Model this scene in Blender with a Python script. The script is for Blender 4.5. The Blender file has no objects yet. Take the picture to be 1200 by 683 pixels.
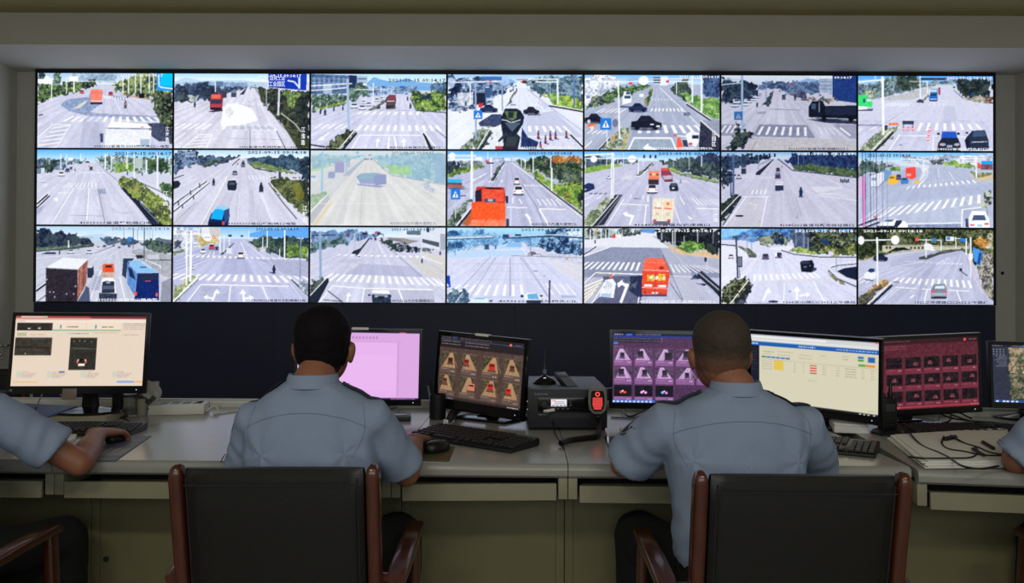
import bpy, bmesh, math, random
import numpy as np
from mathutils import Vector, Matrix, noise
from mathutils.bvhtree import BVHTree
R = math.radians
SC = bpy.context.scene
COL = SC.collection
# ------------------------------------------------------------------ camera, world, lights, exposure
F, HC, CX, CY = 880.0, 1.25, 600.0, 341.5
PITCH, ROLL = R(0.5), R(0.2)
cam = bpy.data.objects.new('camera', bpy.data.cameras.new('camera'))
COL.objects.link(cam)
cam.location = (0, 0, HC)
cam.rotation_mode = 'QUATERNION'
_fwd = Vector((0, math.cos(PITCH), math.sin(PITCH))); _r = Vector((1, 0, 0)); _u = _r.cross(_fwd)
_r2 = _r * math.cos(ROLL) + _u * math.sin(ROLL); _u2 = -_r * math.sin(ROLL) + _u * math.cos(ROLL)
cam.rotation_quaternion = Matrix((_r2, _u2, -_fwd)).transposed().to_quaternion()
cam.data.sensor_width = 36.0
cam.data.lens = 36.0 * F / 1200.0
cam.data.clip_start = 0.05
SC.camera = cam
w = bpy.data.worlds.new('world'); SC.world = w; w.use_nodes = True
w.node_tree.nodes['Background'].inputs[0].default_value = (0.75, 0.8, 0.85, 1)
w.node_tree.nodes['Background'].inputs[1].default_value = 0.05
SC.view_settings.view_transform = 'Standard'; SC.view_settings.look = 'None'
SC.view_settings.exposure = 0.0; SC.view_settings.gamma = 1.0; SC.view_settings.use_curve_mapping = False
def area(name, loc, size, power, col, rot=(0, 0, 0), sy=None):
    l = bpy.data.lights.new(name, 'AREA'); l.energy = power; l.color = col; l.size = size
    if sy: l.shape = 'RECTANGLE'; l.size_y = sy
    o = bpy.data.objects.new(name, l); o.location = loc; o.rotation_euler = rot; COL.objects.link(o)
    return o
PANEL_LIGHTS = [(-1.3, -0.9), (1.3, -0.9)]
for px_, py_ in PANEL_LIGHTS:                     # two unseen ceiling panels, added behind the camera to light the room
    area('added_panel_light', (px_, py_, 3.2), 1.2, 27, (1.0, 0.97, 0.88), sy=0.3)
area('rear_fill_light', (0.0, -2.40, 2.0), 5.0, 42, (0.88, 0.95, 1.0), rot=(R(94), 0, 0), sy=1.3)  # added soft fill from behind the camera; no window is built
def hit(px, py, axis, val):                       # where the view ray through a pixel meets the plane axis = val
    d = _r2 * ((px - CX) / F) + _u2 * ((CY - py) / F) + _fwd
    o = Vector((0, 0, HC)); return o + d * ((val - o[axis]) / d[axis])
DZ = 0.76                                         # height of the worktops
def desk(px, py, z=DZ): return hit(px, py, 2, z)
def at(px, py, y): return hit(px, py, 1, y)
# ------------------------------------------------------------------ materials
MAT = {}
def mat(name, col, rough=0.6, metal=0.0, var=0.06, scale=30.0, bump=0.0, coat=0.0, spec=0.5, col2=None, stretch=None, sheen=0.0):
    if name in MAT: return MAT[name]
    m = bpy.data.materials.new(name); m.use_nodes = True; nt = m.node_tree; b = nt.nodes['Principled BSDF']
    tc = nt.nodes.new('ShaderNodeTexCoord'); mp = nt.nodes.new('ShaderNodeMapping'); nz = nt.nodes.new('ShaderNodeTexNoise')
    nt.links.new(tc.outputs['Object'], mp.inputs[0]); nt.links.new(mp.outputs[0], nz.inputs['Vector'])
    if stretch: mp.inputs['Scale'].default_value = stretch
    nz.inputs['Scale'].default_value = scale; nz.inputs['Detail'].default_value = 4
    rp = nt.nodes.new('ShaderNodeMix'); rp.data_type = 'RGBA'
    c = Vector(lin(col)); c2 = Vector(lin(col2)) if col2 else c * (1 - var * 3)
    c1 = c if col2 else c * (1 + var * 3)
    rp.inputs[6].default_value = (*[min(1, x) for x in c1], 1); rp.inputs[7].default_value = (*[max(0, x) for x in c2], 1)
    nt.links.new(nz.outputs['Fac'], rp.inputs[0]); nt.links.new(rp.outputs[2], b.inputs['Base Color'])
    b.inputs['Roughness'].default_value = rough; b.inputs['Metallic'].default_value = metal
    b.inputs['Coat Weight'].default_value = coat; b.inputs['Coat Roughness'].default_value = 0.12
    b.inputs['Specular IOR Level'].default_value = spec
    if sheen: b.inputs['Sheen Weight'].default_value = sheen
    if bump:
        bp = nt.nodes.new('ShaderNodeBump'); bp.inputs['Strength'].default_value = bump; bp.inputs['Distance'].default_value = 0.002
        nt.links.new(nz.outputs['Fac'], bp.inputs['Height']); nt.links.new(bp.outputs[0], b.inputs['Normal'])
    MAT[name] = m
    return m
def lin(c):
    out = []
    for k in (16, 8, 0):
        v = ((c >> k) & 255) / 255.0
        out.append(v / 12.92 if v <= 0.04045 else ((v + 0.055) / 1.055) ** 2.4)
    return tuple(out)
def glow(name, col, strength=1.0):
    if name in MAT: return MAT[name]
    m = bpy.data.materials.new(name); m.use_nodes = True; b = m.node_tree.nodes['Principled BSDF']
    b.inputs['Base Color'].default_value = (0.01, 0.01, 0.01, 1); b.inputs['Roughness'].default_value = 0.4
    b.inputs['Emission Color'].default_value = (*lin(col), 1); b.inputs['Emission Strength'].default_value = strength
    MAT[name] = m
    return m
def screen_mat(name, strength, rough):
    m = bpy.data.materials.new(name); m.use_nodes = True; nt = m.node_tree; b = nt.nodes['Principled BSDF']
    a = nt.nodes.new('ShaderNodeAttribute'); a.attribute_name = 'pixels'
    nt.links.new(a.outputs['Color'], b.inputs['Emission Color']); b.inputs['Emission Strength'].default_value = strength
    b.inputs['Base Color'].default_value = (0.006, 0.006, 0.007, 1); b.inputs['Roughness'].default_value = rough
    b.inputs['Specular IOR Level'].default_value = 0.25
    MAT[name] = m
    return m
def glass_mat(name, col, rough=0.05):
    m = bpy.data.materials.new(name); m.use_nodes = True; b = m.node_tree.nodes['Principled BSDF']
    b.inputs['Base Color'].default_value = (*lin(col), 1); b.inputs['Transmission Weight'].default_value = 0.9
    b.inputs['Roughness'].default_value = rough; b.inputs['IOR'].default_value = 1.3
    MAT[name] = m
    return m
# ------------------------------------------------------------------ object helpers
def thing(name, label, cat, loc=(0, 0, 0), rotz=0.0, group=None):
    o = bpy.data.objects.new(name, None); COL.objects.link(o); o.empty_display_size = 0.1
    o.location = loc; o.rotation_euler = (0, 0, rotz)
    return tag(o, label, cat, group)
def tag(o, label, cat, group=None):
    o['label'] = label; o['category'] = cat
    if group: o['group'] = group
    return o
def obj(name, bm, m, parent=None, smooth=True, label=None, kind=None, loc=None):
    if isinstance(bm, bpy.types.Mesh): me = bm
    else:
        me = bpy.data.meshes.new(name); bmesh.ops.recalc_face_normals(bm, faces=bm.faces); bm.to_mesh(me); bm.free()
    me.materials.append(m)
    if smooth and len(me.polygons):
        me.polygons.foreach_set('use_smooth', [True] * len(me.polygons))
        try: me.set_sharp_from_angle(angle=R(38))
        except Exception: pass
    o = bpy.data.objects.new(name, me); COL.objects.link(o)
    if parent is not None: o.parent = parent
    if label: o['label'] = label
    if kind: o['kind'] = kind
    if loc is not None: o.location = loc
    return o
def NB(): return bmesh.new()
def spw(v, e): return v if e == 1.0 else math.copysign(abs(v) ** e, v)
def box(bm, x0, x1, y0, y1, z0, z1, bev=0.0, M=None, seg=2):
    vs = [bm.verts.new((x, y, z)) for x in (x0, x1) for y in (y0, y1) for z in (z0, z1)]
    fs = [bm.faces.new([vs[i] for i in q]) for q in ((0, 1, 3, 2), (4, 6, 7, 5), (0, 4, 5, 1), (2, 3, 7, 6), (0, 2, 6, 4), (1, 5, 7, 3))]
    new = vs
    if bev:
        es = list({e for f in fs for e in f.edges})
        r = bmesh.ops.bevel(bm, geom=es, offset=bev, segments=seg, affect='EDGES', profile=0.6)
        new = list({v for f in r['faces'] for v in f.verts} | {v for v in vs if v.is_valid})
    if M is not None: bmesh.ops.transform(bm, matrix=M, verts=new)
    return new
def tube(bm, pts, rad, seg=10, cap=True, flat=1.0, up=None, sq=1.0):
    pts = [Vector(p) for p in pts]; n = len(pts)
    if not hasattr(rad, '__len__'): rad = [rad] * n
    rings = []; ref = Vector(up) if up else Vector((0, 0, 1))
    for i, p in enumerate(pts):
        t = (pts[min(i + 1, n - 1)] - pts[max(i - 1, 0)]).normalized()
        a = ref - t * ref.dot(t)
        if a.length < 1e-3: a = Vector((1, 0, 0)) - t * t.x
        a.normalize(); b = t.cross(a)
        if not up: ref = a
        rr = rad[i] if hasattr(rad[i], '__len__') else (rad[i] * flat, rad[i])
        rings.append([bm.verts.new(p + a * (spw(math.cos(2 * math.pi * (k + .5) / seg), sq) * rr[0]) + b * (spw(math.sin(2 * math.pi * (k + .5) / seg), sq) * rr[1])) for k in range(seg)])
    for i in range(n - 1):
        for k in range(seg):
            bm.faces.new((rings[i][k], rings[i][(k + 1) % seg], rings[i + 1][(k + 1) % seg], rings[i + 1][k]))
    if cap:
        for ring, p0, p1, ii in ((rings[0], pts[0], pts[1], 0), (rings[-1], pts[-1], pts[-2], -1)):
            bm.faces.new(ring)
    return rings
def rtube(bm, pts, rad, seg=12, up=None, sq=1.0):          # tube with rounded ends
    pts = [Vector(p) for p in pts]
    if not hasattr(rad, '__len__'): rad = [rad] * len(pts)
    g = lambda q: (q[0] + q[1]) / 2 if hasattr(q, '__len__') else q
    sc = lambda q, s: tuple(x * s for x in q) if hasattr(q, '__len__') else q * s
    d0 = (pts[0] - pts[1]).normalized(); d1 = (pts[-1] - pts[-2]).normalized()
    P, Q = [], []
    for a in (.95, .8, .5): P.append(pts[0] + d0 * g(rad[0]) * a); Q.append(sc(rad[0], math.sqrt(1 - a * a)))
    P += pts; Q += list(rad)
    for a in (.5, .8, .95): P.append(pts[-1] + d1 * g(rad[-1]) * a); Q.append(sc(rad[-1], math.sqrt(1 - a * a)))
    return tube(bm, P, Q, seg, up=up, sq=sq)
def loft(bm, secs, seg=28, pw=2.4):                # horizontal super-elliptic rings (cx, cy, cz, rx, ry)
    rings = []
    for s in secs:
        cx, cy, cz, rx, ry = s[:5]; tl = s[5] if len(s) > 5 else 0.0
        ring = []
        for k in range(seg):
            a = 2 * math.pi * k / seg; c, q = math.cos(a), math.sin(a)
            x = math.copysign(abs(c) ** (2 / pw), c) * rx; y = math.copysign(abs(q) ** (2 / pw), q) * ry
            ring.append(bm.verts.new((cx + x, cy + y, cz + tl * y)))
        rings.append(ring)
    for i in range(len(rings) - 1):
        for k in range(seg):
            bm.faces.new((rings[i][k], rings[i][(k + 1) % seg], rings[i + 1][(k + 1) % seg], rings[i + 1][k]))
    bm.faces.new(rings[0]); bm.faces.new(rings[-1])
    return rings
def ball(bm, c, r, seg=16, M=None):
    rr = r if hasattr(r, '__len__') else (r, r, r)
    q = bmesh.ops.create_uvsphere(bm, u_segments=seg, v_segments=max(6, seg * 2 // 3), radius=1.0)
    T = Matrix.Translation(Vector(c)) @ (M if M is not None else Matrix()) @ Matrix.Diagonal((*rr, 1))
    bmesh.ops.transform(bm, matrix=T, verts=q['verts'])
    return q['verts']
def lathe(bm, prof, seg=24, c=(0, 0, 0)):          # profile of (radius, height) turned about z
    rings = [[bm.verts.new((c[0] + r * math.cos(2 * math.pi * k / seg), c[1] + r * math.sin(2 * math.pi * k / seg), c[2] + z)) for k in range(seg)] for r, z in prof]
    for i in range(len(rings) - 1):
        for k in range(seg):
            bm.faces.new((rings[i][k], rings[i][(k + 1) % seg], rings[i + 1][(k + 1) % seg], rings[i + 1][k]))
    bm.faces.new(rings[0]); bm.faces.new(rings[-1])
def prism(bm, pts, z0, z1, bev=0.0, M=None):        # flat outline (x, y) raised between z0 and z1
    a = [bm.verts.new((p[0], p[1], z0)) for p in pts]; b = [bm.verts.new((p[0], p[1], z1)) for p in pts]
    n = len(pts); fs = [bm.faces.new(a), bm.faces.new(b)]
    for i in range(n): fs.append(bm.faces.new((a[i], a[(i + 1) % n], b[(i + 1) % n], b[i])))
    vs = a + b
    if bev:
        r = bmesh.ops.bevel(bm, geom=list(fs[1].edges) + list(fs[0].edges), offset=bev, segments=2, affect='EDGES')
        vs = list({v for f in r['faces'] for v in f.verts} | {v for v in vs if v.is_valid})
    if M is not None: bmesh.ops.transform(bm, matrix=M, verts=vs)
def smooth_path(pts, n=6):                          # Catmull-Rom through the points
    P = [Vector(p) for p in pts]; P = [P[0] * 2 - P[1]] + P + [P[-1] * 2 - P[-2]]; out = []
    for i in range(1, len(P) - 2):
        for k in range(n):
            t = k / n; a, b, c, d = P[i - 1:i + 3]
            out.append(0.5 * (2 * b + (c - a) * t + (2 * a - 5 * b + 4 * c - d) * t * t + (3 * b - a - 3 * c + d) * t ** 3))
    out.append(P[-2]); return out
def cable(name, pts, r, m, parent=None, label=None, cat=None, group=None, n=6):
    bm = NB(); tube(bm, smooth_path(pts, n), r, 6); o = obj(name, bm, m, parent)
    if parent is None: tag(o, label, cat or 'cable', group)
    return o
def struct(name, bm, m, parent=None):
    o = obj(name, bm, m, parent, smooth=False); o['kind'] = 'structure'; return o
_tx = {}
def text_geo(s):
    if s not in _tx:
        c = bpy.data.curves.new('lettering', 'FONT'); c.body = s; c.resolution_u = 1; c.offset = 0.018
        o = bpy.data.objects.new('lettering', c); COL.objects.link(o); bpy.context.view_layer.update()
        me = bpy.data.meshes.new_from_object(o.evaluated_get(bpy.context.evaluated_depsgraph_get()))
        v = np.array([x.co for x in me.vertices])[:, :2]; f = [tuple(p.vertices) for p in me.polygons]
        bpy.data.objects.remove(o); bpy.data.curves.remove(c); bpy.data.meshes.remove(me)
        v = (v - v.min(0)) / np.maximum(v.max(0) - v.min(0), 1e-6); _tx[s] = (v, f)
    return _tx[s]
def lettering(name, s, x0, x1, z0, z1, y, m, parent, M=None, stretch=True):  # flat letters on a plane facing -y
    v, f = text_geo(s); me = bpy.data.meshes.new(name)
    co = [Vector((x0 + a * (x1 - x0), y, z0 + b * (z1 - z0))) for a, b in v]
    if M is not None: co = [M @ c for c in co]
    me.from_pydata(co, [], f); me.update()
    return obj(name, me, m, parent, smooth=False)
def pixel_screen(name, img, w, h, m, parent, y=0.0, M=None):   # grid of coloured pixels facing -y, centred on x/z = 0
    H, W = img.shape[:2]
    xs = (np.arange(W) / (W - 1) - .5) * w; zs = (.5 - np.arange(H) / (H - 1)) * h
    co = np.zeros((H, W, 3), np.float32); co[..., 0] = xs[None]; co[..., 1] = y; co[..., 2] = zs[:, None]
    if M is not None:
        A = np.array(M); co = co @ A[:3, :3].T.astype(np.float32) + A[:3, 3].astype(np.float32)
    me = bpy.data.meshes.new(name); i = np.arange(H * W, dtype=np.int32).reshape(H, W)
    q = np.stack([i[1:, :-1], i[1:, 1:], i[:-1, 1:], i[:-1, :-1]], -1).reshape(-1)
    me.vertices.add(H * W); me.vertices.foreach_set('co', co.reshape(-1).astype(np.float32))
    n = len(q) // 4; me.loops.add(len(q)); me.loops.foreach_set('vertex_index', q)
    me.polygons.add(n); me.polygons.foreach_set('loop_start', np.arange(0, n * 4, 4, dtype=np.int32))
    me.update(calc_edges=True)
    at_ = me.color_attributes.new('pixels', 'BYTE_COLOR', 'POINT')
    rgba = np.ones((H * W, 4), np.float32); rgba[:, :3] = img.reshape(-1, 3)
    at_.data.foreach_set('color_srgb', rgba.reshape(-1))
    return obj(name, me, m, parent, smooth=False)
def voxel(bm, size, it=4, fac=0.5, name='tmp'):     # fuse overlapping closed shapes into one continuous skin
    bmesh.ops.recalc_face_normals(bm, faces=bm.faces)
    me = bpy.data.meshes.new(name); bm.to_mesh(me); bm.free(); o = bpy.data.objects.new(name, me); COL.objects.link(o)
    r = o.modifiers.new('r', 'REMESH'); r.mode = 'VOXEL'; r.voxel_size = size
    s = o.modifiers.new('s', 'SMOOTH'); s.iterations = it; s.factor = fac
    bpy.context.view_layer.update()
    out = bpy.data.meshes.new_from_object(o.evaluated_get(bpy.context.evaluated_depsgraph_get()))
    bpy.data.objects.remove(o); bpy.data.meshes.remove(me); out.name = name
    return out
# ------------------------------------------------------------------ materials in use
m_wall = mat('wall_paint', 0xd0cec4, 0.85, var=.02, scale=6, bump=.15)
m_soffit = mat('soffit_paint', 0xd2d0cc, 0.8, var=.015, scale=5, bump=.1)
m_beam = mat('beam_paint', 0xd4d0c4, 0.8, var=.015, scale=5, bump=.1)
m_ceil = mat('ceiling_board', 0xb0a678, 0.8, var=.03, scale=8, bump=.2)
m_floor = mat('floor_tile', 0x8a8678, 0.35, var=.04, scale=3)
m_base = mat('skirting', 0x5a5850, 0.6)
m_desk = mat('worktop_laminate', 0x999891, 0.22, var=.02, scale=14, bump=.02, spec=.6)
m_desk2 = mat('console_steel', 0x8c8870, 0.45, var=.03, scale=20, bump=.05)
m_desk3 = mat('console_panel', 0x6c6749, 0.55, var=.04, scale=9, bump=.05)
m_dark = mat('black_recess', 0x18181a, 0.8)
m_alu = mat('brushed_aluminium', 0xe0e0dc, 0.4, 0.4, var=.03, scale=60)
m_plinth = mat('navy_black_panel', 0x232947, 0.55, var=.08, scale=4, bump=.05)
m_frame = mat('video_wall_frame', 0x0c0e1c, 0.4, var=.05)
m_blk = mat('black_plastic', 0x101013, 0.42, var=.08, scale=80, bump=.05)
m_blk2 = mat('glossy_black_plastic', 0x101013, 0.15, var=.05, scale=80)
m_key = mat('key_plastic', 0x19191d, 0.5, var=.08, scale=120)
m_keyl = mat('key_legend', 0x6e6e78, 0.6)
m_chrome = mat('chrome', 0xd8d8dc, 0.15, 1.0, var=.01)
m_white = mat('white_plastic', 0xd8d5ca, 0.4, var=.02, scale=40)
m_paper = mat('paper', 0xe8e6e0, 0.8, var=.03, scale=25, bump=.15)
# ------------------------------------------------------------------ the room
WY = 5.98; XL, XR = -3.955, 4.01; ZS, ZC, YB = 3.042, 3.270, 5.330; YK = -2.6
def slab(x0, x1, y0, y1, z0, z1):
    bm = NB(); box(bm, x0, x1, y0, y1, z0, z1); return bm
struct('floor', slab(XL - .1, XR + .1, YK - .1, WY + .1, -0.1, 0.0), m_floor)
struct('wall_back', slab(XL - .1, XR + .1, WY, WY + .1, 0.0, ZC + .1), m_wall)
struct('wall_left', slab(XL - .1, XL, YK, WY, 0.0, ZC + .1), m_wall)
struct('wall_right', slab(XR, XR + .1, YK, WY, 0.0, ZC + .1), m_wall)
struct('wall_front', slab(XL - .1, XR + .1, YK - .1, YK, 0.0, ZC + .1), m_wall)
struct('ceiling', slab(XL, XR, YK, YB, ZC, ZC + .1), m_ceil)
bm = NB(); vs = [bm.verts.new(p) for p in ((XL, YB, ZS), (XR, YB, ZS), (XR, WY, ZS), (XL, WY, ZS))]; bm.faces.new(vs)
vs = [bm.verts.new(p) for p in ((XL, YB, ZC), (XR, YB, ZC), (XR, WY, ZC), (XL, WY, ZC))]; bm.faces.new(vs)
bm.free()
struct('trim_1', slab(XL, XR, YB + .012, WY, ZS, ZC + .1), m_soffit)       # dropped soffit over the video wall
struct('trim_2', slab(XL, XR, YB, YB + .012, ZS, ZC), m_beam)              # its face board
struct('baseboard_left', slab(XL, XL + .012, YK, WY - .012, 0, .1), m_base)
struct('baseboard_right', slab(XR - .012, XR, YK, WY - .012, 0, .1), m_base)
for px_, py_ in PANEL_LIGHTS:  # unseen fixtures modelled around the added panel lights
    side = 'left' if px_ < 0 else 'right'
    t = thing('added_ceiling_light', 'added white ceiling light panel on the %s, unseen behind the camera' % side, 'ceiling light', (px_, py_, 3.215), group=None)
    bm = NB()
    for a, b, c, d in ((-.64, .64, -.19, -.16), (-.64, .64, .16, .19), (-.64, -.61, -.16, .16), (.61, .64, -.16, .16)): box(bm, a, b, c, d, 0, .075, .004)
    obj('frame', bm, m_alu, t); bm = NB(); box(bm, -.61, .61, -.16, .16, .02, .07); obj('diffuser', bm, glow('light_diffuser', 0xfff8e8, 1.2), t)
# chrome lever on the left wall near the corner
t = thing('door_handle', 'chrome lever handle on the left wall beside the leftmost monitor', 'door handle', (XL, 5.80, .850))
bm = NB(); box(bm, 0, .008, -.03, .03, -.09, .09, .003); obj('backplate', bm, m_chrome, t)
bm = NB(); tube(bm, [(0.008, 0, .02), (.05, 0, .02)], .011, 12); rtube(bm, [(.05, 0, .02), (.055, .03, .02), (.055, .12, .018)], .011, 12); obj('lever', bm, m_chrome, t)
bm = NB(); ball(bm, (.012, 0, -.05), (.012, .014, .014), 12); obj('keyhole', bm, m_chrome, t)
p = at(1174.5, 320, WY)
bm = NB(); lathe(bm, [(0.0005, .0), (.012, .0), (.014, .004), (.010, .007), (.0005, .008)], 14)
bmesh.ops.rotate(bm, verts=bm.verts, cent=(0, 0, 0), matrix=Matrix.Rotation(R(90), 3, 'X'))
tag(obj('wall_screw', bm, m_dark, loc=(p.x, WY, p.z)), 'small black screw head in the grey wall strip right of the video wall', 'screw')
# ------------------------------------------------------------------ video wall
VX0, VX1, VZ0, VZ1, VY = -3.748, 3.790, 1.204, 3.0165, 5.90
PW, PH = (VX1 - VX0) / 7, (VZ1 - VZ0) / 3
# ------------------------------------------------------------------ screen pictures
# Every lit screen is a fine grid of pixels (one mesh vertex each) whose colours are drawn by
# the small painter below: a display really is a flat grid of coloured lights.
def hexc(c):
    return np.array([(c >> 16) & 255, (c >> 8) & 255, c & 255], float) / 255.0
class Painter:
    def __init__(s, rect, W=208, H=117, seed=1, ss=2, base=0xc4c5da):
        s.r = rect; s.W = W; s.H = H; s.ss = ss
        s.w = W * ss; s.h = H * ss
        s.b = np.empty((s.h, s.w, 3)); s.b[:] = hexc(base)
        s.rng = np.random.RandomState(seed)
        x0, y0, x1, y1 = rect
        s.kx = s.w / (x1 - x0); s.ky = s.h / (y1 - y0)
        s.N = [s.noise(k) for k in (3, 7, 18, 45)]
    def noise(s, cell):
        gh = int(s.h / cell) + 3; gw = int(s.w / cell) + 3
        g = s.rng.rand(gh, gw)
        yy = np.arange(s.h) / cell; xx = np.arange(s.w) / cell
        iy = yy.astype(int); ix = xx.astype(int)
        fy = (yy - iy)[:, None]; fx = (xx - ix)[None]
        fy = fy * fy * (3 - 2 * fy); fx = fx * fx * (3 - 2 * fx)
        a = g[iy][:, ix]; b = g[iy][:, ix + 1]; c = g[iy + 1][:, ix]; d = g[iy + 1][:, ix + 1]
        return (a * (1 - fx) + b * fx) * (1 - fy) + (c * (1 - fx) + d * fx) * fy - 0.5
    def T(s, pts):
        p = np.array(pts, float).reshape(-1, 2)
        return np.stack([(p[:, 0] - s.r[0]) * s.kx, (p[:, 1] - s.r[1]) * s.ky], 1)
    def mask(s, p, warp=0.0, pad=0):
        x0 = max(0, int(p[:, 0].min() - pad)); x1 = min(s.w, int(p[:, 0].max() + pad) + 2)
        y0 = max(0, int(p[:, 1].min() - pad)); y1 = min(s.h, int(p[:, 1].max() + pad) + 2)
        if x1 <= x0 or y1 <= y0: return None
        X, Y = np.meshgrid(np.arange(x0, x1) + .5, np.arange(y0, y1) + .5)
        if warp:
            X = X + warp * (s.N[1][y0:y1, x0:x1] + .8 * s.N[2][y0:y1, x0:x1]) * 2
            Y = Y + warp * (np.roll(s.N[1], 31, 1)[y0:y1, x0:x1] + .8 * np.roll(s.N[2], 77, 1)[y0:y1, x0:x1]) * 2
        m = np.zeros(X.shape, bool); n = len(p)
        for i in range(n):
            ax, ay = p[i]; bx, by = p[(i + 1) % n]
            if ay == by: continue
            c = ((Y >= min(ay, by)) & (Y < max(ay, by))) & (X < ax + (Y - ay) * (bx - ax) / (by - ay))
            m ^= c
        return (slice(y0, y1), slice(x0, x1)), m
    def put(s, r, col, a=1.0, tex=None):
        if r is None: return
        sl, m = r
        c = hexc(col) if isinstance(col, int) else col
        v = s.b[sl]
        t = np.broadcast_to(c, v.shape) if tex is None else np.clip(c + tex[sl][..., None], 0, 1)
        v[m] = v[m] * (1 - a) + t[m] * a
    def p(s, col, *pts, n=0, a=1.0, w=0):              # polygon
        tex = None if not n else n * (s.N[0] + s.N[1])
        s.put(s.mask(s.T(pts), w, w * 2), col, a, tex)
    def g(s, c1, c2, y0, y1):                          # vertical gradient across the screen
        a = int(max(0, (y0 - s.r[1]) * s.ky)); b = int(min(s.h, (y1 - s.r[1]) * s.ky))
        t = np.linspace(0, 1, max(1, b - a))[:, None, None]
        s.b[a:b] = hexc(c1) * (1 - t) + hexc(c2) * t
    def f(s, c1, c2, *pts, w=5, k=1.0, c3=None):       # foliage: ragged polygon mottled between two colours
        r = s.mask(s.T(pts), w, w * 2)
        if r is None: return
        sl, m = r
        n = (s.N[0] * .9 + s.N[1] * .9 + s.N[2] * .8)[sl] * k
        t = np.clip(.5 + n * 1.2, 0, 1)[..., None]
        col = hexc(c1) * (1 - t) + hexc(c2) * t
        if c3 is not None:
            q = np.clip(np.roll(s.N[1], 50, 0)[sl] * 4 - .9, 0, 1)[..., None]
            col = col * (1 - q) + hexc(c3) * q
        s.b[sl][m] = col[m]
    def l(s, col, wd, *pts, a=1.0):                    # polyline, width in the same units
        q = s.T(pts); hw = max(.7, wd * s.kx / 2)
        for i in range(len(q) - 1):
            d = q[i + 1] - q[i]; L = np.hypot(*d)
            if L == 0: continue
            n = np.array([-d[1], d[0]]) / L * hw
            s.put(s.mask(np.array([q[i] + n, q[i + 1] + n, q[i + 1] - n, q[i] - n])), col, a)
    def e(s, col, cx, cy, rx, ry, a=1.0):
        t = np.linspace(0, 2 * math.pi, 20)[:-1]
        s.put(s.mask(s.T(np.stack([cx + rx * np.cos(t), cy + ry * np.sin(t)], 1))), col, a)
    def r4(s, col, x0, y0, x1, y1, n=0, a=1.0):
        s.p(col, x0, y0, x1, y0, x1, y1, x0, y1, n=n, a=a)
    def z(s, n, far, near, col=0xf2f3ff, duty=.5, a=1.0):   # zebra crossing between a far edge and a near edge
        A = np.array(far[:2]); B = np.array(far[2:]); D = np.array(near[:2]); C = np.array(near[2:])
        for i in range(n):
            t0 = i / n; t1 = (i + duty) / n
            s.p(col, *(A + (B - A) * t0), *(A + (B - A) * t1), *(D + (C - D) * t1), *(D + (C - D) * t0), a=a)
    def d(s, col, w0, w1, p, q, n, duty=.5, a=1.0):    # dashed line that widens towards q
        p = np.array(p, float); q = np.array(q, float)
        for i in range(n):
            u = (i / n) ** 1.6; v = ((i + duty) / n) ** 1.6
            s.l(col, w0 + (w1 - w0) * u, *(p + (q - p) * u), *(p + (q - p) * v), a=a)
    def road(s, vx, vy, y0, amp=.035, k=5):            # faint lengthwise wear running to the vanishing point
        Y, X = np.mgrid[0:s.h, 0:s.w]
        v = s.T([vx, vy])[0]
        an = (X - v[0]) / np.maximum(Y - v[1] + 6, 4)
        t = np.sin(an * k * 3.1) * .6 + np.sin(an * k * 7.7 + 1.3) * .4
        m = (Y > (y0 - s.r[1]) * s.ky)[..., None]
        s.b = s.b + m * ((t * amp) + s.N[3] * amp * 1.5 + s.N[1] * amp)[..., None]
    def car(s, col, cx, cy, w, h=None, win=0x2a3048, front=False, sh=True):   # cx, cy = middle of its foot
        h = h or w * .75
        if sh: s.e(0x3a3c58, cx, cy, w * .6, h * .16, a=.7)
        s.p(col, cx - w * .36, cy - h, cx + w * .36, cy - h, cx + w * .5, cy - h * .5, cx + w * .5, cy - h * .08, cx - w * .5, cy - h * .08, cx - w * .5, cy - h * .5)
        s.p(win, cx - w * .32, cy - h * .93, cx + w * .32, cy - h * .93, cx + w * .4, cy - h * .55, cx - w * .4, cy - h * .55)
        s.r4(0xe05058 if not front else 0xf0f4ff, cx - w * .47, cy - h * .42, cx - w * .3, cy - h * .26)
        s.r4(0xe05058 if not front else 0xf0f4ff, cx + w * .3, cy - h * .42, cx + w * .47, cy - h * .26)
        s.r4(0x20243a, cx - w * .46, cy - h * .1, cx - w * .28, cy + h * .03); s.r4(0x20243a, cx + w * .28, cy - h * .1, cx + w * .46, cy + h * .03)
    def side(s, col, x0, x1, y, h, win=0x182038):      # a car seen from the side
        w = x1 - x0
        s.e(0x30344e, (x0 + x1) / 2, y, w * .52, h * .14, a=.7)
        s.p(col, x0, y - h * .1, x0 + w * .02, y - h * .55, x0 + w * .2, y - h * .62, x0 + w * .33, y - h, x0 + w * .62, y - h, x0 + w * .8, y - h * .6, x1, y - h * .45, x1, y - h * .1)
        s.p(win, x0 + w * .25, y - h * .62, x0 + w * .35, y - h * .92, x0 + w * .6, y - h * .92, x0 + w * .73, y - h * .6)
        s.e(0x101422, x0 + w * .2, y - h * .1, w * .09, h * .17); s.e(0x101422, x0 + w * .8, y - h * .1, w * .09, h * .17)
    def bike(s, cx, cy, h, col=0x28304c):              # rider on a motorcycle
        s.e(0x50546e, cx, cy, h * .3, h * .08, a=.7)
        s.p(col, cx - h * .14, cy, cx - h * .2, cy - h * .55, cx - h * .1, cy - h * .8, cx + h * .12, cy - h * .8, cx + h * .2, cy - h * .5, cx + h * .12, cy)
        s.e(col, cx, cy - h * .88, h * .1, h * .12)
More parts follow.
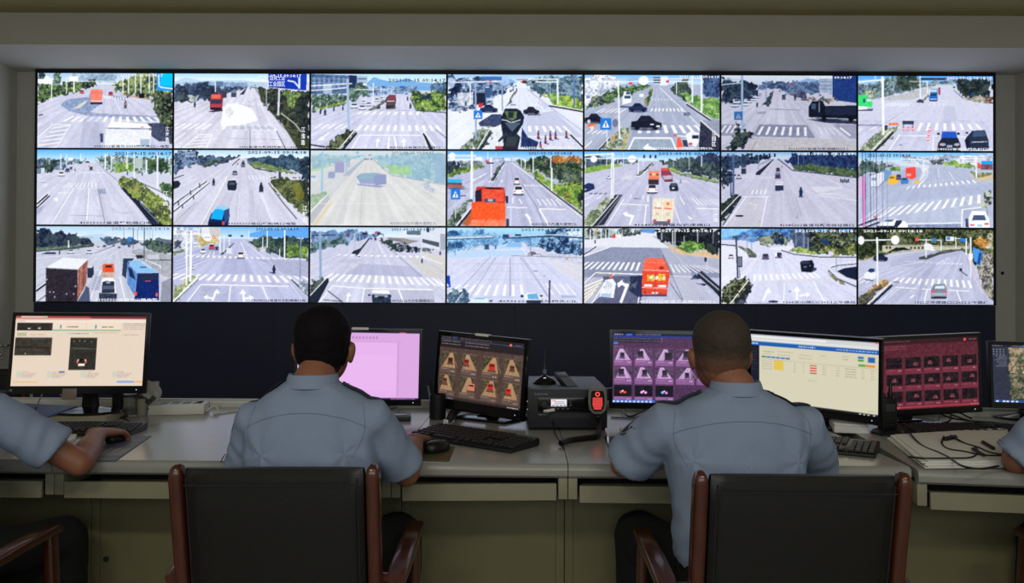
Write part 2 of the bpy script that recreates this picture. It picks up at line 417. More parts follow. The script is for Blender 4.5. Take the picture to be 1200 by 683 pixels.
    def arrow(s, x, y, h, lean=0.0, turn=0, col=0xf4f5ff):  # straight arrow, foot at (x, y)
        hx = x + lean * h
        s.l(col, h * .17, x, y, x + lean * h * .7, y - h * .7)
        s.p(col, hx - h * .3, y - h * .6, hx, y - h, hx + h * .28, y - h * .6)
        if turn:
            s.l(col, h * .14, x, y - h * .2, x + turn * h * .5, y - h * .32)
            s.p(col, x + turn * h * .42, y - h * .52, x + turn * h * .8, y - h * .3, x + turn * h * .45, y - h * .1)
    def pole(s, x0, y0, x1, y1, w=12, col=0xe4ecf6): s.l(col, w, x0, y0, x1, y1)
    def rail(s, *pts, w=9, off=20):                    # crash barrier: dark underside, bright edge
        q = list(pts); s.l(0x23283c, w * 2.2, *[v + (off if i % 2 else off * .3) for i, v in enumerate(q)])
        s.l(0xeceef4, w, *q)
    def ped(s, x0, y0, x1, y1, w):                     # blue square sign with a white triangle
        s.r4(0x1c78d8, x0, y0, x1, y1)
        cx = (x0 + x1) / 2
        s.p(0xf4f8ff, cx, y0 + (y1 - y0) * .18, x1 - w * .18, y1 - w * .2, x0 + w * .18, y1 - w * .2)
        s.r4(0x305070, cx - w * .05, y0 + (y1 - y0) * .4, cx + w * .05, y1 - w * .28)
    def out(s, gain=1.065, tint=(1, 1, 1), wash=0.0, washc=0xe8ecf4, grain=.05):
        b = s.b + (s.N[0] * grain)[..., None] + (s.rng.rand(s.h, s.w, 1) - .5) * grain
        b = b * (1 - wash) + hexc(washc) * wash
        b = np.clip(b * gain * np.array(tint), 0, 1)
        return b.reshape(s.H, s.ss, s.W, s.ss, 3).mean((1, 3))
GD, GL, GB = 0x1d2a2c, 0x6f8f50, 0x9fbf62          # foliage: dark, mid, bright
DB, MB_ = 0x1a2440, 0x4c6a8c                        # bluish foliage
RM = (27, 30, 1152, 657)
def feed_11():
    s = Painter((40, 33, 1172, 658), seed=11, base=0xc9cbe2)
    s.g(0xa8c8e8, 0xd8e6f4, 30, 130)
    s.f(0x7894b0, 0xb8cce0, 330, 33, 700, 33, 690, 110, 330, 110, w=3, k=.6)
    s.p(0xc6c8de, 560, 130, 660, 130, 1172, 250, 1172, 658, 40, 658, 40, 300, 400, 170)
    s.road(610, 120, 150)
    s.f(GD, GL, 40, 130, 120, 110, 240, 120, 330, 95, 500, 100, 540, 130, 400, 175, 200, 235, 40, 300, w=7, c3=0xc8d870)
    s.f(0x405848, 0x90a8a0, 170, 33, 225, 40, 230, 130, 160, 130, w=6); s.f(GD, 0x708890, 40, 33, 90, 33, 90, 90, 40, 100, w=6)
    s.r4(0xeaf0f8, 40, 85, 165, 120); s.p(0xe8eef6, 90, 85, 120, 55, 160, 85)
    s.pole(158, 90, 158, 265, 10); s.pole(283, 70, 283, 205, 8); s.pole(345, 105, 345, 195, 9); s.r4(0xeef2f8, 300, 62, 380, 105); s.l(0xe8eef6, 7, 380, 102, 760, 102)
    s.f(0x2c3c38, 0x98a868, 660, 110, 740, 90, 900, 40, 1172, 33, 1172, 190, 1000, 240, 780, 215, 690, 170, w=7, c3=0xe0e890)
    for x in (800, 858, 905, 975, 1010): s.pole(x, 40, x, 200, 8)
    s.pole(755, 60, 755, 210, 9); s.p(0xc08860, 760, 205, 1000, 245, 1000, 262, 740, 218, a=.6); s.r4(0x101820, 890, 205, 935, 240)
    s.p(0x7e92b8, 235, 296, 300, 250, 470, 235, 480, 200, 590, 190, 560, 300, 440, 385, 290, 345, a=.85, n=.1)
    s.p(0x8c98ba, 440, 350, 560, 370, 1172, 395, 1172, 425, 900, 430, 600, 400, 440, 385, a=.8, n=.1)
    s.p(0x6d7da4, 660, 220, 800, 240, 770, 262, 670, 242, a=.7); s.z(9, (590, 222, 800, 240), (600, 242, 800, 258), duty=.5)
    s.p(0xd8d4c8, 330, 335, 440, 265, 460, 268, 400, 325, a=.9)
    s.z(13, (330, 392, 1060, 398), (240, 440, 1130, 440), duty=.42)
    s.p(0x8088a8, 430, 400, 560, 370, 570, 658, 400, 658, a=.25)
    for i in range(6):
        y = 470 + i * 36; s.l(0xf2f3ff, 9, 170 - i * 30, y + 22, 320 - i * 22, y - 2)
    s.l(0xf4f5ff, 8, 40, 575, 170, 462); s.l(0xf4f5ff, 6, 170, 462, 322, 462); s.l(0xf4f5ff, 7, 322, 462, 200, 658, a=.6)
    s.l(0xf4f5ff, 7, 40, 470, 78, 450); s.l(0xe8e8f8, 6, 40, 400, 330, 330, a=.5); s.l(0x303850, 10, 52, 388, 88, 380)
    s.r4(0x2e3450, 480, 275, 585, 296); s.p(0xf0806c, 485, 175, 495, 168, 585, 172, 580, 250, 575, 275, 482, 275, n=.06); s.r4(0xf0e0e0, 488, 262, 575, 270); s.r4(0x2a2038, 488, 284, 505, 296); s.r4(0x2a2038, 560, 284, 580, 296); s.l(0xd86058, 5, 490, 196, 580, 198)
    s.car(0xc83848, 652, 216, 38, 26); s.car(0xd04858, 412, 202, 34, 24); s.bike(777, 322, 62, 0x384058); s.r4(0xc87868, 772, 280, 785, 300)
    s.f(0x141c20, 0x58684c, 1010, 200, 1060, 185, 1172, 190, 1172, 620, 1120, 560, 1080, 460, 1010, 330, w=9, c3=0xa8b088)
    s.p(0x343c58, 960, 450, 1080, 445, 1172, 520, 1172, 600, 1060, 600, 1000, 560, a=.9, n=.1)
    s.p(0xf2f4fa, 655, 435, 960, 455, 1000, 490, 625, 488); s.l(0x70788c, 7, 620, 490, 995, 496); s.p(0xe6e8f2, 612, 498, 995, 505, 985, 658, 605, 658, n=.05); s.p(0xa8b8d0, 900, 580, 985, 580, 975, 640, 905, 640); s.p(0x3c4868, 565, 535, 592, 535, 592, 610, 570, 610); s.l(0xd83848, 5, 905, 482, 930, 482)
    s.p(0x1c98f0, 1035, 33, 1172, 33, 1172, 180, 1050, 178, 1035, 165); s.p(0x00bfff, 1072, 33, 1172, 33, 1172, 142, 1080, 138, 1068, 120); s.l(0xf0faff, 9, 1052, 50, 1056, 140, 1080, 152, 1172, 162)
    return s.out()
def feed_12():
    s = Painter((33, 40, 1158, 660), seed=12, base=0xcfcfe0)
    s.g(0xa8d4f0, 0xe8f4fc, 40, 110); s.p(0xa4c8e4, 40, 105, 130, 75, 260, 100, 600, 95, 800, 120, 800, 150, 33, 150, a=.7); s.f(0x7890b8, 0xa8c0dc, 110, 118, 300, 110, 650, 112, 660, 150, 110, 150, w=3)
    s.road(665, 140, 170, .045)
    s.f(0x22304c, 0x54688a, 33, 150, 100, 130, 300, 120, 420, 150, 600, 145, 640, 150, 460, 210, 300, 265, 33, 285, w=6)
    s.f(0x20283a, 0x4c5c60, 70, 160, 100, 130, 135, 170, 140, 275, 60, 280, w=8); s.f(0x1c2438, 0x3c4c5c, 245, 190, 300, 125, 350, 160, 350, 260, 250, 260, w=8); s.f(0x607080, 0xc0c8c0, 160, 225, 240, 225, 230, 262, 160, 262, w=5)
    s.pole(375, 110, 375, 195, 7); s.r4(0x5c7898, 380, 107, 440, 143)
    s.r4(0x40485e, 505, 175, 550, 235); s.r4(0x6e88a0, 510, 180, 546, 200); s.p(0x3c3a4c, 420, 185, 465, 185, 470, 240, 430, 245)
    s.p(0x30364a, 575, 215, 635, 155, 640, 155, 610, 215); s.p(0x36304a, 310, 355, 430, 330, 440, 350, 360, 360)
    s.p(0x8c3040, 332, 250, 345, 212, 425, 205, 440, 250, 432, 335, 330, 340); s.r4(0xe86858, 340, 215, 420, 248); s.r4(0x303858, 338, 258, 425, 288); s.r4(0xb04048, 335, 295, 425, 320); s.r4(0x201828, 335, 322, 425, 342)
    s.bike(205, 318, 46); s.bike(667, 170, 22)
    s.p(0xf0f2fc, 440, 330, 480, 290, 560, 290, 680, 330, 735, 425, 620, 460, 430, 480, 420, 450); s.f(0xb8b8c4, 0xe8e8f0, 465, 340, 500, 305, 530, 330, 500, 410, 470, 390, w=4)
    s.p(0xdcdcee, 560, 300, 640, 170, 690, 160, 730, 240, a=.4)
    s.f(0x1a2028, 0x46503c, 690, 145, 740, 150, 1000, 175, 1158, 180, 1158, 600, 1060, 540, 920, 440, 820, 340, w=6, c3=0x6c7048)
    s.f(0x405830, 0x90a860, 930, 190, 1060, 190, 1130, 250, 1140, 300, 1010, 310, 960, 250, w=5); s.f(0x141c24, 0x343c38, 1050, 250, 1158, 190, 1158, 640, 1080, 500, 1040, 400, w=8)
    s.p(0x3c4430, 900, 400, 1158, 600, 1158, 660, 1060, 660, n=.15); s.l(0xb8b8b0, 9, 920, 365, 1040, 455, 1090, 520); s.l(0x40404c, 8, 700, 150, 810, 320, 930, 470, 1060, 600, a=.6)
    s.pole(905, 175, 898, 385, 15, 0xd4dae4); s.pole(800, 170, 800, 300, 7, 0xa8b0b8); s.pole(985, 180, 985, 300, 7, 0x404848); s.pole(1015, 180, 1015, 330, 7, 0x404848)
    s.z(6, (60, 452, 390, 455), (-20, 495, 310, 505), duty=.4); s.z(8, (450, 465, 890, 470), (430, 500, 940, 515), duty=.4); s.p(0x8c90a8, 500, 470, 860, 475, 870, 500, 500, 500, a=.35)
    s.l(0xf4f5ff, 8, 33, 600, 130, 530); s.l(0xf4f5ff, 8, 100, 660, 240, 545, 355, 545, 300, 660)
    for i in range(4): s.l(0xf0f1fb, 7, 200 - i * 30, 570 + i * 28, 340 - i * 12, 560 + i * 26)
    s.l(0x70748a, 6, 665, 500, 665, 660); s.l(0x50546a, 7, 885, 510, 960, 660); s.l(0x9094a8, 5, 480, 575, 980, 585, a=.5); s.z(8, (520, 282, 850, 290), (510, 292, 850, 300), duty=.4, a=.7)
    s.p(0x1034b0, 812, 40, 1135, 40, 1132, 182, 815, 155); s.l(0xe0ecff, 5, 812, 45, 815, 155, 1132, 182, 1140, 45); s.l(0xe0ecff, 16, 1072, 70, 1072, 165); s.l(0xe0ecff, 12, 975, 97, 1030, 108, 1068, 150)
    return s.out()
def feed_13():
    s = Painter((30, 45, 1148, 665), seed=13, base=0xcaccE4)
    s.g(0xb8dcf8, 0xdcecfa, 45, 150); s.p(0x5c9cd8, 490, 120, 550, 70, 600, 90, 700, 110, 820, 80, 900, 110, 1060, 120, 1148, 140, 1148, 180, 490, 180, a=.8)
    s.f(0x506c98, 0xb0c8e4, 420, 150, 900, 145, 900, 200, 420, 240, w=4); s.road(770, 190, 200)
    s.p(0x4c6894, 30, 48, 410, 60, 405, 205, 30, 215, n=.15)
    for i in range(9): s.r4(0xb8c8e0, 50 + i * 40, 75, 68 + i * 40, 165, a=.35)
    for y in (85, 118, 150): s.l(0x8ca8cc, 8, 30, y, 350, y + 5, a=.6)
    s.p(0x1c2c58, 345, 55, 410, 60, 405, 170, 345, 165); s.p(0xa8bcd8, 410, 60, 495, 65, 495, 125, 410, 120); s.r4(0x607898, 415, 80, 490, 92)
    s.r4(0xd8e8f8, 130, 130, 205, 210, a=.6)
    s.f(0x2c403c, 0x708c84, 30, 215, 130, 205, 320, 225, 420, 130, 500, 160, 540, 200, 420, 250, 240, 310, 30, 350, w=8, c3=0xd0dca0); s.p(0x90b050, 60, 335, 320, 265, 320, 290, 60, 350, a=.6)
    s.l(0xe8f0f8, 9, 30, 145, 370, 125); s.l(0xe8f0f8, 8, 30, 185, 330, 160); s.pole(545, 120, 545, 290, 9); s.pole(610, 150, 610, 240, 6); s.l(0xe4ecf6, 5, 400, 175, 640, 172)
    for x in (628, 780): s.r4(0x2860c8, x - 15, 145, x + 15, 162)
    s.f(0x24382c, 0x88a850, 850, 170, 930, 195, 1148, 190, 1148, 350, 920, 345, 860, 260, w=6, c3=0xb8d878); s.f(0x284058, 0x6888a8, 1020, 120, 1148, 110, 1148, 190, 1020, 190, w=6); s.f(0x203040, 0x405850, 920, 190, 1000, 220, 1050, 250, 1040, 270, 930, 240, w=5)
    s.l(0x404858, 8, 850, 240, 900, 345, 1148, 362)
    s.f(0x283038, 0x707c70, 500, 345, 620, 270, 700, 215, 690, 235, 640, 280, 560, 350, w=4)
    for x, y, w in ((388, 325, 60), (455, 338, 58), (508, 308, 48), (575, 270, 40), (465, 290, 40), (612, 255, 30)): s.car(0xdce4f4, x, y, w, w * .6, win=0x304068, front=True)
    s.p(0x5c4450, 652, 262, 672, 218, 730, 218, 735, 262, 725, 328, 650, 330); s.r4(0x843c4c, 672, 225, 725, 258); s.r4(0xd8c8c0, 660, 265, 722, 274); s.r4(0x2c2c30, 650, 305, 725, 334); s.p(0x606880, 725, 310, 740, 318, 730, 334, 650, 336, a=.5)
    s.bike(852, 328, 45); s.bike(828, 262, 34); s.bike(110, 375, 40); s.bike(148, 385, 52); s.bike(220, 352, 34); s.bike(295, 345, 34)
    s.z(9, (440, 355, 960, 355), (400, 380, 960, 382), duty=.4); s.l(0xb0b0c4, 5, 560, 340, 850, 345)
    s.z(5, (110, 458, 400, 458), (50, 498, 330, 500), duty=.35); s.z(12, (440, 465, 1110, 465), (400, 512, 1150, 515), duty=.42)
    s.l(0xf2f3ff, 8, 430, 550, 940, 550); s.l(0xf4f5ff, 10, 435, 550, 365, 665); s.z(2, (670, 560, 760, 560), (660, 665, 800, 665), duty=.28); s.l(0xf4f5ff, 8, 960, 550, 1000, 665)
    s.arrow(575, 650, 80, .15); s.arrow(800, 660, 90, -.03); s.arrow(480, 665, 40, .2); s.l(0xf4f5ff, 11, 180, 530, 110, 590); s.p(0xf4f5ff, 85, 595, 120, 562, 150, 590); s.l(0xe8e8f8, 7, 30, 560, 90, 525)
    s.pole(330, 85, 345, 515, 20, 0xa4b8d8)
    s.f(0x20281c, 0x70785c, 130, 665, 310, 495, 405, 500, 395, 560, 280, 665, w=7); s.rail(265, 665, 400, 500, w=9, off=30)
    s.l(0x20283a, 12, 30, 630, 150, 648); s.p(0x1c2030, 955, 540, 1010, 665, 1040, 665, 965, 520); s.l(0xeceef6, 12, 960, 515, 1075, 665); s.l(0x444a60, 7, 1060, 500, 1148, 570, a=.7)
    return s.out()
def feed_14():
    s = Painter((32, 36, 1158, 665), seed=14, base=0xe2e6f6)
    s.g(0x9cc4ec, 0xdcebfa, 36, 120); s.p(0x5890cc, 500, 50, 590, 90, 600, 110, 460, 120, a=.6)
    s.f(0x1c3058, 0x90a8c8, 32, 60, 300, 60, 560, 90, 600, 140, 480, 200, 380, 290, 32, 340, w=8, c3=0xe8ecf4)
    s.f(0x0c1838, 0x2c4068, 32, 120, 110, 70, 130, 180, 90, 230, 32, 250, w=10); s.p(0xe6e8f0, 110, 190, 240, 190, 330, 330, 120, 300, a=.7, n=.1); s.r4(0x18243c, 245, 180, 350, 290); s.r4(0x3c5888, 340, 150, 390, 230); s.r4(0x708090, 260, 180, 340, 192)
    s.p(0xd8def2, 610, 150, 690, 150, 1158, 480, 1158, 665, 380, 665, 380, 480, 500, 320); s.road(640, 130, 150, .02)
    s.p(0xbfc4de, 690, 370, 920, 340, 1158, 560, 1158, 665, 700, 665, 690, 550); s.p(0xb0b8da, 790, 250, 880, 300, 840, 330, 760, 320, a=.4)
    s.l(0x9098b8, 5, 690, 155, 900, 320, 1158, 510); s.l(0xf6f8ff, 8, 760, 280, 830, 320)
    s.f(0x2c4458, 0x88a4b8, 690, 100, 740, 70, 940, 60, 1158, 50, 1158, 290, 900, 200, 800, 210, 720, 150, w=8); s.f(0x54783c, 0xa8cc60, 815, 190, 1000, 200, 1100, 230, 1158, 300, 1140, 340, 1060, 320, 900, 275, w=5, c3=0xe8c860)
    s.f(0x1c2c3c, 0x506878, 960, 200, 1030, 200, 1010, 215, 960, 215, w=3); s.pole(945, 70, 948, 280, 14); s.pole(885, 100, 885, 265, 7, 0x9cb4d0); s.pole(1085, 60, 1085, 300, 18, 0x5878a8); s.l(0xf0f4fa, 9, 700, 75, 945, 75); s.l(0xf0f4fa, 9, 760, 98, 945, 100)
    s.rail(870, 285, 960, 300, 1158, 335, w=6, off=12); s.r4(0xd83040, 640, 92, 658, 106); s.r4(0x402838, 655, 88, 690, 110); s.r4(0x402838, 730, 90, 760, 110); s.r4(0xc86858, 600, 75, 700, 84)
    s.l(0xd4dcf0, 12, 60, 105, 500, 95); s.e(0xc4d4ec, 60, 110, 32, 45, a=.8); s.e(0xa8c4e8, 500, 90, 45, 42, a=.85); s.r4(0x3c6cb0, 310, 55, 480, 85); s.r4(0xd04050, 375, 98, 398, 112); s.pole(220, 110, 220, 270, 10)
    s.f(0x303c40, 0x7c8880, 530, 270, 600, 150, 610, 160, 560, 270, 500, 310, 490, 330, w=4); s.pole(485, 130, 488, 340, 12, 0x8ca4c8)
    s.side(0x20305c, 300, 450, 350, 60); s.side(0x4c6088, 205, 270, 325, 35); s.p(0xc83440, 285, 280, 330, 275, 320, 310, 290, 315); s.r4(0x8c98b0, 555, 283, 600, 298); s.side(0x282034, 660, 795, 365, 60); s.l(0x404058, 6, 700, 376, 810, 374)
    s.f(0x4c5c7c, 0xa8b4cc, 60, 330, 150, 310, 200, 335, 100, 350, w=6); s.bike(183, 300, 36)
    s.p(0x202c50, 290, 440, 400, 370, 480, 370, 480, 480, 300, 470, a=.85, n=.1); s.r4(0x304878, 415, 375, 450, 430)
    s.z(6, (700, 465, 1040, 465), (705, 515, 1100, 520), duty=.42); s.z(6, (60, 470, 200, 470), (32, 560, 100, 560), duty=.3, a=.5)
    s.p(0xd0d4ec, 690, 550, 1158, 560, 1158, 665, 700, 665, n=.05); s.l(0xf6f8ff, 7, 690, 552, 1060, 556)
    s.p(0xe4e8f4, 420, 480, 500, 440, 520, 665, 420, 665, n=.15); s.p(0xb8c0dc, 640, 370, 700, 370, 700, 540, 660, 540, a=.6)
    s.p(0x161e34, 475, 400, 500, 345, 510, 320, 605, 320, 640, 340, 670, 390, 660, 450, 610, 530, 640, 560, 620, 640, 500, 650, 490, 540, 480, 480, n=.06)
    s.p(0x567040, 505, 345, 610, 345, 605, 400, 570, 425, 530, 405, n=.1); s.r4(0x20283c, 535, 350, 580, 400); s.l(0xc8d0dc, 8, 480, 415, 520, 420, 560, 440, 640, 415); s.p(0x4c5c70, 505, 440, 640, 440, 570, 515); s.p(0x303c44, 530, 555, 620, 555, 600, 640, 510, 650); s.p(0x24344c, 450, 590, 520, 515, 530, 540, 460, 605)
    s.p(0x1c3060, 650, 480, 700, 560, 790, 600, 770, 660, 640, 650, n=.08); s.r4(0xb83c50, 430, 635, 490, 665); s.r4(0x28203c, 490, 635, 620, 665)
    s.f(0x38483c, 0xa4b0a0, 130, 665, 300, 490, 390, 490, 400, 560, 300, 665, w=7); s.rail(280, 665, 380, 495, w=8, off=30)
    for x, y, h in ((787, 572, 70), (847, 612, 70), (887, 582, 75), (930, 572, 65), (1020, 565, 62), (805, 650, 60)):
        s.p(0x38304a, x - 4, y - h, x + 4, y - h, x + 12, y, x - 12, y); s.r4(0xc84048, x - 7, y - h * .45, x + 7, y - h * .2); s.l(0x38304a, 7, x - 5, y, x + 28, y + 6)
    s.rail(1050, 520, 1158, 625, w=8, off=18); s.pole(262, 100, 270, 580, 15, 0x90a8d0); s.ped(248, 340, 322, 410, 70)
    return s.out()
def feed_15():
    s = Painter((30, 42, 1150, 665), seed=15, base=0xa8b2cc)
    s.g(0x78b4ec, 0xc8e0f4, 42, 120); s.p(0x88b0dc, 380, 90, 430, 60, 600, 90, 600, 130, 380, 130, a=.6)
    s.f(0xa8b4c8, 0xf0f2f8, 30, 60, 150, 42, 290, 60, 330, 100, 300, 200, 200, 230, 30, 320, w=4, c3=0x506890)
    for i in range(6): s.r4(0x7c8cb0, 60 + i * 38, 90 + i * 14, 74 + i * 38, 120 + i * 14, a=.6)
    s.f(0x24402c, 0x7c9868, 220, 170, 330, 150, 480, 125, 600, 130, 440, 190, 200, 290, 30, 325, w=6); s.f(0x303c48, 0x8c9480, 100, 220, 190, 215, 180, 280, 60, 300, w=5)
    s.p(0xa8b0c8, 590, 140, 660, 140, 1150, 500, 1150, 665, 30, 665, 30, 350, 500, 190); s.road(620, 120, 150, .03)
    s.f(0x3c5030, 0xb0a870, 520, 270, 560, 180, 590, 145, 600, 160, 560, 270, 540, 300, w=4)
    s.r4(0xe4e8f2, 655, 55, 720, 130); s.r4(0x384868, 600, 60, 660, 110); s.f(0x202c30, 0x50645c, 740, 150, 800, 90, 900, 70, 920, 240, 860, 260, 760, 180, w=6); s.f(0x1c2c50, 0x506c98, 1000, 45, 1150, 42, 1150, 240, 1010, 210, w=4)
    s.f(0x4c7840, 0x90b868, 820, 180, 950, 215, 1150, 240, 1150, 400, 1080, 400, 900, 280, w=5, c3=0xc8e098)
    s.rail(870, 270, 1080, 410, w=6, off=14); s.l(0xe8ecf4, 6, 650, 145, 850, 330, 1000, 480)
    s.z(9, (590, 318, 850, 320), (575, 342, 870, 345), duty=.42); s.z(7, (590, 235, 760, 238), (585, 252, 770, 255), duty=.45, a=.5); s.z(6, (200, 318, 400, 325), (120, 355, 350, 358), duty=.35)
    s.p(0x8894b4, 430, 480, 980, 480, 1000, 555, 420, 555, a=.5); s.z(9, (490, 455, 1060, 458), (470, 525, 1150, 525), duty=.42)
    s.l(0xf4f5fc, 13, 395, 665, 440, 565, 750, 565, 790, 665); s.p(0x98a8bc, 410, 665, 447, 573, 745, 573, 775, 665, n=.05); s.p(0xf4f6fc, 515, 645, 560, 605, 560, 628, 640, 660, 600, 668, 540, 668); s.l(0xf4f5fc, 9, 800, 545, 980, 560)
    s.l(0xf2f3ff, 9, 30, 650, 95, 590); s.z(4, (90, 500, 250, 510), (40, 530, 210, 535), duty=.35); s.l(0xf0b0b8, 5, 180, 300, 290, 310, a=.7)
    s.p(0xe8ecf2, 345, 235, 360, 180, 410, 180, 420, 235, 420, 270, 345, 290); s.r4(0x30486c, 362, 215, 412, 238); s.r4(0x304878, 375, 182, 410, 205); s.l(0x243050, 10, 330, 305, 400, 308)
    s.side(0x202c58, 395, 550, 345, 68); s.side(0x14182c, 415, 670, 490, 110); s.e(0xd0d8e8, 590, 452, 18, 6); s.r4(0xe8ecf4, 625, 460, 655, 474); s.side(0x161a2c, 30, 200, 440, 75); s.e(0xc8ccd8, 68, 430, 14, 16)
    s.p(0xe87040, 55, 455, 115, 445, 120, 470, 60, 475); s.p(0xf0d8d0, 80, 470, 110, 465, 105, 500, 85, 500)
    s.f(0x58685c, 0xc0c8b0, 150, 665, 330, 475, 400, 470, 410, 500, 330, 620, 300, 665, w=5, c3=0xd8a070); s.f(0x708c48, 0xd0b888, 320, 665, 390, 520, 420, 530, 360, 665, w=4); s.rail(140, 665, 240, 560, w=5, off=8)
    s.pole(310, 90, 322, 575, 13); s.l(0xe8eef6, 8, 80, 100, 920, 95); s.e(0xe4ecf8, 112, 118, 38, 30); s.e(0xf0f4fa, 520, 90, 42, 38); s.r4(0xe03040, 400, 102, 425, 122); s.r4(0xf0f0f4, 485, 198, 520, 225); s.pole(922, 50, 922, 270, 12); s.pole(998, 42, 1000, 350, 15); s.r4(0xd03848, 705, 88, 730, 106); s.pole(792, 95, 792, 200, 7); s.l(0xd8e0ec, 8, 600, 75, 990, 70)
    s.r4(0x282c44, 850, 350, 905, 380, a=.5); s.p(0x2c3046, 990, 420, 1150, 560, 1150, 665, 975, 665, n=.08); s.p(0x9098ae, 990, 418, 1150, 418, 1150, 540, n=.04); s.l(0xf0f4fa, 9, 990, 415, 1150, 555)
    s.p(0xe8eaf2, 870, 530, 910, 510, 980, 520, 975, 600, 950, 640, 880, 600); s.r4(0x20283c, 920, 540, 975, 570); s.r4(0xe04050, 895, 600, 925, 620); s.p(0x303a58, 840, 580, 880, 580, 890, 640, 850, 630)
    s.p(0xf06048, 800, 560, 822, 560, 855, 655, 790, 655); s.e(0xf04868, 778, 543, 12, 10); s.e(0x303a58, 285, 440, 24, 34, a=.5)
    s.ped(163, 402, 253, 496, 88); s.pole(215, 496, 222, 640, 7)
    return s.out()
def feed_16():
    s = Painter((28, 37, 1162, 662), seed=16, base=0xc6c8de)
    s.g(0xdce6f4, 0xc8d8ec, 37, 120); s.p(0x80a8e0, 640, 100, 760, 60, 850, 75, 850, 120, 640, 120, a=.8)
    s.f(0x2c4068, 0x7088b0, 330, 110, 500, 80, 850, 100, 860, 200, 700, 200, 480, 150, 350, 160, w=6); s.f(0x121e38, 0x405468, 28, 60, 230, 90, 320, 130, 330, 190, 220, 250, 28, 285, w=7)
    s.road(510, 150, 170); s.f(0x2c3050, 0x606078, 590, 190, 740, 180, 760, 250, 680, 235, w=5)
    s.p(0xa4b4d0, 850, 65, 960, 65, 960, 200, 850, 170, n=.1)
    for i in range(3): s.l(0x5c7098, 8, 855, 90 + i * 30, 955, 90 + i * 30, a=.6)
    s.p(0x1c3a80, 960, 37, 1162, 37, 1162, 265, 960, 240, n=.04); s.f(0x3c4850, 0xc8b8b0, 740, 225, 990, 220, 990, 270, 760, 262, w=6)
    s.pole(405, 80, 405, 250, 8, 0x8098c0); s.f(0x243040, 0x586478, 370, 290, 430, 200, 465, 165, 465, 200, 430, 300, w=3); s.r4(0xc84050, 600, 108, 620, 124)
    for x, y, w in ((145, 300, 60), (160, 272, 55), (232, 290, 50), (262, 265, 44), (300, 248, 40), (335, 225, 34), (355, 205, 26)): s.car(0xd4dcf0, x, y, w, w * .62, win=0x344468, front=True)
    s.r4(0x283458, 290, 160, 340, 205); s.r4(0x283458, 190, 180, 260, 225); s.car(0x3c4c74, 552, 235, 30, 38); s.bike(648, 240, 46); s.bike(330, 300, 40, 0x283048); s.bike(520, 172, 18); s.bike(570, 205, 22)
    s.l(0x8084a0, 5, 440, 318, 690, 325); s.p(0xa0a4be, 335, 340, 410, 340, 395, 360, 325, 360)
    s.p(0x888ca8, 350, 445, 750, 450, 815, 555, 285, 545, n=.06); s.z(7, (368, 462, 780, 468), (330, 530, 790, 540), duty=.34); s.z(5, (840, 470, 1050, 475), (870, 530, 1130, 530), duty=.3, a=.6)
    s.p(0x888ca8, 28, 445, 240, 445, 150, 540, 28, 540, a=.8); s.z(4, (60, 455, 230, 455), (20, 515, 190, 520), duty=.35); s.p(0x888ca8, 960, 440, 1162, 445, 1162, 560, 1100, 560, a=.6); s.l(0xf2f3fc, 14, 1025, 470, 1110, 535)
    s.p(0xc4c2cc, 285, 560, 830, 560, 1162, 580, 1162, 662, 220, 662, n=.05); s.l(0x70748c, 4, 320, 590, 280, 662)
    s.p(0x0c1428, 760, 300, 790, 250, 880, 250, 900, 290, 1162, 285, 1162, 400, 880, 410, 760, 380, n=.04); s.r4(0x3c5878, 785, 272, 820, 318); s.l(0x8c98b0, 6, 850, 260, 850, 345); s.r4(0x1c2440, 900, 300, 1162, 365); s.l(0xa8b0c4, 8, 790, 388, 1100, 398); s.p(0x1c2340, 740, 400, 1162, 410, 1162, 440, 900, 430, a=.9); s.e(0x0a0e1c, 890, 395, 20, 24); s.e(0x0a0e1c, 1115, 400, 22, 24)
    s.l(0xb4c8e4, 9, 28, 118, 200, 100); s.l(0xb4c8e4, 8, 28, 75, 200, 72); s.pole(203, 37, 205, 500, 20, 0x9cb4d8); s.ped(138, 340, 208, 408, 66); s.r4(0x3c5c90, 138, 340, 208, 408, a=.5)
    s.f(0x10182c, 0x4c5c50, 60, 662, 140, 560, 150, 450, 180, 440, 210, 500, 270, 490, 280, 540, 220, 600, 210, 662, w=8)
    return s.out(.97)
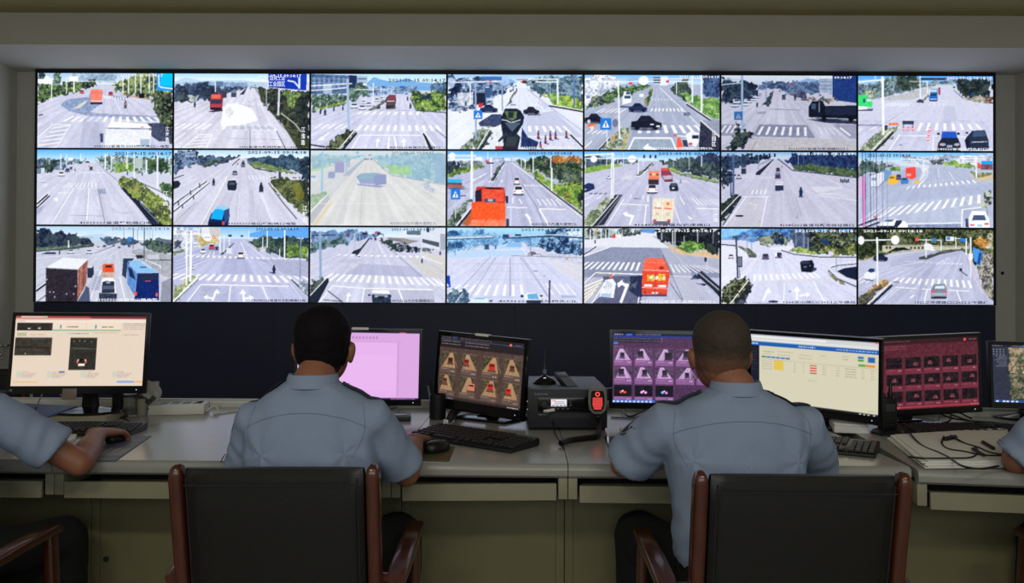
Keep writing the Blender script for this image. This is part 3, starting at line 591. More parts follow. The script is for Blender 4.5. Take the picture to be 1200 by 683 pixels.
def feed_17():
    s = Painter((20, 33, 1150, 655), seed=17, base=0xc6c8e0)
    s.g(0x4c9cf0, 0xa0ccf4, 33, 110); s.road(800, 90, 100, .03)
    s.f(0x384c60, 0x88a0a8, 20, 110, 200, 80, 300, 33, 520, 33, 560, 100, 860, 60, 860, 90, 560, 140, 300, 200, 20, 240, w=6, c3=0xb0c890); s.f(0x1c2c30, 0x48584c, 350, 33, 520, 33, 530, 130, 420, 160, 350, 130, w=7); s.f(0x64785c, 0xc8ccc0, 70, 160, 160, 150, 160, 215, 80, 215, w=5)
    s.p(0xccd0e4, 180, 220, 620, 120, 760, 105, 830, 105, 920, 225, 1150, 280, 1150, 400, 20, 400, 20, 250, a=.7)
    s.p(0xa8aaa0, 240, 225, 560, 140, 610, 145, 600, 175, 480, 230, 250, 240, a=.5, n=.06); s.f(0x50584c, 0xa0a88c, 560, 225, 610, 180, 620, 200, 590, 225, w=3)
    s.f(0x141e28, 0x405048, 835, 70, 900, 50, 1100, 60, 1130, 110, 1130, 200, 990, 210, 900, 205, 850, 150, w=9); s.f(0x586050, 0xb8b0a0, 900, 210, 1150, 200, 1150, 265, 940, 235, w=4); s.r4(0x2c4060, 960, 170, 990, 205); s.f(0x403838, 0xc08878, 1080, 205, 1150, 210, 1150, 265, 1090, 260, w=4)
    s.l(0x586070, 8, 820, 150, 900, 222, a=.7); s.r4(0x1c2840, 540, 52, 760, 68); s.r4(0xd03848, 745, 58, 760, 72); s.r4(0xc03050, 665, 60, 678, 72); s.l(0xe8ecf4, 6, 450, 80, 605, 80); s.pole(600, 75, 600, 180, 10); s.pole(540, 33, 541, 225, 10); s.pole(318, 85, 318, 160, 6, 0xb8c8d8); s.pole(1130, 50, 1130, 205, 8, 0xc0c8d4)
    s.p(0x40d878, 20, 195, 95, 188, 105, 215, 142, 245, 142, 295, 20, 285, n=.05); s.p(0x205c60, 60, 230, 80, 220, 85, 250, 70, 260); s.r4(0xc8e0e0, 95, 225, 130, 245); s.p(0x303c60, 20, 305, 150, 308, 140, 325, 20, 325, a=.8); s.p(0xe8eaf4, 20, 285, 100, 290, 100, 312, 20, 315)
    s.z(8, (280, 255, 490, 255), (245, 285, 450, 285), duty=.4); s.z(4, (620, 262, 770, 264), (610, 278, 775, 280), duty=.15); s.p(0xd8dcec, 620, 240, 700, 225, 820, 230, 820, 290, 610, 290, a=.3)
    s.r4(0x3c7cb8, 625, 140, 685, 190); s.r4(0x2464b8, 615, 195, 685, 238); s.r4(0xb8d4f0, 622, 145, 680, 165); s.r4(0x203c60, 622, 180, 680, 198); s.r4(0xc0c8d4, 622, 222, 678, 230); s.r4(0x1c2440, 618, 236, 684, 243); s.r4(0xa04860, 690, 130, 710, 190)
    s.side(0x404858, 510, 572, 252, 25); s.bike(562, 256, 30)
    s.p(0xb0b6d0, 740, 280, 830, 280, 850, 400, 730, 430, a=.45); s.z(8, (540, 420, 1060, 430), (510, 488, 1110, 475), duty=.34); s.l(0xf0f2fc, 7, 350, 527, 690, 530); s.l(0xf0f2fc, 7, 850, 535, 1110, 540); s.l(0xf2f3fc, 10, 370, 520, 275, 655); s.l(0xf2f3fc, 9, 650, 540, 645, 655); s.l(0xa8acc0, 5, 180, 470, 400, 330)
    s.l(0x505870, 8, 20, 441, 270, 446, a=.8); s.l(0xf0f2fc, 7, 120, 480, 165, 458); s.l(0xf0f2fc, 7, 20, 490, 60, 470)
    s.r4(0x343c58, 393, 404, 488, 434); s.l(0x343c58, 5, 400, 434, 400, 465); s.l(0x343c58, 5, 480, 434, 480, 465)
    for x in (400, 438, 478): s.r4(0xf06880, x - 9, 455, x + 9, 488); s.r4(0xf8f0f4, x - 9, 468, x + 9, 475)
    for x, y in ((620, 490), (613, 530), (605, 570)): s.p(0xf06080, x - 5, y - 32, x + 5, y - 32, x + 14, y, x - 14, y); s.r4(0xf8f0f8, x - 9, y - 20, x + 9, y - 10)
    for x in (290, 318, 345): s.e(0xe87840, x, 432, 14, 12)
    s.f(0x5c6c58, 0xb8c0a8, 20, 655, 180, 500, 300, 450, 370, 450, 340, 500, 160, 655, w=6); s.rail(130, 655, 310, 475, w=8, off=25); s.p(0x2c3a50, 240, 440, 270, 445, 265, 480, 240, 490)
    s.pole(226, 40, 234, 520, 20, 0xeef2fa); s.l(0xe8f0fa, 12, 20, 86, 245, 66); s.pole(165, 33, 165, 66, 9, 0xc8dcf0); s.e(0x60687c, 380, 605, 14, 6, a=.6)
    s.p(0x1c2438, 690, 590, 720, 545, 855, 545, 875, 595, 875, 655, 680, 655); s.p(0x2454c0, 722, 492, 838, 492, 850, 545, 715, 545); s.e(0x98a8c0, 728, 600, 26, 12); s.e(0x98a8c0, 845, 600, 24, 12); s.r4(0xe0a0a8, 705, 590, 730, 605); s.r4(0xe0a0a8, 838, 588, 862, 603); s.r4(0xa0b0c8, 762, 605, 808, 622); s.e(0x202840, 692, 512, 14, 9); s.e(0x202840, 858, 510, 14, 9)
    s.p(0x242e48, 920, 545, 975, 485, 1080, 480, 1110, 560, 1115, 640, 950, 645); s.p(0x3c5478, 985, 490, 1075, 487, 1095, 530, 975, 535); s.p(0x141a34, 910, 560, 950, 540, 950, 655, 925, 630); s.l(0xc8d0dc, 6, 965, 580, 1105, 575); s.e(0x283048, 930, 503, 12, 9)
    return s.out()
def feed_21():
    s = Painter((30, 24, 1168, 655), seed=21, base=0xcacce0)
    s.g(0x5cb0f8, 0xd0e8fc, 24, 130); s.road(480, 95, 110, .03)
    s.f(0x34485c, 0x88a0b0, 30, 115, 150, 100, 400, 105, 470, 100, 400, 130, 200, 200, 30, 225, w=5, c3=0xe0e8f0); s.f(0x1c2830, 0x4c6050, 100, 130, 180, 110, 210, 150, 180, 190, 60, 215, w=6); s.r4(0xe4ecf4, 290, 95, 335, 118); s.l(0x38445a, 14, 30, 178, 220, 150); s.r4(0xccd6e2, 65, 180, 95, 225)
    s.f(0x344c48, 0xa0b4b0, 520, 95, 700, 80, 900, 90, 1168, 90, 1168, 230, 860, 215, 620, 200, w=6, c3=0xeef2f6); s.f(0x486c38, 0xa0bc60, 690, 140, 800, 130, 850, 170, 840, 215, 700, 215, w=6); s.f(0x20342c, 0x4c6844, 960, 110, 1100, 100, 1150, 210, 980, 220, w=8); s.f(0x2c4434, 0x70905c, 1050, 300, 1168, 290, 1168, 420, 1100, 400, w=6)
    s.p(0xc8cce0, 610, 215, 800, 225, 1168, 235, 1168, 290, 1000, 300, 860, 280, 720, 260, a=.9)
    for x, y0, y1, w in ((605, 60, 195, 10), (655, 80, 190, 10), (788, 40, 185, 9), (848, 50, 270, 12), (950, 110, 225, 12), (232, 60, 180, 8), (278, 60, 165, 6), (400, 60, 110, 5), (135, 90, 150, 6)): s.pole(x, y0, x, y1, w)
    s.r4(0xb0c0bc, 855, 95, 920, 180)
    s.l(0x888ca4, 5, 520, 110, 620, 215, 720, 290); s.p(0xb8bacc, 500, 300, 560, 300, 640, 655, 560, 655, a=.3)
    s.z(9, (300, 302, 550, 298), (240, 342, 560, 338), duty=.3); s.z(9, (400, 212, 600, 212), (390, 224, 610, 224), duty=.4); s.l(0xe8e8f6, 6, 200, 388, 310, 386); s.l(0xe0e0f0, 5, 330, 350, 560, 348)
    s.l(0xf4f5ff, 8, 340, 350, 155, 655); s.l(0xf4f5ff, 9, 470, 345, 455, 620); s.l(0x6c7088, 5, 545, 350, 605, 630); s.l(0x888ca0, 4, 310, 575, 590, 580, a=.7); s.l(0x888ca0, 4, 660, 520, 740, 555, 840, 550, a=.7); s.p(0x9ca4bc, 550, 350, 605, 350, 615, 395, 555, 398, n=.06)
    s.p(0xf0f0fa, 170, 435, 200, 428, 215, 450, 190, 460); s.l(0xe8e8f6, 10, 375, 420, 350, 495, a=.6); s.l(0xe8e8f6, 9, 535, 410, 555, 495, a=.6); s.l(0xf0f0fa, 7, 85, 335, 120, 315); s.l(0x9498b0, 5, 30, 300, 110, 302)
    s.car(0xf0f4fa, 236, 245, 50, 36, front=True); s.car(0x3c5078, 288, 210, 38, 28, front=True); s.car(0x344870, 318, 190, 26, 20, front=True); s.car(0x304060, 487, 195, 26, 28); s.car(0x605868, 455, 135, 34, 14); s.e(0xc8a078, 470, 165, 12, 9); s.bike(352, 205, 22); s.bike(792, 235, 30); s.bike(915, 240, 30)
    s.rail(30, 470, 120, 390, w=6, off=12); s.rail(30, 505, 140, 400, w=6, off=8); s.p(0x8c94b4, 30, 520, 100, 490, 70, 540, 30, 575, a=.6)
    s.p(0xd8dae8, 860, 285, 900, 275, 1168, 440, 1168, 480, a=.9); s.l(0x303848, 6, 860, 280, 1040, 360, 1168, 430)
    s.p(0x1c2438, 720, 300, 740, 290, 900, 460, 1060, 600, 1100, 655, 1000, 655, 860, 480, 740, 350); s.l(0x8c98b0, 6, 900, 470, 1060, 640)
    s.f(0x3c4838, 0x90a050, 722, 270, 760, 245, 830, 260, 960, 350, 1150, 480, 1168, 655, 1090, 640, 930, 490, 780, 360, 725, 310, w=5, c3=0xd0d878); s.f(0xb06850, 0xc08868, 840, 330, 880, 340, 875, 360, 850, 350, w=4)
    s.pole(1043, 45, 1043, 350, 13)
    return s.out()
def feed_22():
    s = Painter((25, 30, 1150, 655), seed=22, base=0xccccdf)
    s.g(0xb0d4f4, 0xe4eefa, 30, 100); s.road(590, 90, 100, .03)
    s.f(0x243450, 0x5c7490, 220, 90, 320, 70, 420, 85, 580, 85, 500, 120, 280, 180, 220, 150, w=5); s.f(0x1c2a48, 0x8098b8, 25, 60, 100, 40, 210, 40, 220, 140, 120, 180, 25, 230, w=6); s.p(0xa8bcd4, 120, 50, 205, 40, 210, 90, 120, 90, a=.7); s.l(0x506888, 6, 120, 68, 205, 65)
    s.f(0x2c3c40, 0x607060, 265, 140, 400, 110, 440, 120, 280, 180, w=4)
    s.f(0x243850, 0x506c80, 620, 95, 800, 75, 1050, 90, 1150, 80, 1150, 250, 1000, 200, 800, 160, 680, 140, w=6); s.f(0x182438, 0x304858, 1060, 110, 1150, 90, 1150, 270, 1080, 250, w=8)
    s.f(0x58704c, 0x8ca060, 650, 120, 830, 150, 1040, 225, 1000, 232, 880, 205, 700, 180, w=4)
    s.f(0x303c2c, 0x788050, 815, 290, 850, 260, 960, 250, 1080, 260, 1150, 300, 1150, 600, 1060, 540, 900, 390, w=6); s.f(0x64682c, 0x787838, 1010, 330, 1070, 310, 1100, 360, 1090, 450, 1050, 440, w=4); s.f(0x20282c, 0x384440, 1080, 270, 1150, 260, 1150, 500, 1100, 440, w=7)
    s.l(0x384050, 9, 640, 130, 700, 182, 880, 212); s.l(0xdfe1ee, 7, 880, 262, 830, 272, 820, 295, 940, 430, 1080, 590, 1150, 655); s.l(0x283040, 8, 812, 300, 930, 460, 1050, 600); s.r4(0x3c4458, 895, 210, 918, 262)
    s.l(0x485068, 8, 575, 98, 510, 158); s.l(0xf2f3fc, 8, 470, 250, 420, 350, 255, 650); s.l(0xe8e8f6, 7, 575, 380, 560, 620, a=.6); s.l(0xe8e8f6, 8, 755, 400, 850, 630); s.p(0xb4b6c8, 460, 380, 530, 380, 490, 500, 400, 500, a=.5); s.p(0xb0b2c6, 650, 360, 690, 360, 700, 640, 650, 640, a=.45); s.l(0xd8d8ea, 5, 390, 292, 470, 292); s.z(6, (640, 240, 820, 245), (655, 275, 830, 275), duty=.35, a=.6)
    s.p(0xbcbcc8, 60, 560, 220, 455, 230, 470, 100, 655, 25, 655, a=.6); s.l(0x8c90a4, 4, 25, 645, 210, 465)
    s.l(0x344058, 9, 25, 485, 150, 390, 300, 290); s.l(0xe8ecf4, 7, 25, 470, 290, 288); s.l(0x344058, 9, 25, 545, 180, 420, 325, 300); s.l(0xf0f2f8, 9, 25, 530, 320, 296)
    for x, y in ((65, 470), (165, 380), (100, 495), (190, 420), (240, 320)): s.l(0x283248, 9, x, y - 15, x + 4, y + 22)
    s.p(0x1c2438, 25, 290, 65, 285, 85, 310, 70, 340, 25, 358); s.l(0x384050, 8, 25, 270, 110, 238)
    s.bike(358, 322, 58, 0x1c2438); s.bike(752, 375, 78, 0x1c2840); s.r4(0x203048, 735, 335, 772, 372)
    s.car(0x7c90a8, 534, 235, 42, 34); s.car(0xdce4ee, 545, 300, 1, 1); s.p(0x1c2434, 478, 285, 540, 280, 552, 310, 548, 352, 535, 368, 475, 362, 470, 320); s.r4(0x48546c, 485, 300, 535, 318); s.l(0xdce4ee, 7, 480, 280, 520, 272, 545, 276, 550, 300)
    s.car(0x566880, 602, 168, 32, 38); s.r4(0x404c64, 595, 118, 612, 135); s.bike(556, 152, 18)
    s.p(0x0c2454, 320, 610, 340, 555, 430, 500, 490, 510, 492, 580, 480, 655, 312, 655); s.p(0x10aaf0, 345, 560, 370, 520, 430, 515, 450, 530, 430, 610, 335, 600); s.p(0x88c8f0, 372, 500, 450, 495, 490, 515, 450, 530, 385, 515); s.p(0x304c80, 445, 540, 485, 520, 490, 600, 450, 640); s.r4(0x0c1838, 315, 625, 440, 655); s.r4(0xd04858, 432, 622, 450, 652)
    return s.out()
def feed_23():
    s = Painter((25, 30, 1148, 655), seed=23, base=0xe2e2e2)
    s.g(0xd8e8ec, 0xc0dcec, 30, 110); s.road(490, 80, 100, .03)
    s.f(0x90b8cc, 0xb4d4d8, 25, 60, 250, 70, 470, 75, 400, 100, 230, 145, 25, 200, w=5); s.p(0xb8dcb0, 25, 195, 230, 145, 240, 150, 25, 215)
    s.f(0x88b4cc, 0xacd0dc, 540, 80, 640, 70, 760, 60, 1148, 50, 1148, 300, 900, 265, 700, 225, 600, 150, w=5); s.f(0x98d090, 0xb0dca0, 620, 150, 720, 155, 840, 165, 868, 205, 850, 235, 700, 225, w=4); s.p(0x94b4d4, 1060, 60, 1148, 60, 1148, 310, 1060, 290, a=.7)
    s.l(0x9cb0bc, 7, 540, 100, 700, 235, 900, 270, 1148, 315); s.p(0xcfd6dc, 25, 230, 300, 160, 460, 90, 470, 90, 200, 420, 25, 600, a=.5)
    s.pole(322, 60, 322, 220, 9, 0x9cc4e4); s.r4(0x9ca0cc, 228, 130, 305, 215); s.r4(0xb0b0d4, 235, 115, 290, 130); s.r4(0xb8bcd8, 325, 118, 355, 170); s.p(0xa8b4cc, 290, 240, 330, 205, 480, 85, 490, 90, 350, 240, a=.8)
    s.p(0x94a4cc, 170, 230, 180, 205, 225, 205, 232, 240, 220, 262, 172, 262); s.p(0xd8e4f0, 25, 240, 70, 235, 80, 265, 70, 285, 25, 290); s.r4(0x90a8c8, 30, 240, 68, 256)
    s.p(0x98a4d0, 405, 245, 445, 220, 560, 215, 655, 230, 655, 310, 440, 305); s.p(0x88b8c8, 440, 225, 560, 222, 545, 260, 430, 265); s.p(0x8c98c8, 550, 240, 650, 232, 650, 310, 560, 320); s.p(0x94a0cc, 405, 305, 650, 325, 600, 338, 420, 318)
    s.f(0xa8b8d4, 0xd0d8e4, 920, 300, 1000, 290, 1060, 370, 990, 350, w=6); s.pole(124, 40, 120, 385, 17, 0x9ccce4)
    s.f(0x90b098, 0xb8d0a8, 25, 540, 25, 400, 140, 380, 175, 385, 30, 530, w=5); s.l(0xf4f6f8, 8, 25, 540, 175, 390); s.p(0xa8b0b8, 25, 620, 25, 560, 170, 400, 190, 430, 40, 640, a=.6); s.l(0xe8cc8c, 26, 60, 650, 200, 460, a=.55)
    s.l(0xf4f4f4, 5, 40, 470, 1148, 470, a=.6); s.l(0xc4c4cc, 6, 450, 360, 440, 640, a=.8); s.l(0xf6f6f6, 7, 660, 380, 800, 620, a=.8); s.p(0xd0d0d4, 310, 400, 350, 370, 300, 640, 240, 640, a=.5); s.l(0xc0c8d0, 6, 655, 250, 655, 300); s.l(0xf8f8f8, 6, 1130, 490, 1148, 560)
    s.r4(0xe08898, 505, 62, 530, 75); s.e(0x80b8e0, 413, 48, 12, 10)
    for x in (480, 500, 530): s.car(0xc8ccd8, x, 108, 16, 12)
    return s.out(.99, (1, 1, 1), .1, 0xe8eef4, grain=.03)
def feed_24():
    s = Painter((28, 28, 1148, 655), seed=24, base=0xb4b8d4)
    s.g(0x58a8ec, 0xc4e0f8, 28, 115); s.road(530, 110, 120, .04)
    s.p(0x28489c, 330, 100, 560, 90, 720, 95, 700, 120, 340, 125, a=.25); s.f(0x90a0b8, 0xe4ecf4, 380, 85, 700, 90, 700, 115, 380, 125, w=3)
    s.f(0x182038, 0x40505c, 28, 110, 100, 130, 140, 170, 120, 210, 28, 215, w=8); s.f(0x405c34, 0x90ac54, 28, 215, 120, 165, 330, 148, 320, 165, 100, 235, 28, 250, w=4); s.f(0x3c4c50, 0x8c9ca0, 120, 110, 330, 115, 330, 150, 130, 160, w=5)
    s.r4(0xe4eaf2, 258, 80, 315, 110); s.r4(0xc85868, 345, 100, 370, 125)
    s.f(0x1c2c28, 0x5c7450, 590, 115, 700, 90, 850, 80, 1000, 65, 1148, 80, 1148, 330, 1000, 300, 800, 200, 640, 160, w=7, c3=0x90887c); s.f(0x8c5830, 0xe0a060, 850, 95, 960, 65, 1130, 70, 1140, 110, 1000, 105, 880, 120, w=6); s.f(0x486c30, 0x98b850, 640, 165, 780, 210, 930, 300, 1148, 310, 1148, 530, 1000, 440, 820, 300, w=5, c3=0xd09050); s.f(0x101c20, 0x384840, 1090, 380, 1148, 350, 1148, 500, 1100, 440, w=6); s.f(0x202c28, 0x708070, 880, 180, 1040, 180, 1130, 260, 1040, 290, 900, 240, w=6)
    for x, y0, y1, w in ((738, 70, 210, 8), (640, 95, 165, 6), (672, 95, 180, 6), (884, 70, 170, 8), (890, 165, 360, 14), (362, 40, 110, 5), (430, 40, 110, 4)): s.pole(x, y0, x, y1, w)
    s.l(0xe8eaf4, 6, 560, 125, 760, 270, 1148, 590); s.l(0x283038, 12, 750, 255, 900, 375, 1148, 560); s.l(0xd8d4cc, 6, 755, 268, 895, 395, 1148, 575)
    s.f(0x2c3838, 0x60706c, 385, 270, 440, 170, 495, 125, 500, 140, 420, 270, w=3); s.l(0xe8eaf4, 5, 365, 285, 410, 285, 500, 140)
    s.pole(392, 80, 392, 250, 11); s.l(0x1c2438, 10, 350, 130, 410, 130)
    s.d(0xf4f5ff, 5, 9, (350, 215), (180, 310), 3); s.l(0xf4f5ff, 6, 350, 215, 240, 270); s.z(4, (340, 265, 400, 270), (200, 330, 300, 335), duty=.2)
    s.z(6, (660, 305, 800, 310), (670, 322, 830, 325), duty=.35); s.z(5, (765, 425, 960, 430), (800, 478, 1010, 482), duty=.25)
    s.p(0xc0c4dc, 790, 510, 1040, 515, 1148, 620, 1148, 655, 870, 655, a=.7); s.l(0xf4f5ff, 8, 785, 508, 1010, 512); s.l(0xf4f5ff, 14, 790, 512, 870, 650); s.l(0xf4f5ff, 8, 520, 495, 690, 500); s.l(0xf4f5ff, 11, 568, 415, 570, 465); s.l(0xf0f1fb, 9, 620, 425, 645, 465); s.l(0xf4f5ff, 14, 690, 560, 730, 650); s.p(0xf4f5ff, 670, 560, 685, 545, 725, 590, 700, 590); s.l(0x7c80a0, 5, 640, 300, 760, 480, 830, 655); s.l(0xe8eaf6, 8, 555, 500, 555, 655, a=.6)
    s.car(0xeef0f6, 603, 302, 52, 56); s.car(0xf0f2f8, 617, 390, 80, 72); s.e(0xd8a040, 597, 355, 6, 4); s.e(0xf4f4f8, 480, 280, 8, 8)
    s.p(0x28b4f0, 28, 262, 150, 265, 150, 290, 28, 295); s.r4(0x5c4854, 28, 292, 150, 312); s.p(0xa06060, 28, 305, 140, 312, 180, 330, 130, 340, 28, 330); s.p(0x303858, 28, 335, 190, 340, 160, 350, 28, 345, a=.8); s.l(0x404868, 6, 130, 402, 185, 402)
    s.l(0xe8ecf4, 12, 28, 68, 265, 68); s.l(0xe8ecf4, 10, 28, 103, 230, 103); s.e(0xe8ecf4, 68, 72, 28, 30); s.pole(232, 32, 228, 425, 20, 0xe8ecf4)
    s.f(0x303c34, 0x98a8a0, 28, 655, 28, 600, 200, 430, 230, 440, 100, 655, w=6); s.rail(100, 655, 235, 485, w=8, off=20)
    s.p(0xb06038, 150, 640, 235, 520, 240, 600, 200, 655); s.p(0xc03428, 258, 400, 270, 325, 500, 330, 510, 400, 505, 460, 260, 460); s.p(0x241c30, 260, 360, 310, 345, 315, 450, 260, 450); s.p(0xe85038, 315, 350, 495, 350, 500, 450, 315, 450, n=.08); s.p(0x241420, 345, 330, 480, 335, 475, 348, 350, 345); s.r4(0x50485c, 335, 425, 430, 455); s.r4(0xa8b0c4, 365, 428, 405, 450); s.p(0xf85828, 232, 455, 340, 450, 345, 462, 508, 460, 512, 655, 215, 655, n=.08); s.p(0xf88060, 235, 600, 510, 600, 512, 655, 215, 655, n=.12)
    s.p(0x202034, 510, 405, 530, 400, 533, 460, 512, 465); s.r4(0x343858, 515, 590, 540, 655)
    s.ped(57, 345, 135, 432, 76); s.pole(96, 432, 98, 590, 8, 0xc0ccd8)
    return s.out()
def feed_25():
    s = Painter((25, 28, 1150, 655), seed=25, base=0xbcbed8)
    s.g(0x68b0f0, 0xcce4fa, 28, 110); s.road(620, 100, 110, .03)
    s.f(0x202c40, 0x5c7080, 25, 70, 120, 75, 260, 90, 350, 115, 330, 130, 25, 190, w=6); s.p(0x80a448, 25, 165, 260, 130, 360, 145, 200, 180, 25, 215, n=.12); s.f(0x384c58, 0x788c98, 330, 100, 480, 100, 470, 130, 350, 140, w=4)
    s.f(0x24303c, 0x586c68, 650, 110, 780, 95, 900, 80, 1150, 75, 1150, 250, 980, 230, 800, 190, 720, 150, w=6); s.f(0x1c2440, 0x404c68, 960, 50, 1150, 55, 1150, 130, 980, 130, w=6); s.f(0x688848, 0xa0b868, 715, 160, 760, 155, 840, 210, 1150, 265, 1150, 285, 980, 260, 800, 215, w=4)
    s.l(0x585c60, 6, 740, 180, 860, 230, 1150, 290)
    s.f(0x303c3c, 0x707c70, 450, 230, 540, 160, 590, 120, 600, 130, 530, 200, 490, 232, w=3); s.l(0xe8eaf4, 5, 450, 235, 490, 235, 600, 130); s.pole(475, 85, 475, 210, 9); s.l(0xe8ecf4, 9, 25, 88, 600, 88); s.pole(515, 60, 515, 150, 5)
    for x in (575, 618, 522): s.r4(0x283458, x - 8, 58, x + 8, 85)
    for x, y0, y1 in ((212, 70, 150), (303, 70, 130), (352, 40, 155), (765, 75, 155), (895, 75, 180), (1000, 60, 150), (38, 100, 195)): s.pole(x, y0, x, y1, 6, 0xd4dce8)
    s.z(6, (380, 225, 460, 225), (330, 262, 430, 262), duty=.25); s.z(5, (400, 180, 460, 180), (330, 258, 420, 258), duty=.2, a=.7)
    s.z(7, (950, 415, 1150, 420), (1010, 475, 1240, 470), duty=.25, a=.9); s.l(0xf2f3ff, 8, 920, 415, 980, 475); s.l(0xf2f3ff, 7, 960, 500, 1150, 505); s.z(4, (780, 262, 880, 268), (800, 285, 920, 292), duty=.25)
    s.p(0xa8acc8, 790, 400, 850, 400, 960, 655, 790, 655, a=.35); s.l(0xf2f3ff, 8, 820, 405, 860, 470); s.l(0xf0f0e4, 7, 330, 465, 560, 475); s.l(0xf4f5ff, 9, 555, 395, 555, 450); s.l(0xf0f1fb, 7, 520, 390, 512, 425); s.l(0xf0f1fb, 7, 420, 385, 405, 412); s.l(0xf2f3ff, 10, 540, 480, 525, 640); s.l(0xe8eaf6, 8, 770, 480, 830, 640); s.l(0x585c78, 6, 440, 420, 495, 422); s.l(0x7c809c, 5, 580, 400, 580, 640)
    s.p(0xf2f3fc, 345, 540, 390, 527, 380, 545, 445, 560, 410, 640, 395, 640, 415, 575, 365, 565); s.p(0xe8eaf6, 880, 555, 930, 590, 900, 590)
    s.l(0xf0f1fb, 7, 210, 655, 355, 425); s.l(0x9498b4, 4, 190, 650, 330, 430)
    s.p(0x20305c, 25, 310, 60, 290, 105, 300, 115, 340, 40, 372, 25, 370, n=.05); s.r4(0xb0b8cc, 28, 340, 45, 352)
    for i in range(4): s.l(0x484c68, 8, 70 + i * 40, 380, 95 + i * 40, 378)
    s.l(0xf2f3ff, 7, 25, 430, 100, 395); s.l(0xf2f3ff, 7, 30, 485, 60, 465); s.l(0xf2f3ff, 7, 130, 425, 170, 400)
    s.side(0xe8ecf4, 205, 250, 255, 25); s.bike(405, 182, 24, 0xc0c0c8); s.bike(825, 290, 34, 0x8c90b0)
    s.r4(0x302838, 558, 255, 645, 305); s.r4(0xf08868, 560, 190, 650, 262); s.p(0x502c38, 565, 222, 580, 208, 585, 230); s.p(0x502c38, 625, 208, 648, 225, 625, 230); s.r4(0xf8c0a0, 590, 205, 615, 225); s.l(0xd8584c, 4, 562, 248, 648, 248)
    s.p(0x8c3c50, 662, 225, 665, 165, 720, 165, 760, 225, 760, 270, 690, 275); s.r4(0xe04c50, 668, 165, 718, 188); s.p(0xb8b0c4, 675, 230, 755, 225, 758, 255, 690, 262); s.l(0x402c40, 6, 690, 276, 760, 276)
    s.car(0xf4f6fa, 590, 372, 82, 72); s.p(0x1c2838, 730, 320, 745, 290, 795, 292, 808, 330, 805, 358, 738, 358); s.r4(0x506478, 748, 298, 790, 312); s.r4(0xe0e4e8, 755, 325, 775, 340)
    s.p(0xc4c4dc, 602, 410, 620, 378, 760, 378, 778, 420); s.p(0xe4dcc8, 598, 415, 775, 420, 760, 620, 590, 600, n=.05); s.p(0xe8d0b0, 680, 440, 762, 440, 758, 510, 680, 510); s.r4(0xf0e8e0, 625, 445, 655, 490); s.p(0xe87060, 720, 445, 738, 462, 720, 480, 705, 462); s.l(0xe06058, 10, 608, 497, 665, 500); s.l(0xe06058, 10, 690, 500, 750, 506); s.l(0xf0ece0, 5, 680, 420, 672, 610); s.r4(0xa0a090, 620, 535, 650, 560, a=.4); s.r4(0xa0a090, 705, 535, 735, 560, a=.4); s.r4(0xd04c58, 598, 590, 622, 608); s.r4(0xd04c58, 715, 592, 742, 612); s.r4(0xe8e8f4, 650, 598, 690, 615); s.r4(0x686078, 600, 608, 740, 640)
    s.f(0x586850, 0xb8c0a0, 25, 655, 25, 590, 200, 420, 250, 420, 90, 655, w=6); s.p(0x2a3040, 90, 655, 280, 390, 345, 388, 190, 640); s.l(0xe0e4ec, 8, 85, 655, 310, 395); s.l(0x989ca8, 5, 130, 655, 330, 400)
    s.pole(262, 40, 258, 420, 26, 0xe4eaf2); s.l(0x9cacc4, 4, 262, 60, 258, 415); s.l(0xf0f4fa, 12, 25, 62, 275, 48); s.e(0xf0f4f8, 105, 93, 28, 28); s.e(0xf4f6fa, 422, 92, 35, 32); s.l(0xa0a8b8, 5, 395, 92, 450, 92)
    return s.out()
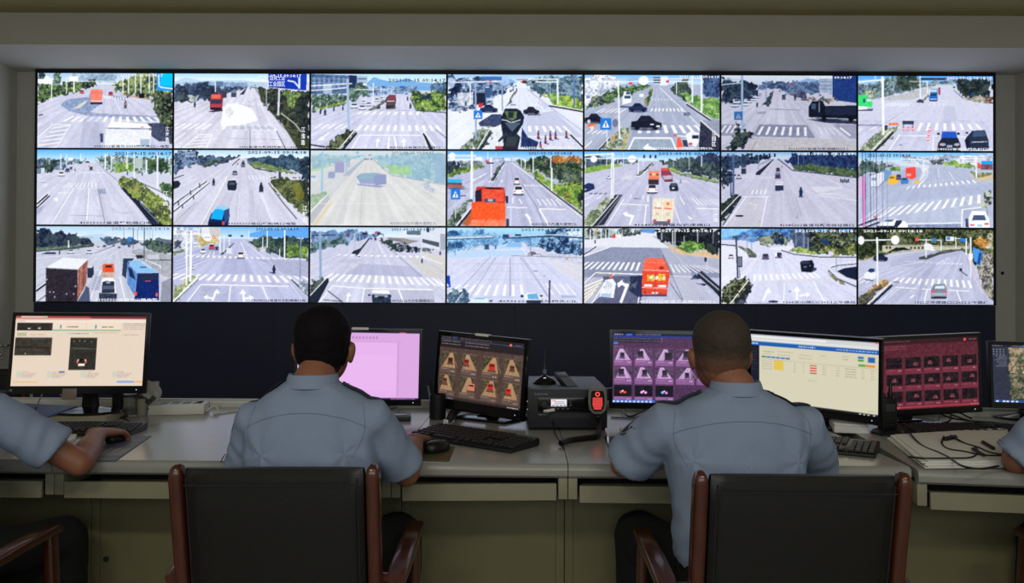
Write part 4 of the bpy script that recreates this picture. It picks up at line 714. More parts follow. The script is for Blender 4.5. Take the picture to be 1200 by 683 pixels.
def feed_26():
    s = Painter((25, 28, 1162, 655), seed=26, base=0xcacae2)
    s.g(0x90bce4, 0xc8dcf0, 28, 80); s.road(490, 80, 90, .025)
    s.f(0x101c38, 0x3c5470, 25, 55, 150, 50, 380, 60, 460, 75, 350, 110, 230, 150, 25, 210, w=6); s.f(0x142450, 0x304878, 560, 90, 640, 40, 700, 55, 800, 45, 1162, 50, 1162, 180, 800, 150, 600, 130, w=7); s.f(0x344838, 0x5c7450, 610, 140, 800, 130, 1000, 160, 1162, 180, 1162, 235, 900, 205, 640, 180, w=4)
    s.l(0x404a60, 9, 500, 85, 560, 130, 620, 180, 900, 212, 1162, 240); s.pole(340, 50, 340, 180, 5, 0x8098c0); s.pole(672, 50, 672, 135, 5, 0x8098c0); s.pole(715, 50, 715, 135, 5, 0x8098c0)
    for x in (385, 432, 475): s.r4(0x203058, x - 8, 42, x + 8, 70)
    s.p(0x20283c, 315, 220, 320, 200, 400, 140, 465, 85, 465, 95, 400, 165, 350, 220); s.f(0x182034, 0x44546c, 25, 200, 130, 200, 150, 250, 110, 300, 25, 320, w=8); s.l(0x101830, 14, 28, 220, 150, 222)
    s.z(9, (340, 235, 480, 235), (330, 245, 480, 245), duty=.4); s.z(5, (240, 200, 330, 200), (200, 245, 300, 250), duty=.25, a=.7)
    s.z(4, (290, 345, 430, 345), (275, 382, 420, 382), duty=.35); s.l(0xf4f5ff, 6, 190, 400, 430, 402); s.l(0xf4f5ff, 10, 410, 405, 360, 650); s.l(0xf4f5ff, 8, 235, 405, 50, 655); s.p(0xe8e8f6, 770, 315, 1040, 315, 1050, 335, 820, 365, a=.6); s.l(0xf0f1fb, 5, 900, 240, 1040, 310, a=.8); s.l(0xf0f1fb, 6, 840, 390, 1162, 430, a=.8)
    for i in range(6): s.l(0xe8e8f6, 5, 850, 385 - i * 4, 1150, 335 + i * 18, a=.6)
    s.l(0xe8e8f6, 5, 740, 345, 790, 380); s.l(0xb0b0c8, 6, 600, 330, 680, 600, a=.5); s.l(0x808498, 5, 650, 400, 700, 560, a=.5); s.l(0xb0b0c8, 6, 530, 370, 530, 640, a=.5)
    s.p(0xf4f5ff, 255, 455, 285, 445, 280, 458, 330, 462, 312, 515, 300, 515, 315, 472, 285, 468); s.p(0xd0cfd8, 60, 655, 240, 430, 395, 420, 360, 655, a=.5); s.e(0x24284c, 180, 561, 36, 9); s.e(0xa89890, 350, 605, 10, 6, a=.6); s.e(0xa89890, 660, 570, 10, 14, a=.6)
    s.car(0x303c58, 503, 190, 34, 30); s.car(0x283458, 501, 246, 46, 44); s.r4(0x8098c8, 485, 208, 515, 218); s.p(0xe4e8f4, 485, 275, 545, 275, 550, 305, 478, 305); s.p(0x283454, 480, 308, 548, 305, 550, 350, 478, 352); s.l(0xa8b8d4, 5, 485, 288, 545, 288)
    s.r4(0x303a50, 195, 165, 235, 212); s.r4(0xa0acc0, 195, 158, 235, 168); s.side(0xc8ccdc, 150, 200, 252, 38); s.bike(695, 400, 82, 0x1c3458); s.bike(536, 162, 16)
    for i in range(5): s.bike(1030 + i * 16, 278 + (i % 2) * 6, 32)
    s.f(0x141c20, 0x405040, 25, 600, 25, 460, 100, 400, 170, 375, 185, 400, 60, 600, w=6); s.rail(25, 548, 180, 388, w=8, off=22); s.l(0x30364c, 8, 40, 640, 185, 420)
    s.pole(128, 45, 128, 395, 16, 0x4c6498); s.pole(107, 250, 110, 400, 9, 0x283450); s.l(0x7c98c4, 8, 25, 62, 130, 58)
    for i in range(10): s.bike(350 + i * 10, 140 - i * 5, 12, 0x303c60)
    return s.out(.99)
def feed_27():
    s = Painter((22, 30, 1150, 650), seed=27, base=0xb4bcd4)
    s.g(0x68b4ec, 0xc8e0f4, 30, 110); s.road(640, 100, 130, .02)
    s.f(0x8898b4, 0xdce4f0, 380, 60, 600, 60, 1150, 40, 1150, 140, 900, 130, 580, 120, 400, 110, w=4); s.f(0xc0c8d8, 0xf0f2f6, 880, 50, 1090, 50, 1090, 130, 900, 120, w=3)
    for y in (70, 90, 110): s.l(0x8090b0, 5, 900, y, 1085, y + 3, a=.6)
    s.f(0x203030, 0x607868, 22, 110, 250, 110, 300, 150, 250, 180, 22, 230, w=8); s.f(0x486c3c, 0x90b460, 280, 160, 380, 150, 370, 185, 300, 185, w=4); s.f(0x507840, 0xa0c060, 750, 120, 830, 95, 960, 130, 1020, 160, 900, 160, 770, 140, w=5); s.f(0x383c40, 0x9098a0, 620, 90, 750, 80, 750, 130, 640, 130, w=4)
    s.p(0xd8dee8, 300, 105, 580, 130, 620, 140, 600, 210, 520, 290, 560, 200, 540, 155, 380, 140, a=.8); s.p(0xa0aac4, 380, 180, 520, 150, 555, 170, 540, 230, 400, 310, 150, 340, a=.6)
    s.l(0xf2f4fa, 9, 585, 160, 608, 190, 590, 240, 530, 300); s.l(0xf0f2fa, 7, 690, 160, 700, 240); s.l(0xf4f5fc, 8, 780, 190, 830, 260); s.p(0xa4aec8, 600, 160, 900, 160, 1020, 270, 960, 280, 560, 300, a=.4)
    s.p(0xc0c0a8, 930, 200, 1010, 240, 1150, 230, 1150, 265, 1010, 265, a=.7); s.f(0x586c48, 0xa8a470, 940, 190, 1010, 200, 1150, 200, 1150, 225, 1010, 240, w=4); s.p(0xd8b890, 1020, 240, 1150, 210, 1150, 230, 1020, 260)
    s.pole(1005, 60, 1008, 240, 12); s.p(0xf04838, 1015, 118, 1040, 118, 1045, 160, 1018, 160); s.r4(0x785060, 1045, 125, 1145, 170, n=.1); s.r4(0x1c9cf0, 1050, 98, 1145, 125); s.r4(0x50a8e8, 905, 33, 955, 50); s.l(0xe8f0f8, 7, 380, 85, 570, 88); s.pole(568, 85, 570, 190, 9)
    s.z(13, (440, 310, 1010, 250), (420, 335, 1040, 275), duty=.35); s.z(7, (620, 268, 800, 248), (615, 280, 810, 262), duty=.15); s.z(12, (320, 480, 1080, 370), (190, 570, 1090, 440), duty=.38); s.z(3, (190, 490, 330, 475), (40, 590, 250, 560), duty=.2)
    s.p(0x98a4c4, 200, 330, 1150, 290, 1150, 360, 250, 450, a=.3); s.l(0xf4f5fc, 9, 430, 618, 890, 608); s.l(0xf4f5fc, 10, 885, 640, 890, 500, 1060, 478); s.p(0x8894b4, 440, 625, 880, 615, 880, 650, 440, 650, n=.12); s.p(0x98a2c0, 900, 500, 1060, 485, 1100, 560, 900, 600, a=.5)
    s.p(0x9098a8, 130, 220, 190, 200, 250, 190, 250, 270, 200, 315, 130, 315); s.p(0xe0e4f0, 130, 225, 200, 200, 240, 185, 240, 260, 190, 310, 130, 310); s.r4(0x8898b8, 135, 240, 180, 262); s.p(0x6c98cc, 210, 185, 300, 175, 300, 240, 245, 275, 240, 200)
    s.p(0xf0b838, 275, 255, 285, 220, 345, 218, 360, 245, 360, 275, 325, 295, 272, 292); s.r4(0x807048, 285, 228, 322, 248); s.car(0x3c5484, 362, 252, 44, 40); s.p(0x4880c0, 378, 262, 392, 238, 435, 236, 445, 262, 440, 290, 380, 292); s.r4(0x283c60, 390, 244, 430, 258); s.p(0xe84c40, 420, 160, 495, 148, 505, 165, 505, 235, 470, 252, 420, 235); s.r4(0xf0a0a0, 425, 205, 465, 225); s.e(0xe8b850, 512, 272, 22, 14)
    s.f(0x303840, 0xc0c8b8, 1060, 380, 1110, 350, 1150, 370, 1150, 470, 1080, 500, w=9, k=1.5); s.l(0x60687c, 4, 1100, 480, 1095, 640)
    s.p(0xf4f6fa, 945, 560, 970, 510, 1080, 510, 1115, 580, 1118, 645, 948, 645); s.p(0x44547c, 985, 545, 1075, 545, 1090, 585, 970, 588); s.r4(0xe05870, 955, 618, 990, 632); s.r4(0xe05870, 1075, 608, 1110, 624); s.r4(0x90c8d8, 1015, 622, 1055, 638); s.p(0x384060, 915, 575, 935, 570, 945, 650, 918, 640)
    s.p(0xf2f4fa, 170, 650, 250, 578, 340, 578, 420, 600, 440, 640, 430, 650); s.p(0x5c7498, 230, 600, 260, 580, 330, 580, 300, 602); s.p(0x242c4c, 320, 640, 340, 590, 390, 590, 385, 610, 345, 650); s.p(0x283050, 180, 635, 330, 635, 330, 650, 175, 650)
    s.rail(22, 620, 180, 560, w=6, off=14); s.rail(22, 655, 200, 590, w=6, off=14); s.e(0xe07080, 165, 560, 16, 10)
    for x, c in ((60, 0x303c58), (85, 0x203050), (100, 0x6898d8), (125, 0x303850), (150, 0x7890b8), (175, 0x384060), (200, 0xb8a8d0), (225, 0x6c7898), (265, 0x8090b0), (35, 0xc8c0e0)): s.l(c, 9, x, 30, x + 4, 650, a=.5)
    s.l(0xf060b8, 16, 72, 220, 74, 640, a=.75); s.l(0xf0a8d8, 22, 40, 240, 46, 400, a=.6)
    return s.out()
def feed_31():
    s = Painter((30, 22, 1172, 655), seed=31, base=0xc2c6d8)
    s.g(0xb0d0f0, 0xe0ecf6, 22, 140); s.p(0xb8d0e8, 430, 100, 560, 85, 700, 110, 800, 130, 800, 150, 430, 150); s.road(700, 160, 170, .03)
    s.f(0x141e38, 0x3c4c58, 30, 60, 100, 40, 180, 90, 240, 60, 350, 70, 400, 120, 510, 140, 510, 180, 300, 200, 30, 215, w=8); s.p(0x506850, 30, 200, 500, 170, 520, 185, 300, 225, 30, 232, a=.8, n=.1); s.l(0x98a8b8, 7, 390, 118, 510, 118)
    s.f(0x243450, 0x586c80, 580, 130, 700, 110, 760, 125, 900, 140, 890, 175, 700, 170, 600, 155, w=5); s.f(0x20303c, 0x607464, 890, 180, 960, 140, 1050, 120, 1172, 150, 1172, 240, 1000, 230, w=7); s.p(0x606c80, 1035, 118, 1172, 135, 1172, 165, 1035, 140)
    s.p(0x9ca0a8, 830, 225, 900, 210, 1172, 260, 1172, 460, 1080, 420, 940, 320, 840, 270, a=.8, n=.08); s.l(0x586070, 10, 960, 300, 1172, 305); s.l(0xe4e8f0, 7, 830, 250, 1080, 355, 1080, 375); s.p(0xc8ccd8, 960, 260, 1060, 255, 1070, 300, 970, 300, a=.8)
    for x, y0, y1, w in ((770, 50, 120, 5), (848, 40, 210, 5), (885, 50, 140, 4), (940, 30, 310, 9)): s.pole(x, y0, x, y1, w, 0x485468)
    for x in (965, 985, 1010): s.pole(x, 50, x, 140, 4, 0xa8b4c4)
    s.r4(0x3878c8, 800, 112, 838, 148); s.r4(0xe09878, 715, 128, 735, 142); s.pole(303, 140, 305, 205, 9)
    s.l(0x30384c, 9, 30, 235, 500, 190); s.p(0x28304a, 70, 258, 120, 240, 195, 240, 200, 258); s.bike(228, 258, 34); s.bike(388, 222, 16)
    for x, y, w in ((323, 248, 56), (477, 250, 52), (553, 212, 36), (683, 190, 24), (730, 205, 24), (606, 195, 30), (813, 195, 24)): s.car(0xdce2ee if w > 30 else 0x485470, x, y, w, w * .55, win=0x3c4868, front=True)
    s.l(0x8890a4, 9, 520, 252, 680, 190); s.p(0xd8dae6, 515, 255, 690, 192, 700, 200, 560, 262, a=.6); s.l(0xf0f2fa, 5, 30, 290, 400, 260, a=.5)
    for i in range(5): s.l(0xf0f2fa, 5, 640 + i * 30, 280 - i * 18, 600 + i * 35, 300 - i * 20, a=.6)
    s.l(0xf4f5fc, 8, 575, 395, 490, 640); s.l(0xf4f5fc, 8, 735, 440, 785, 650); s.l(0xf0f2fa, 6, 480, 560, 560, 565); s.p(0x888cac, 530, 440, 590, 430, 560, 560, 490, 570, a=.4); s.l(0xe8eaf4, 6, 470, 385, 590, 390, a=.6)
    s.rail(30, 555, 110, 495, w=7, off=12); s.rail(30, 650, 110, 590, w=7, off=12); s.p(0xd4d8e4, 30, 600, 110, 560, 110, 655, 30, 655, a=.6)
    s.p(0xe4e8f0, 118, 368, 260, 285, 470, 298, 385, 382); s.p(0x2a2430, 116, 372, 382, 385, 380, 655, 116, 655, n=.05); s.p(0x9c6058, 385, 382, 468, 300, 455, 500, 380, 650, n=.12); s.l(0xd8a878, 5, 412, 360, 405, 600, a=.6); s.l(0x242238, 6, 436, 330, 430, 560, a=.7); s.l(0x8c8c98, 5, 120, 374, 382, 386)
    for x, y in ((150, 575), (180, 575), (290, 590), (350, 590), (190, 615), (365, 525), (122, 470)): s.e(0xa0a0b0, x, y, 6, 8)
    s.p(0x24304c, 465, 370, 515, 360, 520, 420, 500, 455, 465, 455); s.e(0xd8dce8, 485, 365, 20, 7); s.p(0x303a5c, 450, 520, 480, 540, 490, 655, 380, 655, 440, 560, a=.8)
    s.p(0xd86838, 590, 345, 610, 335, 685, 335, 692, 410, 590, 410, n=.06); s.r4(0xe84830, 608, 365, 675, 405); s.r4(0x30202c, 615, 350, 670, 368); s.p(0xc8a898, 585, 412, 695, 415, 690, 450, 590, 450, n=.1); s.p(0xeef0f6, 585, 470, 610, 455, 680, 455, 700, 480, 705, 580, 580, 580); s.p(0x283044, 590, 490, 620, 480, 690, 482, 695, 580, 585, 580); s.r4(0x505c74, 595, 520, 690, 550); s.r4(0x98a0b0, 622, 485, 660, 500); s.p(0x303850, 565, 580, 712, 585, 715, 650, 560, 650, n=.1)
    s.p(0xd0d8e4, 765, 280, 880, 280, 850, 310, 820, 310); s.p(0x283854, 765, 290, 860, 290, 800, 350, 790, 460, 755, 430); s.p(0x20283c, 865, 262, 930, 262, 935, 288, 880, 292)
    s.p(0x88bce8, 805, 312, 900, 308, 1065, 410, 905, 408, 880, 420); s.p(0x0c2468, 885, 415, 1065, 412, 1068, 640, 860, 640, n=.04); s.p(0x5888c8, 800, 320, 882, 420, 860, 600, 800, 500, n=.08); s.p(0x1c2850, 805, 360, 840, 380, 870, 470, 820, 440); s.r4(0x202c44, 900, 425, 1048, 470); s.l(0xb8d4f0, 7, 920, 322, 1000, 378); s.r4(0x486c98, 905, 358, 960, 372); s.r4(0xf05848, 860, 570, 882, 602); s.r4(0xf05848, 1040, 578, 1056, 608); s.l(0xd86060, 5, 950, 480, 995, 480)
    s.l(0xd4dae4, 8, 1120, 480, 1172, 440); s.p(0x303848, 1090, 490, 1172, 445, 1172, 655, 1080, 655, a=.35); s.r4(0xd8a0a0, 1080, 420, 1120, 450, a=.3)
    return s.out()
def feed_32():
    s = Painter((30, 28, 1152, 657), seed=32, base=0xb8bcda)
    s.g(0x78b8f4, 0xc8e0f8, 28, 130); s.p(0x4c98e8, 660, 85, 800, 50, 1000, 45, 1152, 30, 1152, 120, 660, 115, a=.8); s.road(565, 130, 150, .025)
    s.f(0xa8b0c8, 0xe8ecf4, 30, 40, 250, 35, 330, 60, 420, 70, 425, 180, 200, 200, 30, 240, w=4, c3=0x7080a0); s.f(0xb09c60, 0xdcd0a0, 200, 110, 410, 100, 410, 160, 260, 185, w=5); s.p(0xdce0ea, 265, 33, 330, 33, 330, 90, 265, 90); s.p(0xc8c4c0, 335, 33, 425, 38, 425, 100, 335, 90); s.f(0x283048, 0x788090, 40, 150, 100, 150, 90, 210, 40, 210, w=5); s.f(0x607050, 0x909878, 30, 235, 130, 215, 130, 240, 30, 262, w=4)
    s.f(0x1c2c38, 0x506858, 640, 150, 800, 110, 900, 115, 1152, 120, 1152, 300, 960, 280, 850, 260, 700, 200, w=6); s.f(0x405c30, 0x8cac50, 960, 180, 1152, 190, 1152, 280, 970, 265, w=5); s.f(0x60607c, 0xd0d0d8, 690, 190, 810, 200, 800, 240, 740, 230, w=4)
    s.p(0x98a0c8, 30, 290, 420, 160, 540, 150, 400, 260, 30, 420, a=.5); s.p(0x989cb8, 660, 290, 1152, 310, 1152, 450, 920, 420, 820, 330, a=.5); s.p(0x9ca2c4, 470, 280, 620, 280, 700, 420, 420, 420, a=.4)
    s.l(0xf0f2fa, 6, 590, 155, 640, 270); s.l(0xe8eaf4, 6, 610, 150, 800, 290, 960, 450, 1120, 657, a=.6); s.p(0x303c38, 420, 260, 530, 165, 540, 165, 440, 262)
    s.z(22, (150, 265, 1100, 290), (120, 282, 1150, 305), duty=.42); s.z(18, (60, 418, 1150, 440), (-70, 468, 1260, 500), duty=.42)
    s.z(6, (220, 250, 400, 235), (150, 275, 390, 275), duty=.25)
    for i in range(4): s.l(0xf2f4fc, 5, 50, 410 - i * 30, 330 - i * 10, 300 - i * 22, a=.5)
    s.l(0xf4f4f8, 9, 150, 655, 262, 510, 990, 522); s.l(0xf4f4f8, 10, 508, 520, 495, 655); s.l(0xf4f4f8, 10, 770, 525, 820, 640); s.p(0xa4a8c4, 262, 520, 500, 525, 490, 655, 170, 655, a=.4, n=.06)
    s.arrow(360, 645, 100, .35, -1); s.arrow(620, 650, 105, -.1, 1)
    s.car(0xf4f6fa, 590, 288, 60, 52); s.car(0xe0e4ee, 280, 248, 46, 36, front=True); s.car(0xc83848, 350, 215, 44, 40, win=0x402838); s.car(0x303c58, 392, 222, 34, 26, front=True); s.p(0xd8dce6, 470, 215, 480, 205, 518, 205, 520, 250, 472, 250); s.side(0xd4d8e0, 180, 210, 385, 30)
    s.bike(866, 415, 70, 0x1c2440); s.l(0x303858, 8, 825, 405, 870, 415)
    for x in (418, 452): s.pole(x, 100, x, 240, 9)
    s.pole(495, 100, 495, 180, 6); s.r4(0x283040, 485, 95, 515, 110); s.r4(0x283040, 588, 97, 610, 110); s.pole(808, 60, 808, 200, 8); s.pole(772, 110, 772, 215, 7); s.pole(952, 50, 952, 285, 12); s.pole(1088, 100, 1080, 500, 9, 0x8090a8); s.pole(912, 210, 912, 285, 8); s.pole(658, 60, 660, 140, 5); s.r4(0x203848, 1110, 120, 1152, 140)
    s.l(0xe8ecf4, 9, 30, 92, 300, 92); s.e(0xf0f2f6, 315, 118, 36, 32); s.l(0xa0a8c0, 6, 290, 118, 340, 118); s.e(0xe04858, 366, 115, 12, 14); s.e(0xf4f4f8, 366, 115, 6, 7)
    s.f(0x687850, 0xc8cca0, 30, 655, 30, 540, 200, 440, 240, 440, 60, 655, w=6); s.l(0xf4f5f8, 12, 30, 655, 235, 450); s.l(0x606878, 6, 50, 655, 245, 465)
    s.pole(180, 60, 175, 485, 18, 0xf0f4fa); s.pole(142, 110, 143, 515, 12, 0xf0f4fa); s.l(0x283044, 11, 1010, 465, 1152, 600); s.l(0xd8dce4, 6, 1015, 455, 1152, 580); s.f(0x708090, 0xd8dce4, 1060, 500, 1152, 480, 1152, 600, 1080, 540, w=7)
    return s.out()
def feed_33():
    s = Painter((22, 25, 1145, 655), seed=33, base=0xc6c8de)
    s.g(0xb8d4f4, 0xdce8f4, 25, 110); s.road(560, 110, 120, .03)
    s.f(0x44608c, 0x90b0d4, 22, 70, 180, 60, 330, 50, 450, 60, 620, 75, 640, 100, 540, 110, 330, 160, 22, 240, w=6); s.f(0x2c4444, 0x70909c, 22, 160, 150, 120, 330, 110, 350, 145, 150, 205, 22, 245, w=6)
    s.e(0x6c8cb8, 212, 90, 42, 44); s.l(0x38486c, 11, 30, 97, 235, 92); s.pole(105, 60, 112, 480, 20, 0x8ca4c4)
    s.f(0x203038, 0x505c58, 595, 120, 680, 130, 760, 170, 840, 230, 700, 215, w=5); s.p(0x807c80, 650, 110, 800, 118, 920, 140, 830, 165, 680, 130); s.p(0x98989c, 760, 118, 920, 135, 820, 165, a=.6); s.f(0x10182c, 0xa0a8b8, 730, 180, 800, 165, 950, 180, 1050, 200, 1030, 230, 900, 240, 740, 210, w=7, k=1.4)
    s.p(0xd4dae8, 950, 60, 1100, 30, 1145, 30, 1145, 200, 1100, 210, 940, 190); s.p(0x303c50, 820, 55, 940, 50, 940, 90, 820, 85, a=.7); s.r4(0xdce4f0, 790, 50, 820, 110); s.r4(0x303c50, 985, 28, 1010, 65); s.p(0x283040, 950, 120, 1090, 150, 1090, 190, 950, 150, a=.8); s.r4(0xa0a8b8, 1100, 80, 1145, 210)
    s.p(0xd0cdc4, 930, 220, 1145, 270, 1145, 400, 1000, 300, a=.8); s.p(0xccc8c0, 820, 280, 920, 275, 1145, 410, 1145, 450, 1000, 440, a=.7); s.p(0x9ca0c0, 450, 330, 850, 350, 960, 440, 300, 420, a=.5); s.p(0xb0b4cc, 280, 290, 460, 290, 400, 330, 270, 320, a=.6)
    s.l(0x888ca4, 5, 590, 130, 700, 220, 950, 430); s.l(0xf0f2fc, 6, 580, 150, 625, 245); s.l(0xb8bccc, 4, 440, 230, 540, 110)
    s.p(0x20283c, 365, 245, 380, 225, 440, 200, 510, 115, 520, 118, 450, 210, 420, 255); s.l(0x30384c, 10, 400, 258, 435, 272); s.pole(390, 80, 390, 220, 13, 0xb0c0d4); s.pole(436, 90, 436, 190, 6, 0xb0c0d4); s.l(0xa8b4c8, 5, 390, 75, 460, 78)
    s.r4(0x301828, 455, 70, 498, 86); s.r4(0xd04050, 560, 72, 580, 85); s.r4(0x301828, 578, 72, 604, 86); s.e(0x803040, 333, 96, 12, 11); s.e(0x4070b0, 462, 98, 12, 10); s.car(0x303c58, 563, 132, 20, 20); s.car(0x485470, 530, 128, 16, 14); s.bike(950, 322, 38); s.bike(1100, 255, 36)
    s.z(14, (270, 250, 1000, 265), (240, 262, 1010, 280), duty=.42); s.z(17, (200, 412, 1080, 448), (110, 470, 1180, 518), duty=.4); s.z(4, (1040, 448, 1180, 452), (1090, 515, 1260, 510), duty=.25)
    s.l(0xf0f2fc, 7, 950, 270, 1120, 330, a=.8)
    s.l(0xf4f4f8, 9, 100, 655, 210, 515, 480, 535, 1040, 545); s.l(0xf4f4f8, 10, 472, 535, 455, 655); s.l(0xf4f4f8, 11, 755, 545, 800, 655); s.p(0xa0a4c0, 480, 540, 750, 545, 790, 655, 460, 655, a=.35); s.p(0xa4a6bc, 770, 550, 1040, 550, 1060, 655, 810, 655, a=.5); s.arrow(330, 650, 82, .2)
    s.l(0x30384c, 8, 170, 555, 300, 655); s.l(0x30384c, 6, 130, 630, 290, 645)
    s.p(0xeef0f6, 532, 570, 540, 550, 675, 550, 685, 580); s.p(0x28344c, 535, 585, 690, 585, 695, 655, 540, 655, n=.06); s.p(0x98a8bc, 560, 590, 665, 590, 668, 610, 558, 610); s.r4(0x141c2c, 585, 598, 640, 622); s.e(0x283048, 515, 591, 12, 8); s.e(0x283048, 690, 600, 8, 12)
    s.f(0x20281c, 0x606c6c, 22, 600, 22, 510, 90, 460, 155, 450, 165, 490, 90, 580, w=7); s.p(0x1c2436, 22, 655, 22, 590, 150, 460, 180, 480, 160, 520, 90, 655); s.l(0xd8dce4, 8, 22, 600, 155, 455); s.pole(942, 30, 944, 275, 9, 0xd0d8e4)
    return s.out()
def feed_34():
    s = Painter((30, 28, 1148, 658), seed=34, base=0xccd0ea)
    s.g(0xb0dcf8, 0x78b4e8, 28, 150); s.road(590, 120, 270, .025)
    s.f(0x5484b8, 0x98c8ec, 30, 80, 100, 60, 200, 55, 300, 40, 390, 85, 480, 100, 640, 120, 640, 150, 480, 170, 300, 190, 30, 250, w=6); s.f(0x204880, 0x5084b8, 30, 70, 80, 60, 130, 80, 120, 100, 40, 105, w=5); s.f(0x3c6ca4, 0x74a8d4, 270, 60, 300, 35, 340, 60, 350, 90, 280, 90, w=5); s.f(0x1c4074, 0x5c88b0, 30, 150, 120, 145, 180, 170, 150, 200, 30, 220, w=6)
    s.f(0x102c54, 0x8cb0d4, 770, 170, 800, 110, 860, 50, 960, 40, 1148, 60, 1148, 240, 1050, 255, 820, 230, w=9, k=1.2); s.f(0xa0b8d4, 0xe0e8f4, 1030, 60, 1148, 50, 1148, 120, 1040, 140, w=5); s.f(0x4878a8, 0x90bce0, 640, 110, 760, 105, 780, 180, 700, 190, 650, 150, w=5)
    s.p(0xb4d0f0, 520, 150, 640, 150, 690, 265, 30, 280, 30, 250, 440, 190, a=.9); s.p(0x7cb0e4, 540, 150, 640, 152, 650, 190, 510, 190, a=.8); s.p(0xc4c8dc, 690, 180, 900, 240, 1148, 260, 1148, 360, 1000, 300, 700, 265, n=.08); s.z(16, (440, 208, 680, 206), (430, 216, 690, 214), duty=.5)
    s.l(0x90b4d0, 12, 30, 110, 300, 92, 450, 88); s.l(0x305880, 8, 30, 128, 420, 112); s.l(0xe0ecf8, 8, 30, 118, 400, 104); s.p(0x24486c, 480, 112, 900, 90, 1148, 105, 1148, 118, 900, 104, 490, 122); s.l(0xb8cce0, 9, 500, 103, 850, 85, 1148, 95); s.r4(0x1c3c64, 490, 85, 540, 108); s.r4(0xe090b0, 538, 92, 562, 104); s.r4(0x1c3c64, 590, 82, 640, 98)
    s.r4(0x2c5078, 338, 168, 376, 212); s.bike(431, 205, 30, 0x305078); s.l(0x385878, 9, 490, 165, 530, 148); s.f(0x88a8bc, 0xc8d8e0, 185, 215, 330, 170, 340, 185, 200, 225, w=4); s.pole(95, 140, 97, 260, 6, 0x5080b0); s.pole(717, 100, 718, 250, 6, 0x5080b0)
    s.l(0x888ca0, 5, 560, 262, 1148, 275); s.p(0xb8bccc, 640, 200, 700, 265, 680, 265, a=.8); s.f(0x50506c, 0xa8a4b4, 700, 235, 760, 240, 820, 262, 700, 262, w=5); s.l(0xe8f0fa, 6, 640, 190, 690, 262); s.f(0xa07080, 0xd0c8c8, 1010, 275, 1070, 270, 1070, 300, 1010, 300, w=4)
    s.p(0xd8d6d8, 850, 300, 1148, 330, 1148, 480, 1000, 420, a=.6); s.l(0xc8d8ec, 6, 30, 330, 120, 290, 400, 275)
    for a, b, c, d in ((390, 270, 160, 520), (430, 280, 220, 610), (551, 280, 551, 600), (635, 270, 860, 600), (660, 280, 880, 620)): s.l(0x70749c, 4, a, b, c, d, a=.8)
    for y in (330, 390, 460): s.l(0xa8acc8, 3, 300 - y * .2, y, 800 + y * .1, y, a=.6)
    s.z(9, (130, 505, 690, 500), (20, 590, 720, 600), duty=.34); s.z(4, (840, 490, 1060, 490), (900, 585, 1150, 590), duty=.2); s.l(0xb0b4cc, 4, 220, 612, 640, 605); s.l(0x585c78, 5, 740, 388, 780, 388); s.l(0x8084a0, 4, 820, 428, 845, 430)
    s.f(0x384e6c, 0x7c98a8, 30, 658, 30, 570, 90, 535, 180, 550, 215, 600, 215, 658, w=6); s.l(0xc8d8e8, 7, 105, 650, 165, 570)
    s.p(0xd8e8f4, 230, 640, 260, 610, 340, 608, 370, 625, 380, 658, 220, 658); s.p(0x88b8dc, 250, 625, 270, 612, 350, 612, 345, 625); s.p(0x384860, 370, 640, 410, 628, 400, 650); s.p(0xe8eef6, 665, 600, 690, 570, 780, 572, 800, 610, 800, 635, 680, 635); s.p(0x68a8dc, 692, 582, 775, 575, 790, 625, 700, 622); s.p(0x283048, 685, 632, 805, 630, 805, 658, 690, 658, n=.1); s.e(0x20304c, 650, 598, 14, 12); s.e(0x20304c, 808, 595, 12, 8); s.p(0x90a0c0, 960, 590, 1080, 590, 1110, 610, 980, 612, a=.6)
    s.l(0x202438, 13, 877, 465, 875, 655); s.p(0x1040b8, 22, 428, 55, 430, 62, 525, 28, 525); s.p(0xe0ecfa, 30, 490, 50, 518, 28, 518)
    return s.out()
